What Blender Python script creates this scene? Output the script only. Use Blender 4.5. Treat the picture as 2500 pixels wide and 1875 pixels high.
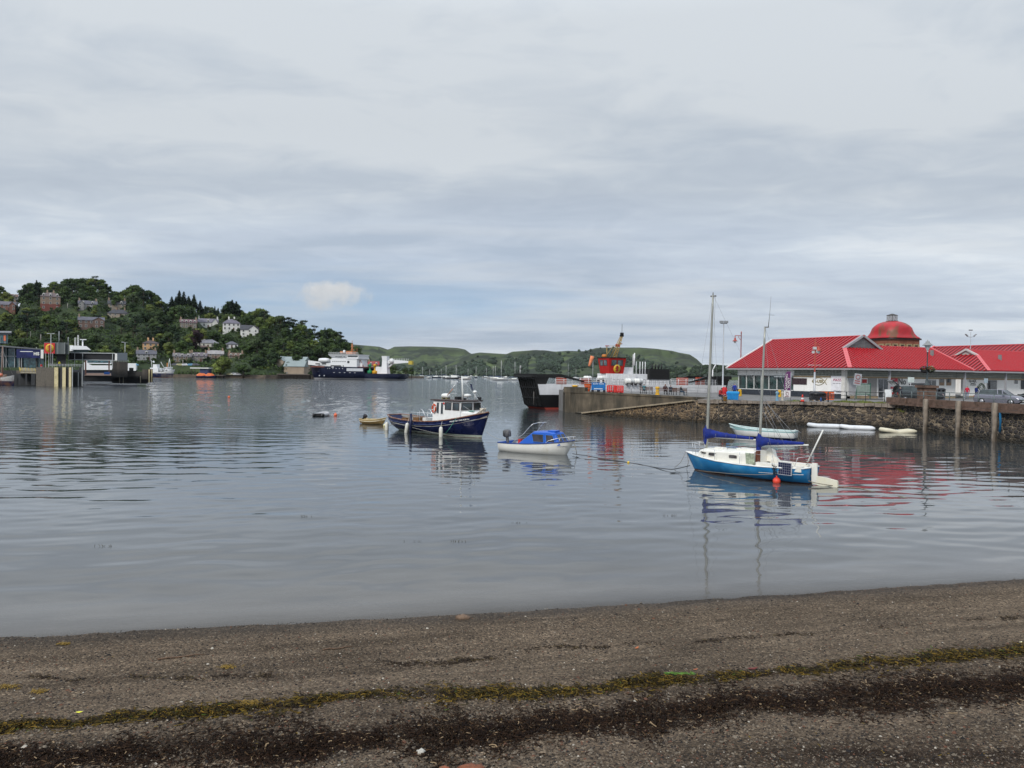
import bpy, math, random
import numpy as np
from mathutils import Vector, Matrix
for o_ in list(bpy.data.objects): bpy.data.objects.remove(o_)
SC = bpy.context.scene
COL = SC.collection
R = math.radians
# ---------------------------------------------------------------- camera
F = 1850.0; CH = 5.0
camd = bpy.data.cameras.new('camera'); cam = bpy.data.objects.new('camera', camd); COL.objects.link(cam)
camd.sensor_width = 36.0; camd.lens = 36.0*F/2500.0
camd.clip_start = 0.1; camd.clip_end = 30000
CM = Matrix.Rotation(math.pi/2-math.atan(25.5/F), 3, 'X') @ Matrix.Rotation(0.0135, 3, 'Z')
cam.matrix_world = Matrix.Translation((0, 0, CH)) @ CM.to_4x4()
SC.camera = cam
# ---------------------------------------------------------------- sky
SUN_EL, SUN_AZ = R(38), R(213)
W_ = bpy.data.worlds.new("World"); SC.world = W_; W_.use_nodes = True
class NT:
    """tiny node-tree writer"""
    def __init__(s, nt): s.nt = nt
    def n(s, typ, **kw):
        nd = s.nt.nodes.new(typ)
        for k, v in kw.items(): setattr(nd, k, v)
        return nd
    def set(s, sock, v):
        if isinstance(v, bpy.types.NodeSocket): s.nt.links.new(v, sock)
        elif v is not None: sock.default_value = v
    def math(s, op, a, b=None, c=None, clamp=False):
        nd = s.n('ShaderNodeMath', operation=op, use_clamp=clamp)
        s.set(nd.inputs[0], a)
        if b is not None: s.set(nd.inputs[1], b)
        if c is not None: s.set(nd.inputs[2], c)
        return nd.outputs[0]
    def vmath(s, op, a, b=None):
        nd = s.n('ShaderNodeVectorMath', operation=op); s.set(nd.inputs[0], a)
        if b is not None: s.set(nd.inputs[1], b)
        return nd.outputs[0]
    def noise(s, vec, scale, detail=3, rough=.5, dist=0.0):
        nd = s.n('ShaderNodeTexNoise'); s.set(nd.inputs['Vector'], vec)
        nd.inputs['Scale'].default_value = scale; nd.inputs['Detail'].default_value = detail
        nd.inputs['Roughness'].default_value = rough; nd.inputs['Distortion'].default_value = dist
        return nd.outputs['Fac']
    def ramp(s, fac, pts, interp='LINEAR'):
        nd = s.n('ShaderNodeValToRGB'); cr = nd.color_ramp; cr.interpolation = interp
        while len(cr.elements) < len(pts): cr.elements.new(0.5)
        for e, (p, c) in zip(cr.elements, pts):
            e.position = p; e.color = (c[0], c[1], c[2], 1) if hasattr(c, '__len__') else (c, c, c, 1)
        s.set(nd.inputs[0], fac); return nd.outputs[0]
    def mix(s, fac, a, b, mode='MIX'):
        nd = s.n('ShaderNodeMix', data_type='RGBA', blend_type=mode)
        s.set(nd.inputs[0], fac)
        for k, v in ((6, a), (7, b)):
            if not isinstance(v, bpy.types.NodeSocket) and v is not None: v = (v[0], v[1], v[2], 1)
            s.set(nd.inputs[k], v)
        return nd.outputs[2]
    def comb(s, x, y, z):
        nd = s.n('ShaderNodeCombineXYZ'); s.set(nd.inputs[0], x); s.set(nd.inputs[1], y); s.set(nd.inputs[2], z); return nd.outputs[0]
    def sep(s, v):
        nd = s.n('ShaderNodeSeparateXYZ'); s.set(nd.inputs[0], v); return nd.outputs
def sky_nodes():
    t = NT(W_.node_tree); W_.node_tree.nodes.clear()
    out = t.n('ShaderNodeOutputWorld'); bg = t.n('ShaderNodeBackground'); bg.inputs[1].default_value = 0.1
    sky = t.n('ShaderNodeTexSky', sky_type='NISHITA', sun_disc=False)
    sky.sun_elevation = SUN_EL; sky.sun_rotation = SUN_AZ; sky.air_density = 1.0; sky.dust_density = 1.5; sky.ozone_density = 2.0
    d = t.n('ShaderNodeTexCoord').outputs['Generated']
    x, y, z = t.sep(d)
    zc = t.math('MAXIMUM', z, 0.0)
    # cloud deck: direction projected on a plane overhead, so that bands flatten towards the horizon
    k = t.math('ADD', zc, 0.07)
    px = t.math('DIVIDE', x, k); py = t.math('DIVIDE', y, k)
    pv = t.comb(t.math('MULTIPLY', px, .55), py, 3.7)
    warp = t.noise(pv, .5, 2)
    pv2 = t.comb(t.math('ADD', t.math('MULTIPLY', px, .5), warp), t.math('ADD', py, t.math('MULTIPLY', warp, 1.6)), 1.3)
    big = t.noise(pv2, .42, 4, .45)
    fine = t.noise(pv2, 1.7, 5, .5)
    c = t.math('ADD', t.math('MULTIPLY', big, .8), t.math('MULTIPLY', fine, .2))
    mott = t.noise(t.comb(t.math('MULTIPLY', px, .8), py, 12.), 3.2, 4, .6, .6)
    c = t.math('ADD', c, t.math('MULTIPLY', t.math('SUBTRACT', mott, .5), .27))
    cloud = t.ramp(c, [(.36, (4.0, 4.7, 5.65)), (.46, (4.7, 5.35, 6.25)), (.55, (5.35, 6.0, 6.8)), (.66, (6.7, 7.2, 7.7))])
    # cloud deck boosted overhead, out of view, as added fill light for the scene
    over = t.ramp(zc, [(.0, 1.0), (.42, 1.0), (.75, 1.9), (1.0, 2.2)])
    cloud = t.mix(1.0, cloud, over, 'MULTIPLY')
    el = t.math('DIVIDE', zc, t.math('MAXIMUM', y, .25))
    cloud = t.mix(1.0, cloud, t.ramp(t.math('ADD', el, t.math('MULTIPLY', t.math('SUBTRACT', big, .5), .12)), [(.0, 1.06), (.06, 1.04), (.13, 1.13), (.18, 1.12), (.25, .96), (.35, .94), (.43, .97), (.52, .99)]), 'MULTIPLY')
    # thin breaks low down, in the far distance, to blue sky
    ya = t.math('MAXIMUM', y, .05)
    u = t.math('DIVIDE', x, ya); v = t.math('DIVIDE', zc, ya)
    brk = t.noise(t.comb(t.math('MULTIPLY', u, 2.2), t.math('MULTIPLY', v, 16.), 5.1), 1.0, 3, .55, .3)
    du = t.math('ABSOLUTE', t.math('ADD', u, .22)); 
    side = t.ramp(du, [(.0, 1.0), (.16, .9), (.42, .0)])
    low = t.ramp(v, [(.0, .35), (.04, .75), (.09, .9), (.13, .3), (.17, .0)])
    m = t.math('MULTIPLY', t.ramp(brk, [(.40, 0.), (.56, 1.)]), t.math('MULTIPLY', side, low))
    blue = t.mix(.55, sky.outputs[0], (3.3, 5.2, 8.2))
    col = t.mix(t.math('MULTIPLY', m, .85), cloud, blue)
    # streaks of brighter cirrus near the horizon
    st = t.noise(t.comb(t.math('MULTIPLY', u, 2.6), t.math('MULTIPLY', v, 30.), 9.), 1.0, 4, .55, .4)
    lowm = t.ramp(v, [(.0, .6), (.1, 1.), (.25, 0.)])
    col = t.mix(t.math('MULTIPLY', t.ramp(st, [(.5, 0.), (.68, .55)]), lowm), col, (6.6, 6.95, 7.3))
    # one low cumulus
    cu = t.math('ADD', u, .241); cv = t.math('SUBTRACT', v, .098)
    n1 = t.noise(t.comb(u, v, .5), 30., 5, .6, .3); n2 = t.noise(t.comb(u, v, 7.5), 60., 3, .6)
    e = t.math('ADD', t.math('POWER', t.math('DIVIDE', cu, .062), 2.0), t.math('POWER', t.math('DIVIDE', cv, .027), 2.0))
    e = t.math('SUBTRACT', t.math('SUBTRACT', 2.0, e), t.math('MULTIPLY', t.math('SUBTRACT', 1.0, n1), 2.3))
    cm = t.math('MULTIPLY', t.ramp(e, [(.0, 0.), (.9, 1.)], 'EASE'), t.math('GREATER_THAN', y, 0.0))
    shade = t.math('ADD', t.math('MULTIPLY', cv, 16.), t.math('MULTIPLY', n2, .9))
    ccol = t.ramp(shade, [(.05, (5.5, 5.7, 5.9)), (.5, (6.5, 6.55, 6.55)), (.95, (7.6, 7.55, 7.4))])
    col = t.mix(t.math('MULTIPLY', cm, .8), col, ccol)
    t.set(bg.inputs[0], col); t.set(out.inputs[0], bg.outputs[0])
sky_nodes()
# ---------------------------------------------------------------- sun behind the overcast
sd = bpy.data.lights.new('sun', 'SUN'); sun = bpy.data.objects.new('sun', sd); COL.objects.link(sun)
sd.energy = 2.3; sd.angle = R(12); sd.color = (1.0, .955, .89)
sdir = Vector((math.sin(SUN_AZ)*math.cos(SUN_EL), math.cos(SUN_AZ)*math.cos(SUN_EL), math.sin(SUN_EL)))
sun.rotation_euler = sdir.to_track_quat('Z', 'Y').to_euler()
SC.view_settings.view_transform = 'Standard'; SC.view_settings.look = 'None'
SC.view_settings.gamma = 1.0; SC.view_settings.exposure = 0.0; SC.view_settings.use_curve_mapping = False
# ---------------------------------------------------------------- places
def ray(px, py): return CM @ Vector(((px-1250)/F, (937.5-py)/F, -1.0))
def P(px, py, Y):
    """world point that stands at distance Y along the view of photograph pixel px, py"""
    d = ray(px, py); return Vector((0, 0, CH)) + d*(Y/d.y)
def G(px, py, z=0.0):
    """point of the level z seen at a photograph pixel"""
    d = ray(px, py); return Vector((0, 0, CH)) + d*((z-CH)/d.z)
def X_(px, Y): return (px-1250)/F*Y + (.0135*.0 )
# ---------------------------------------------------------------- materials
MATS = {}
def mat(name, col, rough=.6, metal=0., var=.12, scale=3., bump=0., bscale=20., spec=.35, coat=0., dirt=None, dscale=1.5, dlo=.5, dhi=.7, detail=4, streak=False, zones=None, alpha=None):
    if name in MATS: return MATS[name]
    m = bpy.data.materials.new(name); m.use_nodes = True; t = NT(m.node_tree)
    b = m.node_tree.nodes['Principled BSDF']
    co = t.n('ShaderNodeTexCoord').outputs['Object']
    if zones:     # paint zones by height of the object: [(z, colour), ...] from the bottom up
        z = t.sep(co)[2]
        c = t.mix(0., zones[0][1], zones[0][1])
        for zz, cc in zones[1:]: c = t.mix(t.math('GREATER_THAN', z, zz), c, cc)
    else: c = col
    n = t.noise(co, scale, detail)
    fac = t.ramp(n, [(.3, 1-var), (.7, 1+var)] if var < 1 else [(.3, 0), (.7, 2)])
    c = t.mix(1.0, c, fac, 'MULTIPLY')
    if dirt is not None:
        dv = co
        if streak:
            x, y, z = t.sep(co); dv = t.comb(x, y, t.math('MULTIPLY', z, .15))
        dn = t.noise(dv, dscale, 5, .6)
        c = t.mix(t.ramp(dn, [(dlo, 0), (dhi, .9)]), c, dirt)
    t.set(b.inputs['Base Color'], c)
    rn = t.ramp(n, [(.3, max(0, rough-.08)), (.7, min(1, rough+.08))]); t.set(b.inputs['Roughness'], rn)
    b.inputs['Metallic'].default_value = metal; b.inputs['Specular IOR Level'].default_value = spec
    if coat: b.inputs['Coat Weight'].default_value = coat; b.inputs['Coat Roughness'].default_value = .1
    if bump:
        bn = t.n('ShaderNodeBump'); bn.inputs['Strength'].default_value = min(1, bump*1.0); bn.inputs['Distance'].default_value = .03
        t.set(bn.inputs['Height'], t.noise(co, bscale, 5, .6)); t.set(b.inputs['Normal'], bn.outputs[0])
    MATS[name] = m; return m
def glass(name='window_glass', col=(.02, .03, .035), rough=.06):
    if name in MATS: return MATS[name]
    m = bpy.data.materials.new(name); m.use_nodes = True; t = NT(m.node_tree); b = m.node_tree.nodes['Principled BSDF']
    co = t.n('ShaderNodeTexCoord').outputs['Object']
    t.set(b.inputs['Base Color'], t.mix(1., col, t.ramp(t.noise(co, 1.3, 2), [(.35, .5), (.65, 1.7)]), 'MULTIPLY'))
    b.inputs['Roughness'].default_value = rough; b.inputs['Specular IOR Level'].default_value = .8
    bn = t.n('ShaderNodeBump'); bn.inputs['Strength'].default_value = .15; bn.inputs['Distance'].default_value = .05
    t.set(bn.inputs['Height'], t.noise(co, .9, 1)); t.set(b.inputs['Normal'], bn.outputs[0])
    MATS[name] = m; return m
# ---------------------------------------------------------------- meshes
class MB:
    def __init__(s): s.v = []; s.f = []; s.m = []; s.smooth = []
    def add(s, vs, fs, mi=0, sm=False, M=None):
        b = len(s.v)
        for p in vs:
            p = Vector(p)
            if M is not None: p = M @ p
            s.v.append(tuple(p))
        for f in fs: s.f.append(tuple(i+b for i in f)); s.m.append(mi); s.smooth.append(sm)
        return s
    def box(s, x0, x1, y0, y1, z0, z1, mi=0, M=None, bev=0.0):
        if bev > 0:
            b_ = bev; lo = [(x0+b_, y0), (x1-b_, y0), (x1, y0+b_), (x1, y1-b_), (x1-b_, y1), (x0+b_, y1), (x0, y1-b_), (x0, y0+b_)]
            return s.prism(lo, z0, z1, mi, M)
        vs = [(x0, y0, z0), (x1, y0, z0), (x1, y1, z0), (x0, y1, z0), (x0, y0, z1), (x1, y0, z1), (x1, y1, z1), (x0, y1, z1)]
        return s.add(vs, [(0, 3, 2, 1), (4, 5, 6, 7), (0, 1, 5, 4), (1, 2, 6, 5), (2, 3, 7, 6), (3, 0, 4, 7)], mi, False, M)
    def prism(s, poly, z0, z1, mi=0, M=None):
        n = len(poly); vs = [(x, y, z0) for x, y in poly]+[(x, y, z1) for x, y in poly]
        return s.add(vs, [tuple(range(n))[::-1], tuple(range(n, 2*n))]+[(i, (i+1) % n, n+(i+1) % n, n+i) for i in range(n)], mi, False, M)
    def extr(s, poly, y0, y1, mi=0, M=None):
        """polygon in x,z extruded along y"""
        n = len(poly); vs = [(x, y0, z) for x, z in poly]+[(x, y1, z) for x, z in poly]
        return s.add(vs, [tuple(range(n)), tuple(range(n, 2*n))[::-1]]+[(i, n+i, n+(i+1) % n, (i+1) % n) for i in range(n)], mi, False, M)
    def tube(s, pts, r, n=6, mi=0, M=None, close=False, sm=True):
        pts = [Vector(p) for p in pts]; rs = r if hasattr(r, '__len__') else [r]*len(pts)
        L = len(pts); vs = []; fs = []
        ref = Vector((0, 0, 1))
        for i, p in enumerate(pts):
            a = pts[(i-1) % L] if (close or i > 0) else p; c = pts[(i+1) % L] if (close or i < L-1) else p
            d = (c-a); d = d.normalized() if d.length > 1e-9 else Vector((0, 0, 1))
            e = ref if abs(d.dot(ref)) < .9 else Vector((1, 0, 0))
            u = d.cross(e).normalized(); w = u.cross(d)
            for k in range(n):
                t = 2*math.pi*k/n; vs.append(p+(u*math.cos(t)+w*math.sin(t))*rs[i])
        for i in range(L if close else L-1):
            j = (i+1) % L
            for k in range(n): fs.append((i*n+k, j*n+k, j*n+(k+1) % n, i*n+(k+1) % n))
        if not close: fs += [tuple(range(n)), tuple(range((L-1)*n, L*n))[::-1]]
        return s.add(vs, fs, mi, sm, M)
    def bar(s, p, q, r, n=6, mi=0, M=None): return s.tube([p, q], r, n, mi, M)
    def beam(s, p, q, w, h, mi=0, M=None):
        p = Vector(p); q = Vector(q); d = (q-p).normalized(); e = Vector((0, 0, 1)) if abs(d.z) < .95 else Vector((1, 0, 0))
        u = d.cross(e).normalized()*w/2; t = u.normalized().cross(d)*h/2
        vs = [p-u-t, p+u-t, p+u+t, p-u+t, q-u-t, q+u-t, q+u+t, q-u+t]
        return s.add(vs, [(0, 1, 2, 3), (7, 6, 5, 4), (0, 4, 5, 1), (1, 5, 6, 2), (2, 6, 7, 3), (3, 7, 4, 0)], mi, False, M)
    def lathe(s, prof, n=16, mi=0, M=None, c=(0, 0, 0), sm=True, a0=0.):
        vs = []; fs = []
        for r, z in prof:
            for k in range(n):
                t = 2*math.pi*k/n+a0; vs.append((c[0]+r*math.cos(t), c[1]+r*math.sin(t), c[2]+z))
        for i in range(len(prof)-1):
            for k in range(n): fs.append((i*n+k, i*n+(k+1) % n, (i+1)*n+(k+1) % n, (i+1)*n+k))
        fs += [tuple(range(n))[::-1], tuple(range((len(prof)-1)*n, len(prof)*n))]
        return s.add(vs, fs, mi, sm, M)
    def ball(s, c, r, mi=0, n=10, sq=(1, 1, 1), M=None):
        k = 6; pr = [(max(1e-3, r*math.sin(math.pi*i/k)), -r*math.cos(math.pi*i/k)) for i in range(k+1)]
        m = Matrix.Translation(c) @ Matrix.Diagonal((sq[0], sq[1], sq[2], 1))
        return s.lathe(pr, n, mi, (M @ m) if M is not None else m)
    def loft(s, secs, mi=0, M=None, cap=True, sm=True, close=False):
        n = len(secs[0]); vs = [p for sec in secs for p in sec]; fs = []
        for i in range(len(secs)-1):
            for k in range(n if close else n-1): fs.append((i*n+k, i*n+(k+1) % n, (i+1)*n+(k+1) % n, (i+1)*n+k))
        if cap: fs += [tuple(range(n))[::-1], tuple(range((len(secs)-1)*n, len(secs)*n))]
        return s.add(vs, fs, mi, sm, M)
    def quad(s, a, b, c, d, mi=0, M=None): return s.add([a, b, c, d], [(0, 1, 2, 3)], mi, False, M)
    def build(s, name, mats, parent=None, M=None, label=None):
        me = bpy.data.meshes.new(name)
        me.from_pydata(s.v, [], s.f)
        if not isinstance(mats, (list, tuple)): mats = [mats]
        for m in mats: me.materials.append(m)
        me.polygons.foreach_set('material_index', s.m); me.polygons.foreach_set('use_smooth', s.smooth)
        me.update()
        o = bpy.data.objects.new(name, me); COL.objects.link(o)
        if parent is not None: o.parent = parent
        if M is not None: o.matrix_basis = M
        if label: o['label'] = label
        return o
def frame(loc, rz=0.): return Matrix.Translation(loc) @ Matrix.Rotation(rz, 4, 'Z')
def tag(o, label=None, cat=None, group=None, kind=None):
    for k, v in (('label', label), ('category', cat), ('group', group), ('kind', kind)):
        if v: o[k] = v
    return o
def thing(name, loc, rz, label, cat, group=None):
    o = bpy.data.objects.new(name, None); COL.objects.link(o); o.empty_display_size = .3
    o.location = loc; o.rotation_euler = (0, 0, rz)
    return tag(o, label, cat, group)
def dup(o, loc=None, rz=None, label=None, sc=None, parent=None, group=None):
    c = o.copy(); COL.objects.link(c)
    if parent is not None: c.parent = parent
    if loc is not None: c.location = loc
    if rz is not None: c.rotation_euler = (0, 0, rz)
    if sc is not None: c.scale = (sc, sc, sc) if not hasattr(sc, '__len__') else sc
    if label: c['label'] = label
    if group: c['group'] = group
    for ch in [h for h in CHILD.get(o.name, [])]: dup(ch, parent=c)
    return c
CHILD = {}
def index_children(*roots):
    for o in bpy.data.objects:
        if o.parent is not None:
            l = CHILD.setdefault(o.parent.name, [])
            if o not in l: l.append(o)
def hull(secs, M=None, n=9, mi=0, deck=True):
    """secs: (x, half beam, z keel, z sheer, fullness) from stern to bow; one smooth shell"""
    mb = MB(); S = []
    for x, b, zk, zs, p in secs:
        xr = x if hasattr(x, '__len__') else (x, x)      # x at keel, x at sheer
        row = []
        for side in (-1, 1):
            rng = range(n) if side < 0 else range(n-2, -1, -1)
            for k in rng:
                t = 1-k/(n-1)        # 1 at the sheer, 0 at the keel
                w = b*(1-(1-t)**p) if t > 0 else 0.
                tz = t
                row.append((xr[0]+(xr[1]-xr[0])*tz, side*w, zk+(zs-zk)*tz))
        S.append(row)
    mb.loft(S, mi, M, cap=True, sm=True)
    return mb
def text(body, size, name, m, parent=None, loc=(0, 0, 0), rot=(math.pi/2, 0, 0), ext=.004, align='CENTER', sx=1., shear=0., bold=0.0):
    cu = bpy.data.curves.new(name, 'FONT'); cu.body = body; cu.size = size; cu.align_x = align; cu.align_y = 'CENTER'
    cu.extrude = ext; cu.shear = shear; cu.offset = bold; cu.resolution_u = 3
    tmp = bpy.data.objects.new('tmp', cu); COL.objects.link(tmp)
    dg = bpy.context.evaluated_depsgraph_get(); me = bpy.data.meshes.new_from_object(tmp.evaluated_get(dg))
    bpy.data.objects.remove(tmp)
    me.name = name; me.materials.clear(); me.materials.append(m)
    o = bpy.data.objects.new(name, me); COL.objects.link(o)
    if parent is not None: o.parent = parent
    o.location = loc; o.rotation_euler = rot; o.scale = (sx, 1, 1)
    return o
def text_into(mb, body, size, mi, M, ext=.004, sx=1., align='CENTER', bold=0.0):
    cu = bpy.data.curves.new('t', 'FONT'); cu.body = body; cu.size = size; cu.align_x = align; cu.align_y = 'CENTER'; cu.extrude = ext
    cu.resolution_u = 3; cu.offset = bold
    tmp = bpy.data.objects.new('tmp', cu); COL.objects.link(tmp)
    me = bpy.data.meshes.new_from_object(tmp.evaluated_get(bpy.context.evaluated_depsgraph_get()))
    bpy.data.objects.remove(tmp)
    mb.add([(v.co.x*sx, -v.co.z, v.co.y) for v in me.vertices], [tuple(p.vertices)[::1] for p in me.polygons], mi, False, M)
def interp(x, pts):
    if x <= pts[0][0]: return pts[0][1]
    for (a, b), (c, d) in zip(pts, pts[1:]):
        if x <= c: return b+(d-b)*(x-a)/(c-a)
    return pts[-1][1]
def rough_noise(x, y, s=1.0, seed=0.):
    """cheap smooth value noise"""
    def h(i, j): v = math.sin(i*127.1+j*311.7+seed*74.7)*43758.5453; return v-math.floor(v)
    x *= s; y *= s; i, j = math.floor(x), math.floor(y); u, v = x-i, y-j; u = u*u*(3-2*u); v = v*v*(3-2*v)
    return (h(i, j)*(1-u)+h(i+1, j)*u)*(1-v)+(h(i, j+1)*(1-u)+h(i+1, j+1)*u)*v
def fbm(x, y, s=1., o=4, seed=0.):
    a = 0; k = .5
    for i in range(o): a += k*rough_noise(x, y, s, seed+i*3.1); s *= 2.03; k *= .5
    return a
def grid_mesh(xs, ys, zf, name, m, world=None, smooth=True):
    v = []; f = []; nx = len(xs); ny = len(ys)
    for j, b in enumerate(ys):
        for i, a in enumerate(xs): v.append(world(a, b) if world else (a, b, zf(a, b)))
    for j in range(ny-1):
        for i in range(nx-1): f.append((j*nx+i, j*nx+i+1, (j+1)*nx+i+1, (j+1)*nx+i))
    mb = MB(); mb.v = v; mb.f = f; mb.m = [0]*len(f); mb.smooth = [smooth]*len(f)
    return mb.build(name, m)
# ================================================================ beach and water
SHORE = [(-60, 3.0), (-9.4, 13.9), (0, 15.8), (12.9, 19.0), (60, 31.0)]
def beach_z(x, y):
    s = interp(x, SHORE)-y
    z = .075*s if s > 0 else .10*s
    if s > 0: z += .02*math.sin(s*1.7+x*.15)*min(1, s)
    z += (fbm(x, y, .9, 3)-.45)*.05*min(1, max(0, s)*.6)
    z += (fbm(x, y, 2.6, 2, 4.)-.38)*.022
    if s > 3.7: z += min(.09, (s-3.7)*.08)
    return max(z, -3.)
def on_beach(px, py):
    z = .3
    for _ in range(12): p = G(px, py, z); z = .5*z+.5*beach_z(p.x, p.y)
    return Vector((p.x, p.y, beach_z(p.x, p.y)))
def beach_material():
    m = bpy.data.materials.new('shingle'); m.use_nodes = True; t = NT(m.node_tree); b = m.node_tree.nodes['Principled BSDF']
    co = t.n('ShaderNodeTexCoord').outputs['Object']; x, y, z = t.sep(co)
    vo = t.n('ShaderNodeTexVoronoi'); vo.inputs['Scale'].default_value = 32.; t.set(vo.inputs['Vector'], co)
    vo2 = t.n('ShaderNodeTexVoronoi'); vo2.inputs['Scale'].default_value = 95.; t.set(vo2.inputs['Vector'], co)
    r1 = t.sep(vo.outputs['Color'])[0]; r2 = t.sep(vo2.outputs['Color'])[1]
    cr = t.ramp(r1, [(.0, (.035, .033, .031)), (.35, (.085, .08, .073)), (.6, (.13, .118, .105)), (.8, (.17, .15, .13)), (.95, (.22, .2, .17)), (.99, (.4, .37, .32))])
    cr2 = t.ramp(r2, [(.0, (.04, .036, .033)), (.5, (.11, .098, .086)), (.9, (.19, .165, .14))])
    c = t.mix(.35, cr, cr2); c = t.mix(1., c, (1., .83, .66), 'MULTIPLY')
    b.inputs['Specular IOR Level'].default_value = .06
    patch = t.noise(co, .55, 4)
    c = t.mix(1., c, t.ramp(patch, [(.3, .8), (.7, 1.2)]), 'MULTIPLY')
    sort = t.noise(t.comb(t.math('MULTIPLY', x, .13), t.math('MULTIPLY', t.math('SUBTRACT', y, t.math('MULTIPLY', x, .23)), 1.5), 3.), 1., 4, .6)
    c = t.mix(1., c, t.ramp(sort, [(.34, .66), (.5, 1.), (.66, 1.3)]), 'MULTIPLY')
    # wet stones at the water's edge are dark
    sh = t.n('ShaderNodeAttribute', attribute_name='wet').outputs['Fac']
    c = t.mix(t.math('MULTIPLY', sh, .65), c, t.mix(1., c, (.28, .28, .3), 'MULTIPLY'))
    wr = t.n('ShaderNodeAttribute', attribute_name='wrack').outputs['Fac']
    c = t.mix(t.math('MULTIPLY', wr, t.ramp(t.noise(co, 6., 5, .65), [(.32, 0), (.5, .95)])), c, (.016, .009, .006))
    t.set(b.inputs['Base Color'], c)
    t.set(b.inputs['Roughness'], t.math('SUBTRACT', .85, t.math('MULTIPLY', sh, .4)))
    bn = t.n('ShaderNodeBump'); bn.inputs['Strength'].default_value = 1.; bn.inputs['Distance'].default_value = .018
    h = t.math('SUBTRACT', 1., vo.outputs['Distance']); h = t.math('ADD', h, t.math('MULTIPLY', vo2.outputs['Distance'], -.35))
    t.set(bn.inputs['Height'], h); t.set(b.inputs['Normal'], bn.outputs[0])
    return m
WRACK1 = [(-60, 1782), (0, 1775), (200, 1766), (450, 1742), (700, 1722), (850, 1700), (1000, 1692), (1200, 1690), (1300, 1700), (1450, 1682), (1600, 1662), (1850, 1645), (2100, 1624), (2350, 1602), (2560, 1578)]
WRACK2 = [(-60, 1856), (300, 1846), (700, 1822), (1000, 1800), (1250, 1788), (1500, 1756), (1800, 1720), (2100, 1700), (2560, 1668)]
def wr_dist(x, y):
    """how much old dark wrack lies at a place (0..1)"""
    ray_y = 1250+F*x/y; v = 912+.0135*(ray_y-1250)+(CH-beach_z(x, y))/y*F
    rag = fbm(x, y, 2.2, 4, 8.)
    a = math.exp(-((v-interp(ray_y, WRACK2)-(rag-.45)*80)/32)**2)*(.3+1.3*rag)
    b = math.exp(-((v-interp(ray_y, WRACK1)-4)/11)**2)*.9
    c = (.5+1.*rag)*math.exp(-((ray_y-2250)/480)**2-((v-1855)/40)**2)
    return min(1, a+b+c)
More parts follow.
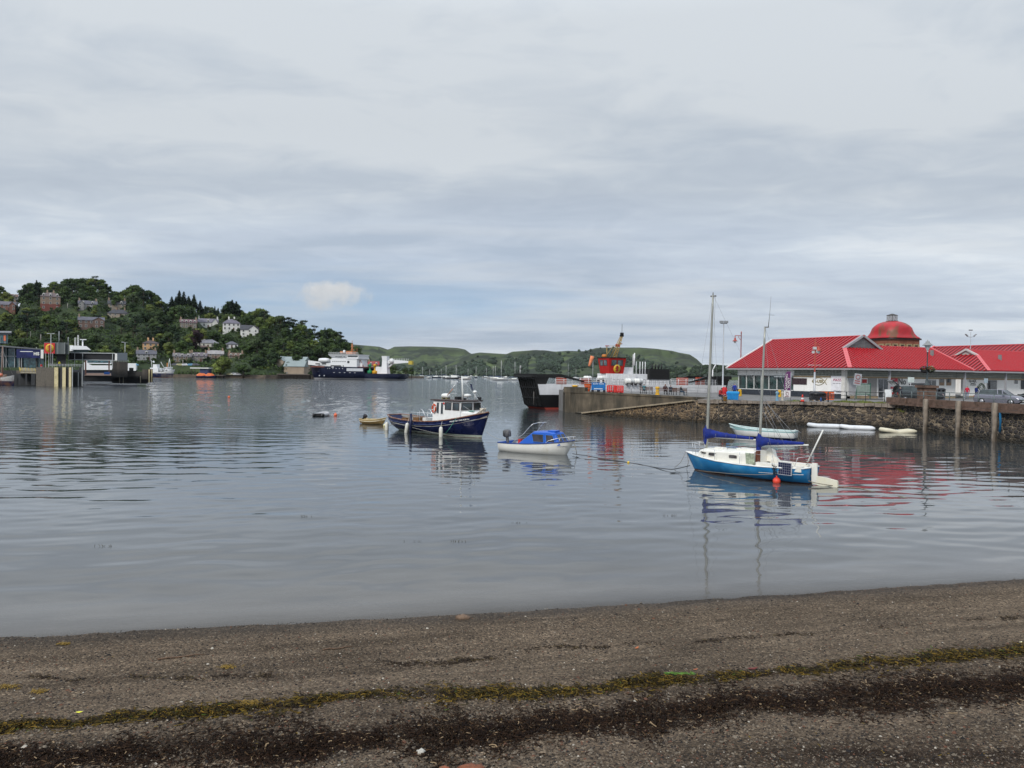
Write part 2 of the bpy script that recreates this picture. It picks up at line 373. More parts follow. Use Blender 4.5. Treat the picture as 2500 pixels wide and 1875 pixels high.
def make_beach():
    xs = np.arange(-34, 40, .22).tolist(); ys = np.concatenate([np.arange(2.2, 21, .14), np.arange(21, 60, 1.0)]).tolist()
    o = grid_mesh(xs, ys, beach_z, 'beach', beach_material()); tag(o, kind='structure')
    me = o.data; w = me.attributes.new('wet', 'FLOAT', 'POINT'); r = me.attributes.new('wrack', 'FLOAT', 'POINT')
    for i, v in enumerate(me.vertices):
        s = interp(v.co.x, SHORE)-v.co.y+ (fbm(v.co.x, v.co.y, 1.2, 2)-.4)*.6
        w.data[i].value = max(0, min(1, 1.15-s/1.1))
        r.data[i].value = wr_dist(v.co.x, v.co.y)
    rnd = random.Random(4)
    # loose stones and shells
    def island_mat(name, cols, rough=.8):
        m = bpy.data.materials.new(name); m.use_nodes = True; t = NT(m.node_tree); b = m.node_tree.nodes['Principled BSDF']
        r_ = t.n('ShaderNodeNewGeometry').outputs['Random Per Island']
        t.set(b.inputs['Base Color'], t.ramp(r_, cols, 'CONSTANT')); b.inputs['Roughness'].default_value = rough; b.inputs['Specular IOR Level'].default_value = .05
        return m
    def scatter_area(n, f):
        k = 0
        while k < n:
            px = rnd.uniform(-40, 2540); py = rnd.uniform(1410, 1880)
            p = on_beach(px, py)
            if beach_z(p.x, p.y) < -.01: continue
            f(p); k += 1
    mb = MB()
    def stone(p):
        r0 = .006+.013*rnd.random()**2.5+(.014 if rnd.random() < .02 else 0); a = rnd.uniform(0, 6.3); sx, sy, sz = r0*rnd.uniform(.8, 1.5), r0, r0*rnd.uniform(.4, .8)
        ca, sa = math.cos(a), math.sin(a); pts = []
        for (x, y, z) in ((1, 0, 0), (.4, .8, .1), (-.5, .7, 0), (-1, .1, .1), (-.4, -.8, 0), (.6, -.7, .1), (.3, .2, .9), (-.3, -.1, 1.)):
            x *= sx; y *= sy; pts.append((p.x+x*ca-y*sa, p.y+x*sa+y*ca, p.z+z*sz*1.2))
        mb.add(pts, [(0, 1, 6), (1, 2, 6), (2, 7, 6), (2, 3, 7), (3, 4, 7), (4, 5, 7), (5, 6, 7), (5, 0, 6)], 0, True)
    scatter_area(42000, stone)
    mb.build('pebbles', island_mat('pebble_stone', [(.0, (.035, .03, .026)), (.28, (.075, .06, .048)), (.48, (.14, .115, .088)), (.66, (.022, .021, .021)), (.8, (.18, .15, .115)), (.92, (.12, .06, .04)), (.985, (.4, .36, .3))]))
    tag(bpy.data.objects['pebbles'], 'loose grey and brown pebbles strewn over the dark shingle beach', 'pebbles', kind='stuff')
    def strands(n, name, line, spread, cols, L=(.03, .09), wd=(.0025, .006), lift=.03, dens=None, rough=.6):
        mb = MB(); k = 0
        while k < n:
            px = rnd.uniform(-40, 2540); g = rnd.gauss(0, 1); 
            wig = 22*(fbm(px, 0, .011, 4, 2.)-.47)
            thick = .2+2.3*fbm(px, 0, .012, 3, 5.)**1.5
            if line is None: py = rnd.uniform(1560, 1880)
            else: py = interp(px, line)+wig+g*spread*thick
            if py > 1890: continue
            p = on_beach(px, py)
            if dens and rnd.random() > dens(p): continue
            a = rnd.uniform(0, math.pi*2); l = rnd.uniform(*L); w = rnd.uniform(*wd); h = rnd.random()*lift*thick*math.exp(-abs(g))+.004
            q = []; x, y = p.x, p.y; cur = rnd.uniform(-1.4, 1.4)
            for i in range(4):
                ca, sa = math.cos(a), math.sin(a); zz = p.z+h*math.sin(1.+i*.9+k)*.5+h*.5+.002
                q += [(x-sa*w, y+ca*w, zz), (x+sa*w, y-ca*w, zz+w*.9)]
                x += ca*l/3; y += sa*l/3; a += cur
            mb.add(q, [(0, 1, 3, 2), (2, 3, 5, 4), (4, 5, 7, 6)], 0, False); k += 1
        return mb.build(name, island_mat(name+'_weed', cols, rough))
    o = strands(12000, 'seaweed_line', WRACK1, 9., [(.0, (.07, .045, .01)), (.2, (.03, .024, .009)), (.42, (.12, .08, .014)), (.55, (.035, .03, .01)), (.66, (.014, .01, .007)), (.92, (.17, .105, .018)), (.985, (.06, .09, .015))], L=(.05, .16), wd=(.003, .008), lift=.05, dens=lambda p: .12+2.2*max(0, fbm(p.x, p.y, 1.7, 3, 12.)-.3))
    tag(o, 'olive and rust brown line of fresh seaweed across the beach', 'seaweed', kind='stuff')
    o = strands(27000, 'dark_wrack', WRACK2, 28., [(.0, (.014, .008, .005)), (.4, (.026, .014, .008)), (.7, (.008, .005, .004)), (.9, (.06, .035, .018)), (.975, (.24, .17, .1))], L=(.02, .12), wd=(.003, .008), lift=.05, dens=lambda p: .15+1.3*max(0, fbm(p.x, p.y, 2.2, 4, 8.)-.28))
    tag(o, 'dark matted band of rotting seaweed and twigs nearest the viewer', 'seaweed', kind='stuff')
    W3 = [(380, 1657), (565, 1652), (627, 1650), (700, 1635), (830, 1620), (1017, 1616), (1230, 1603), (1326, 1584), (1589, 1569), (1758, 1559), (1900, 1551), (2069, 1536), (2295, 1520), (2520, 1500)]
    o = strands(1500, 'thin_wrack', W3, 3., [(.0, (.018, .013, .01)), (.5, (.035, .024, .016)), (.85, (.07, .05, .02))], L=(.03, .12), wd=(.003, .007), lift=.02, dens=lambda p: 3*max(0, fbm(p.x*1.3, p.y, 1.6, 3, 3.)-.40))
    tag(o, 'thin broken dark line of dried weed above the waterline', 'seaweed', kind='stuff')
    o = strands(9000, 'scattered_debris', None, 0, [(.0, (.03, .022, .016)), (.5, (.05, .035, .025)), (.8, (.015, .012, .01)), (.93, (.22, .17, .12)), (.975, (.15, .1, .02))], L=(.012, .06), wd=(.002, .005), lift=.01, dens=lambda p: .12+wr_dist(p.x, p.y))
    tag(o, 'scattered bits of dry weed, leaf and twig lying on the shingle', 'debris', kind='stuff')
    # a few single things on the stones
    def leaf(px, py, col, lab, size=.06, rz=0., name='leaf', cat='leaf'):
        p = on_beach(px, py); mb = MB()
        pts = [(-1, 0, .1), (-.5, .38, .05), (.1, .42, .0), (.6, .22, .08), (1, 0, .22), (.55, -.25, .1), (0, -.42, .02), (-.6, -.32, .05)]
        mb.add([(a*size, b*size, c*size+.012) for a, b, c in pts]+[(0, 0, size*.16+.012)], [(i, (i+1) % 8, 8) for i in range(8)])
        o = mb.build(name, mat('leaf_%02d%02d%02d' % tuple(int(c*99) for c in col), col, .6, var=.25, scale=30)); o.location = p; o.rotation_euler = (0, 0, rz); tag(o, lab, cat)
    leaf(194, 1741, (.75, .72, .06), 'bright yellow leaf on the shingle above the weed line at the far left', .05, .1)
    leaf(1555, 1583, (.45, .13, .04), 'orange dead leaf alone on the open shingle', .06, 1.)
    leaf(1698, 1636, (.4, .12, .05), 'small rust coloured leaf just above the weed line', .045, .4)
    leaf(1838, 1634, (.12, .02, .015), 'dark red scrap of weed beside the olive weed line', .09, .2)
    leaf(2492, 1569, (.7, .62, .35), 'pale shell at the right edge above the weed line', .04, .5, 'shell', 'shell')
    for i, (px, py, s) in enumerate(((1655, 1646, .14), )):
        p = on_beach(px, py); mb = MB()
        for k in range(50):
            a = rnd.uniform(-.25, .25); x = rnd.uniform(-s, s)*1.6; y = rnd.gauss(0, .022)
            mb.beam((x, y, .01+.02*rnd.random()), (x+.06*math.cos(a), y+.06*math.sin(a), .012), .012, .004)
        o = mb.build('green_weed', mat('green_weed', (.09, .19, .02), .5, var=.4, scale=40)); o.location = p
        tag(o, 'bright green strip of sea lettuce on the shingle', 'seaweed')
    for px, py, s, lab in ((555, 1630, .10, 'rust yellow tuft of weed on open shingle, left of the middle'), (610, 1720, .10, 'rust yellow tuft of weed just above the weed line'), (20, 1680, .13, 'brown tuft of weed at the left edge'), (95, 1691, .09, 'brown tuft of weed next to the left edge tuft'), (155, 1574, .08, 'faint olive tuft of weed near the waterline on the left')):
        p = on_beach(px, py); mb = MB()
        for k in range(70):
            a = rnd.uniform(0, 6.3); x = rnd.gauss(0, s*.7); y = rnd.gauss(0, s*.3)
            mb.beam((x, y, .01+.03*rnd.random()), (x+.05*math.cos(a), y+.05*math.sin(a), .008+.03*rnd.random()), .007, .005)
        o = mb.build('weed_tuft', mat('rust_weed', (.22, .14, .025), .6, var=.5, scale=30)); o.location = p; tag(o, lab, 'seaweed', kind='stuff')
    def rock(px, py, s, col, lab, name='rock', cat='rock', sq=(1.4, 1, .6)):
        p = on_beach(px, py); mb = MB(); mb.ball((0, 0, s*.2), s, 0, 12, sq)
        mb.v = [(x*(1+.25*math.sin(9*y/s+3*z/s)), y*(1+.2*math.sin(7*x/s)), z*(1+.2*math.sin(5*x/s+4*y/s))) for x, y, z in mb.v]
        o = mb.build(name, mat('rock_%02d%02d' % (int(col[0]*99), int(col[2]*99)), col, .8, var=.3, scale=25, bump=.5)); o.location = p; tag(o, lab, cat)
    rock(1130, 1510, .10, (.16, .105, .07), 'flat brown stone at the waterline')
    rock(1028, 1838, .05, (.45, .43, .38), 'white shell lying in the dark wrack', 'shell', 'shell', (1, .8, .7))
    rock(1150, 1879, .09, (.2, .07, .035), 'orange red brick fragment at the bottom edge', 'brick', 'brick', (1.5, .8, .4))
    rock(1085, 1876, .04, (.24, .08, .04), 'small orange brick chip at the bottom edge', 'brick', 'brick', (1.3, .8, .4))
    def stick(px0, py0, px1, py1, r, lab):
        a = on_beach(px0, py0); b = on_beach(px1, py1); mb = MB(); pts = []
        for i in range(6):
            q = a.lerp(b, i/5); pts.append((q.x-a.x, q.y-a.y+.03*math.sin(i*1.9), beach_z(q.x, q.y)-a.z+r*1.2))
        mb.tube(pts, [r, r*1.1, r, r*.9, r*.8, r*.4], 6)
        o = mb.build('driftwood', mat('driftwood', (.13, .08, .05), .8, var=.3, scale=20)); o.location = a; tag(o, lab, 'driftwood')
    stick(385, 1612, 500, 1600, .014, 'longer thin brown stick lying on the open shingle, left')
    stick(788, 1588, 862, 1580, .012, 'shorter thin brown stick on the shingle near the waterline')
make_beach()
def water_material():
    m = bpy.data.materials.new('sea_water'); m.use_nodes = True; t = NT(m.node_tree); b = m.node_tree.nodes['Principled BSDF']
    co = t.n('ShaderNodeTexCoord').outputs['Object']; x, y, z = t.sep(co)
    # distance from the shoreline in metres
    ds = t.math('SUBTRACT', y, t.math('ADD', 15.8, t.math('MULTIPLY', x, .23)))
    body = t.ramp(t.math('DIVIDE', ds, 40.), [(.0, (.125, .115, .105)), (.1, (.085, .085, .083)), (.4, (.062, .069, .072)), (1., (.028, .035, .039))])
    bed = t.noise(t.comb(t.math('MULTIPLY', x, .25), t.math('MULTIPLY', ds, .8), 0.), 1., 4, .6)
    body = t.mix(1., body, t.ramp(bed, [(.35, .8), (.65, 1.15)]), 'MULTIPLY')
    t.set(b.inputs['Base Color'], body)
    t.set(b.inputs['Alpha'], t.ramp(t.math('DIVIDE', ds, 1.3), [(.0, .45), (.35, .75), (1., 1.)]))
    b.inputs['IOR'].default_value = 1.45; b.inputs['Roughness'].default_value = .03; b.inputs['Specular IOR Level'].default_value = .5
    # the waves are geometry; only the finest shimmer is a bump
    v2 = t.comb(t.math('MULTIPLY', x, .5), y, 2.)
    far = t.ramp(t.math('DIVIDE', ds, 120.), [(.0, .0), (.3, .03), (.55, .2), (1., 1.)])
    h = t.math('MULTIPLY', t.math('MULTIPLY', t.noise(v2, 3.0, 3, .6), .12), far)
    edge = t.ramp(t.math('DIVIDE', ds, 2.5), [(.0, 1.), (1., 0.)])
    h = t.math('ADD', h, t.math('MULTIPLY', t.math('MULTIPLY', t.noise(v2, 8., 2), .005), edge))
    bn = t.n('ShaderNodeBump'); bn.inputs['Strength'].default_value = 1.; bn.inputs['Distance'].default_value = 1.
    t.set(bn.inputs['Height'], h); t.set(b.inputs['Normal'], bn.outputs[0])
    return m
def vnoise(x, y, seed=0.):
    def h(i, j): v = np.sin(i*127.1+j*311.7+seed*74.7)*43758.5453; return v-np.floor(v)
    i, j = np.floor(x), np.floor(y); u, v = x-i, y-j; u = u*u*(3-2*u); v = v*v*(3-2*v)
    return (h(i, j)*(1-u)+h(i+1, j)*u)*(1-v)+(h(i, j+1)*(1-u)+h(i+1, j+1)*u)*v
def make_water():
    yp = np.concatenate([np.arange(1100, 30, -1.15), np.arange(30, 6, -.6), [5.2, 4.2, 3.2, 2.4, 1.8, 1.3, 1.008]])
    Y = CH*F/yp; U = np.linspace(-.95, .95, 1000); nx, ny = len(U), len(Y)
    X = (Y[:, None]+14)*U[None, :]; X = np.clip(X, -6400, 6400); YY = np.repeat(Y[:, None], nx, 1)
    ds = YY-(15.8+.23*X); rg = np.random.default_rng(7); Z = np.zeros_like(X)
    def waves(n, l0, l1, slope, spread, amp):
        out = np.zeros_like(X)
        for i in range(n):
            lam = l0*(l1/l0)**rg.random(); k = 2*math.pi/lam; th = rg.normal(math.pi/2+.12, spread)
            ok = 1/(1+(np.maximum(YY, 1)**2/(CH*F)*2.2/lam)**2) if l1 < 6 else 1.   # waves finer than the grid can carry die out
            a = slope/k*math.sqrt(2/n)
            out += a*np.cos(k*(X*math.cos(th)+YY*math.sin(th))+rg.random()*6.283+.8*np.sin(X*.21+i)+.6*np.sin(YY*.17+i*2))
        return out*amp
    g = .55*vnoise(X*.012, YY*.035, 1.)+.3*vnoise(X*.035, YY*.11, 2.)+.15*vnoise(X*.1, YY*.4, 3.)
    g = np.clip((g-.36)/.24, 0, 1)
    far = np.clip((ds-14)/70, 0, 1); left = np.clip((42-X)/65, .25, 1.)
    near = np.clip(ds/3., 0, 1)
    patch = .55+.9*vnoise(X*.06, YY*.22, 5.)
    Z += waves(26, .8, 2.6, .016, .42, near*patch*(1-.3*far))
    Z += waves(26, .35, 1.1, .055, .5, (far*left*(.25+1.1*g)))
    Z += waves(18, 1.2, 4., .022, .35, (far*left*(.3+.9*g)))
    Z += waves(8, 9., 30., .0022, .4, near)
    Z *= np.clip(1.3-YY/2500, 0, 1)
    v = np.stack([X, YY, Z], -1).reshape(-1, 3).astype(np.float32)
    idx = (np.arange(ny-1)[:, None]*nx+np.arange(nx-1)[None, :]).reshape(-1); q = np.stack([idx, idx+1, idx+nx+1, idx+nx], -1).astype(np.int32)
    me = bpy.data.meshes.new('water'); me.vertices.add(len(v)); me.vertices.foreach_set('co', v.ravel()); me.loops.add(q.size); me.loops.foreach_set('vertex_index', q.ravel())
    me.polygons.add(len(q)); me.polygons.foreach_set('loop_start', np.arange(0, q.size, 4, dtype=np.int32)); me.polygons.foreach_set('use_smooth', np.ones(len(q), dtype=bool)); me.update(calc_edges=True); me.validate()
    me.materials.append(water_material()); o = bpy.data.objects.new('water', me); COL.objects.link(o); tag(o, kind='structure')
make_water()
# ================================================================ boats
white_p = lambda: mat('white_paint', (.74, .74, .71), .35, var=.06, scale=2, dirt=(.42, .38, .3), dscale=1.2, dlo=.62, dhi=.85)
chrome = lambda: mat('steel_rail', (.6, .61, .62), .3, .6, var=.1)
rope_m = lambda c=(.2, .19, .17), n='rope': mat(n, c, .9, var=.2, scale=30)
black_r = lambda: mat('black_rubber', (.018, .018, .02), .5, var=.3, scale=10)
def sheer_tube(secs, r, m, name, parent, dz=0., inset=0., n=6):
    pts = []
    for x, b, zk, zs, p in secs:
        xs = x[1] if hasattr(x, '__len__') else x
        pts.append((xs, -(b-inset), zs+dz))
    right = pts[:]; left = [(a, -b, c) for a, b, c in pts][::-1]
    mb = MB(); mb.tube(right+left, r, n, close=True); return mb.build(name, m, parent)
def deck(secs, drop, m, name, parent, inset=.07, camber=.03, lo=0, hi=None):
    mb = MB(); S = []
    for x, b, zk, zs, p in secs[lo:hi]:
        xs = (x[0]+(x[1]-x[0])*.9) if hasattr(x, '__len__') else x
        w = max(.01, b-inset); z = zs-drop
        S.append([(xs, -w, zs-.01), (xs, -w, z), (xs, 0, z+camber), (xs, w, z), (xs, w, zs-.01)])
    mb.loft(S, cap=False, sm=False); return mb.build(name, m, parent)
def rope(name, pts, r, m, label, sag=0., n=14, cat='rope', group=None):
    P_ = [Vector(p) for p in pts]; out = []
    for a, b in zip(P_, P_[1:]):
        for i in range(n):
            t = i/n; q = a.lerp(b, t); q.z -= sag*4*t*(1-t)*(b-a).length*.1; out.append(q)
    out.append(P_[-1]); mb = MB(); o0 = P_[0]
    mb.tube([q-o0 for q in out], r, 5); o = mb.build(name, m); o.location = o0
    return tag(o, label, cat, group)
def outboard(name, parent, loc, m, tilt=0., s=1., grey=False, rz=0.):
    mb = MB()
    mb.loft([[(x*k, y*k, z) for x, y in ((.26, -.13), (.26, .13), (.05, .17), (-.22, .12), (-.22, -.12), (.05, -.17))] for z, k in ((.28, .8), (.36, 1.), (.6, 1.02), (.72, .9), (.78, .6))], close=True)
    if grey:
        for k in range(5): mb.tube([(-.22+.1*k, -.16, .35), (-.2+.1*k, -.15, .7), (-.15+.08*k, 0, .79)], .018, 5, 0)
    mb.box(-.09, .09, -.06, .06, -.35, .3); mb.box(-.13, .13, -.03, .03, -.65, -.3); mb.lathe([(.0, -.2), (.05, -.15), (.06, .1), (.02, .2)], 8, M=Matrix.Translation((-.02, 0, -.42)) @ Matrix.Rotation(math.pi/2, 4, 'Y'))
    o = mb.build(name, m, parent); o.matrix_basis = Matrix.Translation(loc) @ Matrix.Rotation(rz, 4, 'Z') @ Matrix.Rotation(tilt, 4, 'Y') @ Matrix.Scale(s, 4)
    return o
def window(parent, name, pts, fr_m, gl_m, th=.03, fw=.05, nrm=None):
    """a framed pane: pts = four corners in order, frame stands proud along the normal"""
    p = [Vector(q) for q in pts]; n = (p[1]-p[0]).cross(p[3]-p[0]).normalized() if nrm is None else Vector(nrm)
    c = sum(p, Vector())/4
    mb = MB(); outer = []; 
    for i in range(4): outer.append(p[i]+(p[i]-c).normalized()*fw*1.3)
    for i in range(4):
        j = (i+1) % 4
        a, b, d, e = outer[i], outer[j], p[j], p[i]
        mb.add([a, b, d, e, a+n*th, b+n*th, d+n*th, e+n*th], [(4, 5, 6, 7), (0, 1, 5, 4), (1, 2, 6, 5), (2, 3, 7, 6), (3, 0, 4, 7)])
    f = mb.build(name, fr_m, parent)
    g = MB(); g.add([q+n*th*.35 for q in p], [(0, 1, 2, 3)]); g.build('pane', gl_m, f)
    return f
# ---------------------------------------------------------------- navy work boat
def workboat():
    t = thing('workboat', (-6.1, 62.35, 0), R(-45.4), 'navy blue wooden work boat with white wheelhouse, lifebuoy and white fenders', 'boat')
    secs = [((-5.2, -5.95), .75, .35, 1.28, 2.4), (-5.1, 1.25, -.05, 1.22, 2.4), (-4.2, 1.52, -.35, 1.12, 2.3), (-2.5, 1.72, -.5, 1.04, 2.3), (-.5, 1.8, -.55, 1.03, 2.3), (1.5, 1.8, -.55, 1.12, 2.2), (3., 1.66, -.55, 1.3, 2.), (4.2, 1.35, -.55, 1.52, 1.8), ((4.85, 5.15), .9, -.55, 1.74, 1.5), ((5.15, 5.75), .45, -.5, 1.9, 1.3), ((5.3, 6.1), .03, -.4, 2.02, 1.)]
    hm = mat('navy_hull', (0, 0, 0), .28, var=.25, scale=1.2, zones=[(-9, (.13, .03, .015)), (.03, (.5, .55, .46)), (.2, (.007, .012, .055))], dirt=(.05, .06, .1), dscale=.9, dlo=.6, dhi=.85)
    hull(secs, n=12).build('hull', hm, t)
    sheer_tube(secs, .055, mat('varnished_rail', (.2, .085, .05), .5, var=.3, scale=8, dirt=(.35, .3, .25), dlo=.5, dhi=.7), 'gunwale', t)
    sheer_tube(secs[:7], .03, mat('rub_strake', (.05, .07, .17), .4), 'rubbing_strake', t, dz=-.26, inset=-.02)
    deck(secs, .42, mat('grey_deck', (.3, .31, .3), .7, var=.2, dirt=(.16, .1, .07), dlo=.45, dhi=.65), 'deck', t)
    wp = mat('wheelhouse_white', (.78, .78, .76), .4, var=.06, dirt=(.5, .45, .38), dscale=2.5, dlo=.6, dhi=.8, streak=True)
    x0, x1, w, zb, zt = .75, 4.1, 1.15, .9, 2.76
    mb = MB(); poly = [(x0, -w), (x1, -w), (x1+.28, 0), (x1, w), (x0, w)]
    top = [(x0+.08, -w+.06), (x1+.04, -w+.06), (x1+.26, 0), (x1+.04, w-.06), (x0+.08, w-.06)]
    mb.add([(a, b, zb) for a, b in poly]+[(a, b, zt) for a, b in top], [(0, 1, 6, 5), (1, 2, 7, 6), (2, 3, 8, 7), (3, 4, 9, 8), (4, 0, 5, 9), (5, 6, 7, 8, 9)])
    wh = mb.build('wheelhouse', wp, t)
    MB().prism([(x0-.16, -w-.08), (x1+.08, -w-.08), (x1+.38, 0), (x1+.08, w+.08), (x0-.16, w+.08)], zt, zt+.09).build('roof', mat('brown_roof', (.045, .025, .022), .5, var=.3), wh)
    # fore cuddy in front of the wheelhouse
    S = []
    for x, hw, z in ((4.0, 1.1, 2.02), (4.6, .85, 2.0), (5.15, .45, 1.98), (5.35, .12, 1.95)):
        S.append([(x, -hw, 1.2), (x, -hw*.97, z-.12), (x, -hw*.8, z), (x, hw*.8, z), (x, hw*.97, z-.12), (x, hw, 1.2)])
    MB().loft(S, sm=False).build('foredeck_cabin', wp, t)
    bf = mat('brown_frame', (.05, .02, .018), .5); gl = glass()
    Y = lambda z: -w+.06*(z-zb)/(zt-zb)-.004
    for a, b in ((2.35, 3.05), (3.28, 4.0)):
        window(wh, 'window', [(a, Y(2.1), 2.1), (b, Y(2.1), 2.1), (b, Y(2.62), 2.62), (a, Y(2.62), 2.62)], bf, gl, .03, .045)
    for s in (-1, 1):   # the two raked panes of the front
        A = Vector((x1, s*w, 0)); B = Vector((x1+.28, 0, 0)); A2 = A.lerp(B, .14); B2 = A.lerp(B, .9)
        q = [(A2.x+.012, A2.y, 2.12), (B2.x+.012, B2.y, 2.12), (B2.x+.01, B2.y*.97, 2.64), (A2.x+.02, A2.y*.96, 2.64)]
        if s > 0: q = [q[1], q[0], q[3], q[2]]
        window(wh, 'window', q, bf, gl, .03, .04)
    for a, b, z0 in ((1.28, 1.56, 1.75), (1.8, 2.08, 1.72)):
        window(wh, 'side_window', [(a, Y(z0), z0), (b, Y(z0), z0), (b, Y(2.6), 2.6), (a, Y(2.6), 2.6)], mat('white_frame', (.7, .7, .68), .4), gl, .02, .03)
    mb = MB(); mb.tube([(1.02+.2*math.cos(a), -w-.05, 2.12+.32*math.sin(a)) for a in np.linspace(0, 2*math.pi, 21)[:-1]], .065, 7, close=True)
    lb = mb.build('lifebuoy', mat('lifebuoy_red', (.55, .07, .02), .5, var=.2), t)
    for a in (.4, 2., 3.5, 5.1): MB().tube([(1.02+.2*math.cos(a+d), -w-.05, 2.12+.32*math.sin(a+d)) for d in (-.1, 0, .1)], .07, 7).build('white_band', white_p(), lb)
    mb = MB(); mb.ball((2.22, -w-.03, 2.56), .085, 0, 8, (1, .4, 1)); mb.build('port_lamp', mat('lamp_red', (.6, .03, .03), .3), wh)
    # roof gear
    mb = MB(); mb.loft([[(1.05+.34*s*math.cos(a)*.0+x, .0+.24*s*math.cos(a), 3.12+.2*s*math.sin(a)) for a in np.linspace(0, 2*math.pi, 11)[:-1]] for x, s in ((-.42, .5), (-.36, .85), (-.1, 1), (.1, 1), (.36, .85), (.42, .5))], close=True)
    lr = mb.build('liferaft_canister', white_p(), wh)
    MB().box(.75, .85, -.2, .2, 2.85, 3.0).box(1.25, 1.35, -.2, .2, 2.85, 3.0).build('cradle', mat('cradle', (.25, .22, .12), .7), lr)
    MB().box(1.9, 2.3, .2, .6, 2.86, 3.08).build('roof_vent', black_r(), wh); MB().box(2.5, 2.9, .3, .6, 2.86, 2.98).build('roof_vent', black_r(), wh); MB().box(4.1, 4.3, .7, .95, 2.86, 3.1).build('roof_vent', black_r(), wh)
    mb = MB(); mb.tube([(3.15, 0, 2.85), (3.08, 0, 3.9), (3.0, 0, 4.75)], [.075, .06, .045], 8); ms = mb.build('mast', white_p(), wh)
    mb = MB(); mb.bar((3.06, -.62, 4.2), (3.06, .62, 4.2), .018); mb.bar((3.06, -.62, 4.2), (2.3, -.9, 3.2), .025); mb.bar((3.06, -.5, 4.2), (3.06, -.5, 4.32), .05); mb.bar((3.06, .5, 4.2), (3.06, .5, 4.32), .05); mb.build('crosstree', chrome(), ms)
    mb = MB(); mb.bar((2.3, -.9, 3.2), (2.75, -.7, 3.75), .035); mb.build('orange_whip', mat('orange_whip', (.55, .2, .08), .5), ms)
    mb = MB(); mb.lathe([(.02, 0), (.26, .02), (.3, .12), (.26, .2), (.05, .25)], 14, c=(3.6, .1, 3.1)); mb.bar((3.6, .1, 2.85), (3.6, .1, 3.12), .05); mb.build('radar_dome', white_p(), wh)
    mb = MB(); mb.ball((3.75, .75, 3.5), .17, 0, 10, (1, 1, .7)); mb.bar((3.75, .75, 2.85), (3.75, .75, 3.5), .03); mb.build('antenna_dome', white_p(), wh)
    mb = MB(); S = []
    for i in range(6): S.append([(3.4+.03*math.sin(i*2), .5+.04*i, 4.15-.1*i), (3.52+.05*math.sin(i*1.7+1), .6+.04*i, 4.1-.1*i)])
    mb.loft(S, cap=False); mb.build('flag', mat('dark_flag', (.03, .04, .09), .8), ms)
    mb = MB(); mb.bar((3.0, 0, 4.55), (6.0, 0, 2.1), .008); mb.bar((3.06, .62, 4.2), (4.4, .9, 2.86), .008); mb.bar((2.3, -.9, 3.2), (5.4, -.8, 1.95), .008); mb.build('stay', chrome(), ms)
    # stern gear
    rm = chrome(); mb = MB()
    for yy in (-1.35, -.55): mb.tube([(-.65, yy, .75), (-.65, yy, 1.75), (-.55, yy, 1.95), (-.35, yy, 1.98), (-.2, yy, 1.85), (.55, yy, .9)], .028, 6)
    mb.build('handrail', rm, t)
    mb = MB(); mb.tube([(-5.0, .95, 1.15), (-4.9, .95, 1.5), (-1.6, 1.45, 1.5), (-1.5, 1.5, 1.05)], .026, 6)
    for x in (-4.2, -3.3, -2.4): mb.bar((x, 1.2, 1.1), (x, 1.2, 1.5), .02)
    mb.build('stern_rail', rm, t)
    mb = MB(); mb.box(-3.6, -2.9, .2, 1.0, .65, 1.15, bev=.04); mb.box(-4.9, -4.3, .0, .5, .7, 1.05); mb.build('engine_box', mat('varnish_box', (.16, .08, .03), .5, var=.3, scale=10), t)
    mb = MB(); mb.box(-1.9, -1.2, -.1, 1.1, .62, 1.2, bev=.05); mb.build('locker', mat('locker_white', (.6, .6, .58), .5), t)
    MB().bar((-1.0, -2.0, -.3), (-.98, -1.97, 1.62), .1, 10).build('mooring_post', mat('navy_post', (.01, .014, .05), .4), t)
    mb = MB(); mb.box(5.3, 5.65, -.12, .12, 1.9, 2.3); mb.bar((5.2, -.35, 1.85), (5.75, -.1, 2.3), .05); mb.bar((5.2, .35, 1.85), (5.75, .1, 2.3), .05); mb.build('bow_roller', mat('bow_roller', (.55, .5, .42), .5), t)
    for x, y, z, lean in ((-5.35, -1.25, .22, 0.), (-1.5, -1.99, .4, .2), (2.75, -1.86, .33, 0.)):
        mb = MB(); mb.lathe([(.03, -.5), (.13, -.44), (.155, -.34), (.155, .3), (.12, .4), (.04, .46)], 12); mb.tube([(0, 0, .44), (0, .1, .85)], .012, 5)
        mb.build('fender', mat('fender_white', (.72, .71, .64), .5, var=.1, dirt=(.4, .36, .25), dlo=.5, dhi=.75), t, M=Matrix.Translation((x, y, z)) @ Matrix.Rotation(lean, 4, 'Y'))
    mb = MB(); mb.tube([(4.1, -1.46, 1.5), (3.5, -1.6, .7), (3.0, -1.66, .2)], .018, 5); mb.build('green_line', mat('green_rope', (.08, .33, .25), .8), t)
    mb = MB(); mb.tube([(-5.2, -1.3, .45), (-3.2, -1.76, .68), (-1.5, -1.86, .55), (1.5, -1.9, .28), (4., -1.3, .06), (5.3, -.2, .02)], .014, 5); mb.build('slack_line', rope_m((.35, .34, .3), 'pale_rope'), t)
    mb = MB()
    for k in range(12):
        a = k*.6; mb.bar((4.7+.2*math.cos(a), -.5+.15*math.sin(a), 2.03), (4.9+.2*math.cos(a+2), -.5+.15*math.sin(a+2), 2.07), .03)
    mb.build('rope_coil', mat('green_rope', (.08, .33, .25), .8), t)
    # name on the bow
    M = Matrix.Translation((4.35, -1.36, 1.33)) @ Matrix.Rotation(R(25), 4, 'Z') @ Matrix.Rotation(R(-9.), 4, 'Y') @ Matrix.Rotation(R(-14.), 4, 'X')
    mb = MB(); text_into(mb, 'MAID OF THE FORTH', .15, 0, M, .01, 1.15); mb.build('name_lettering', mat('lettering_pale', (.75, .75, .7), .5), t)
    return t
workboat()
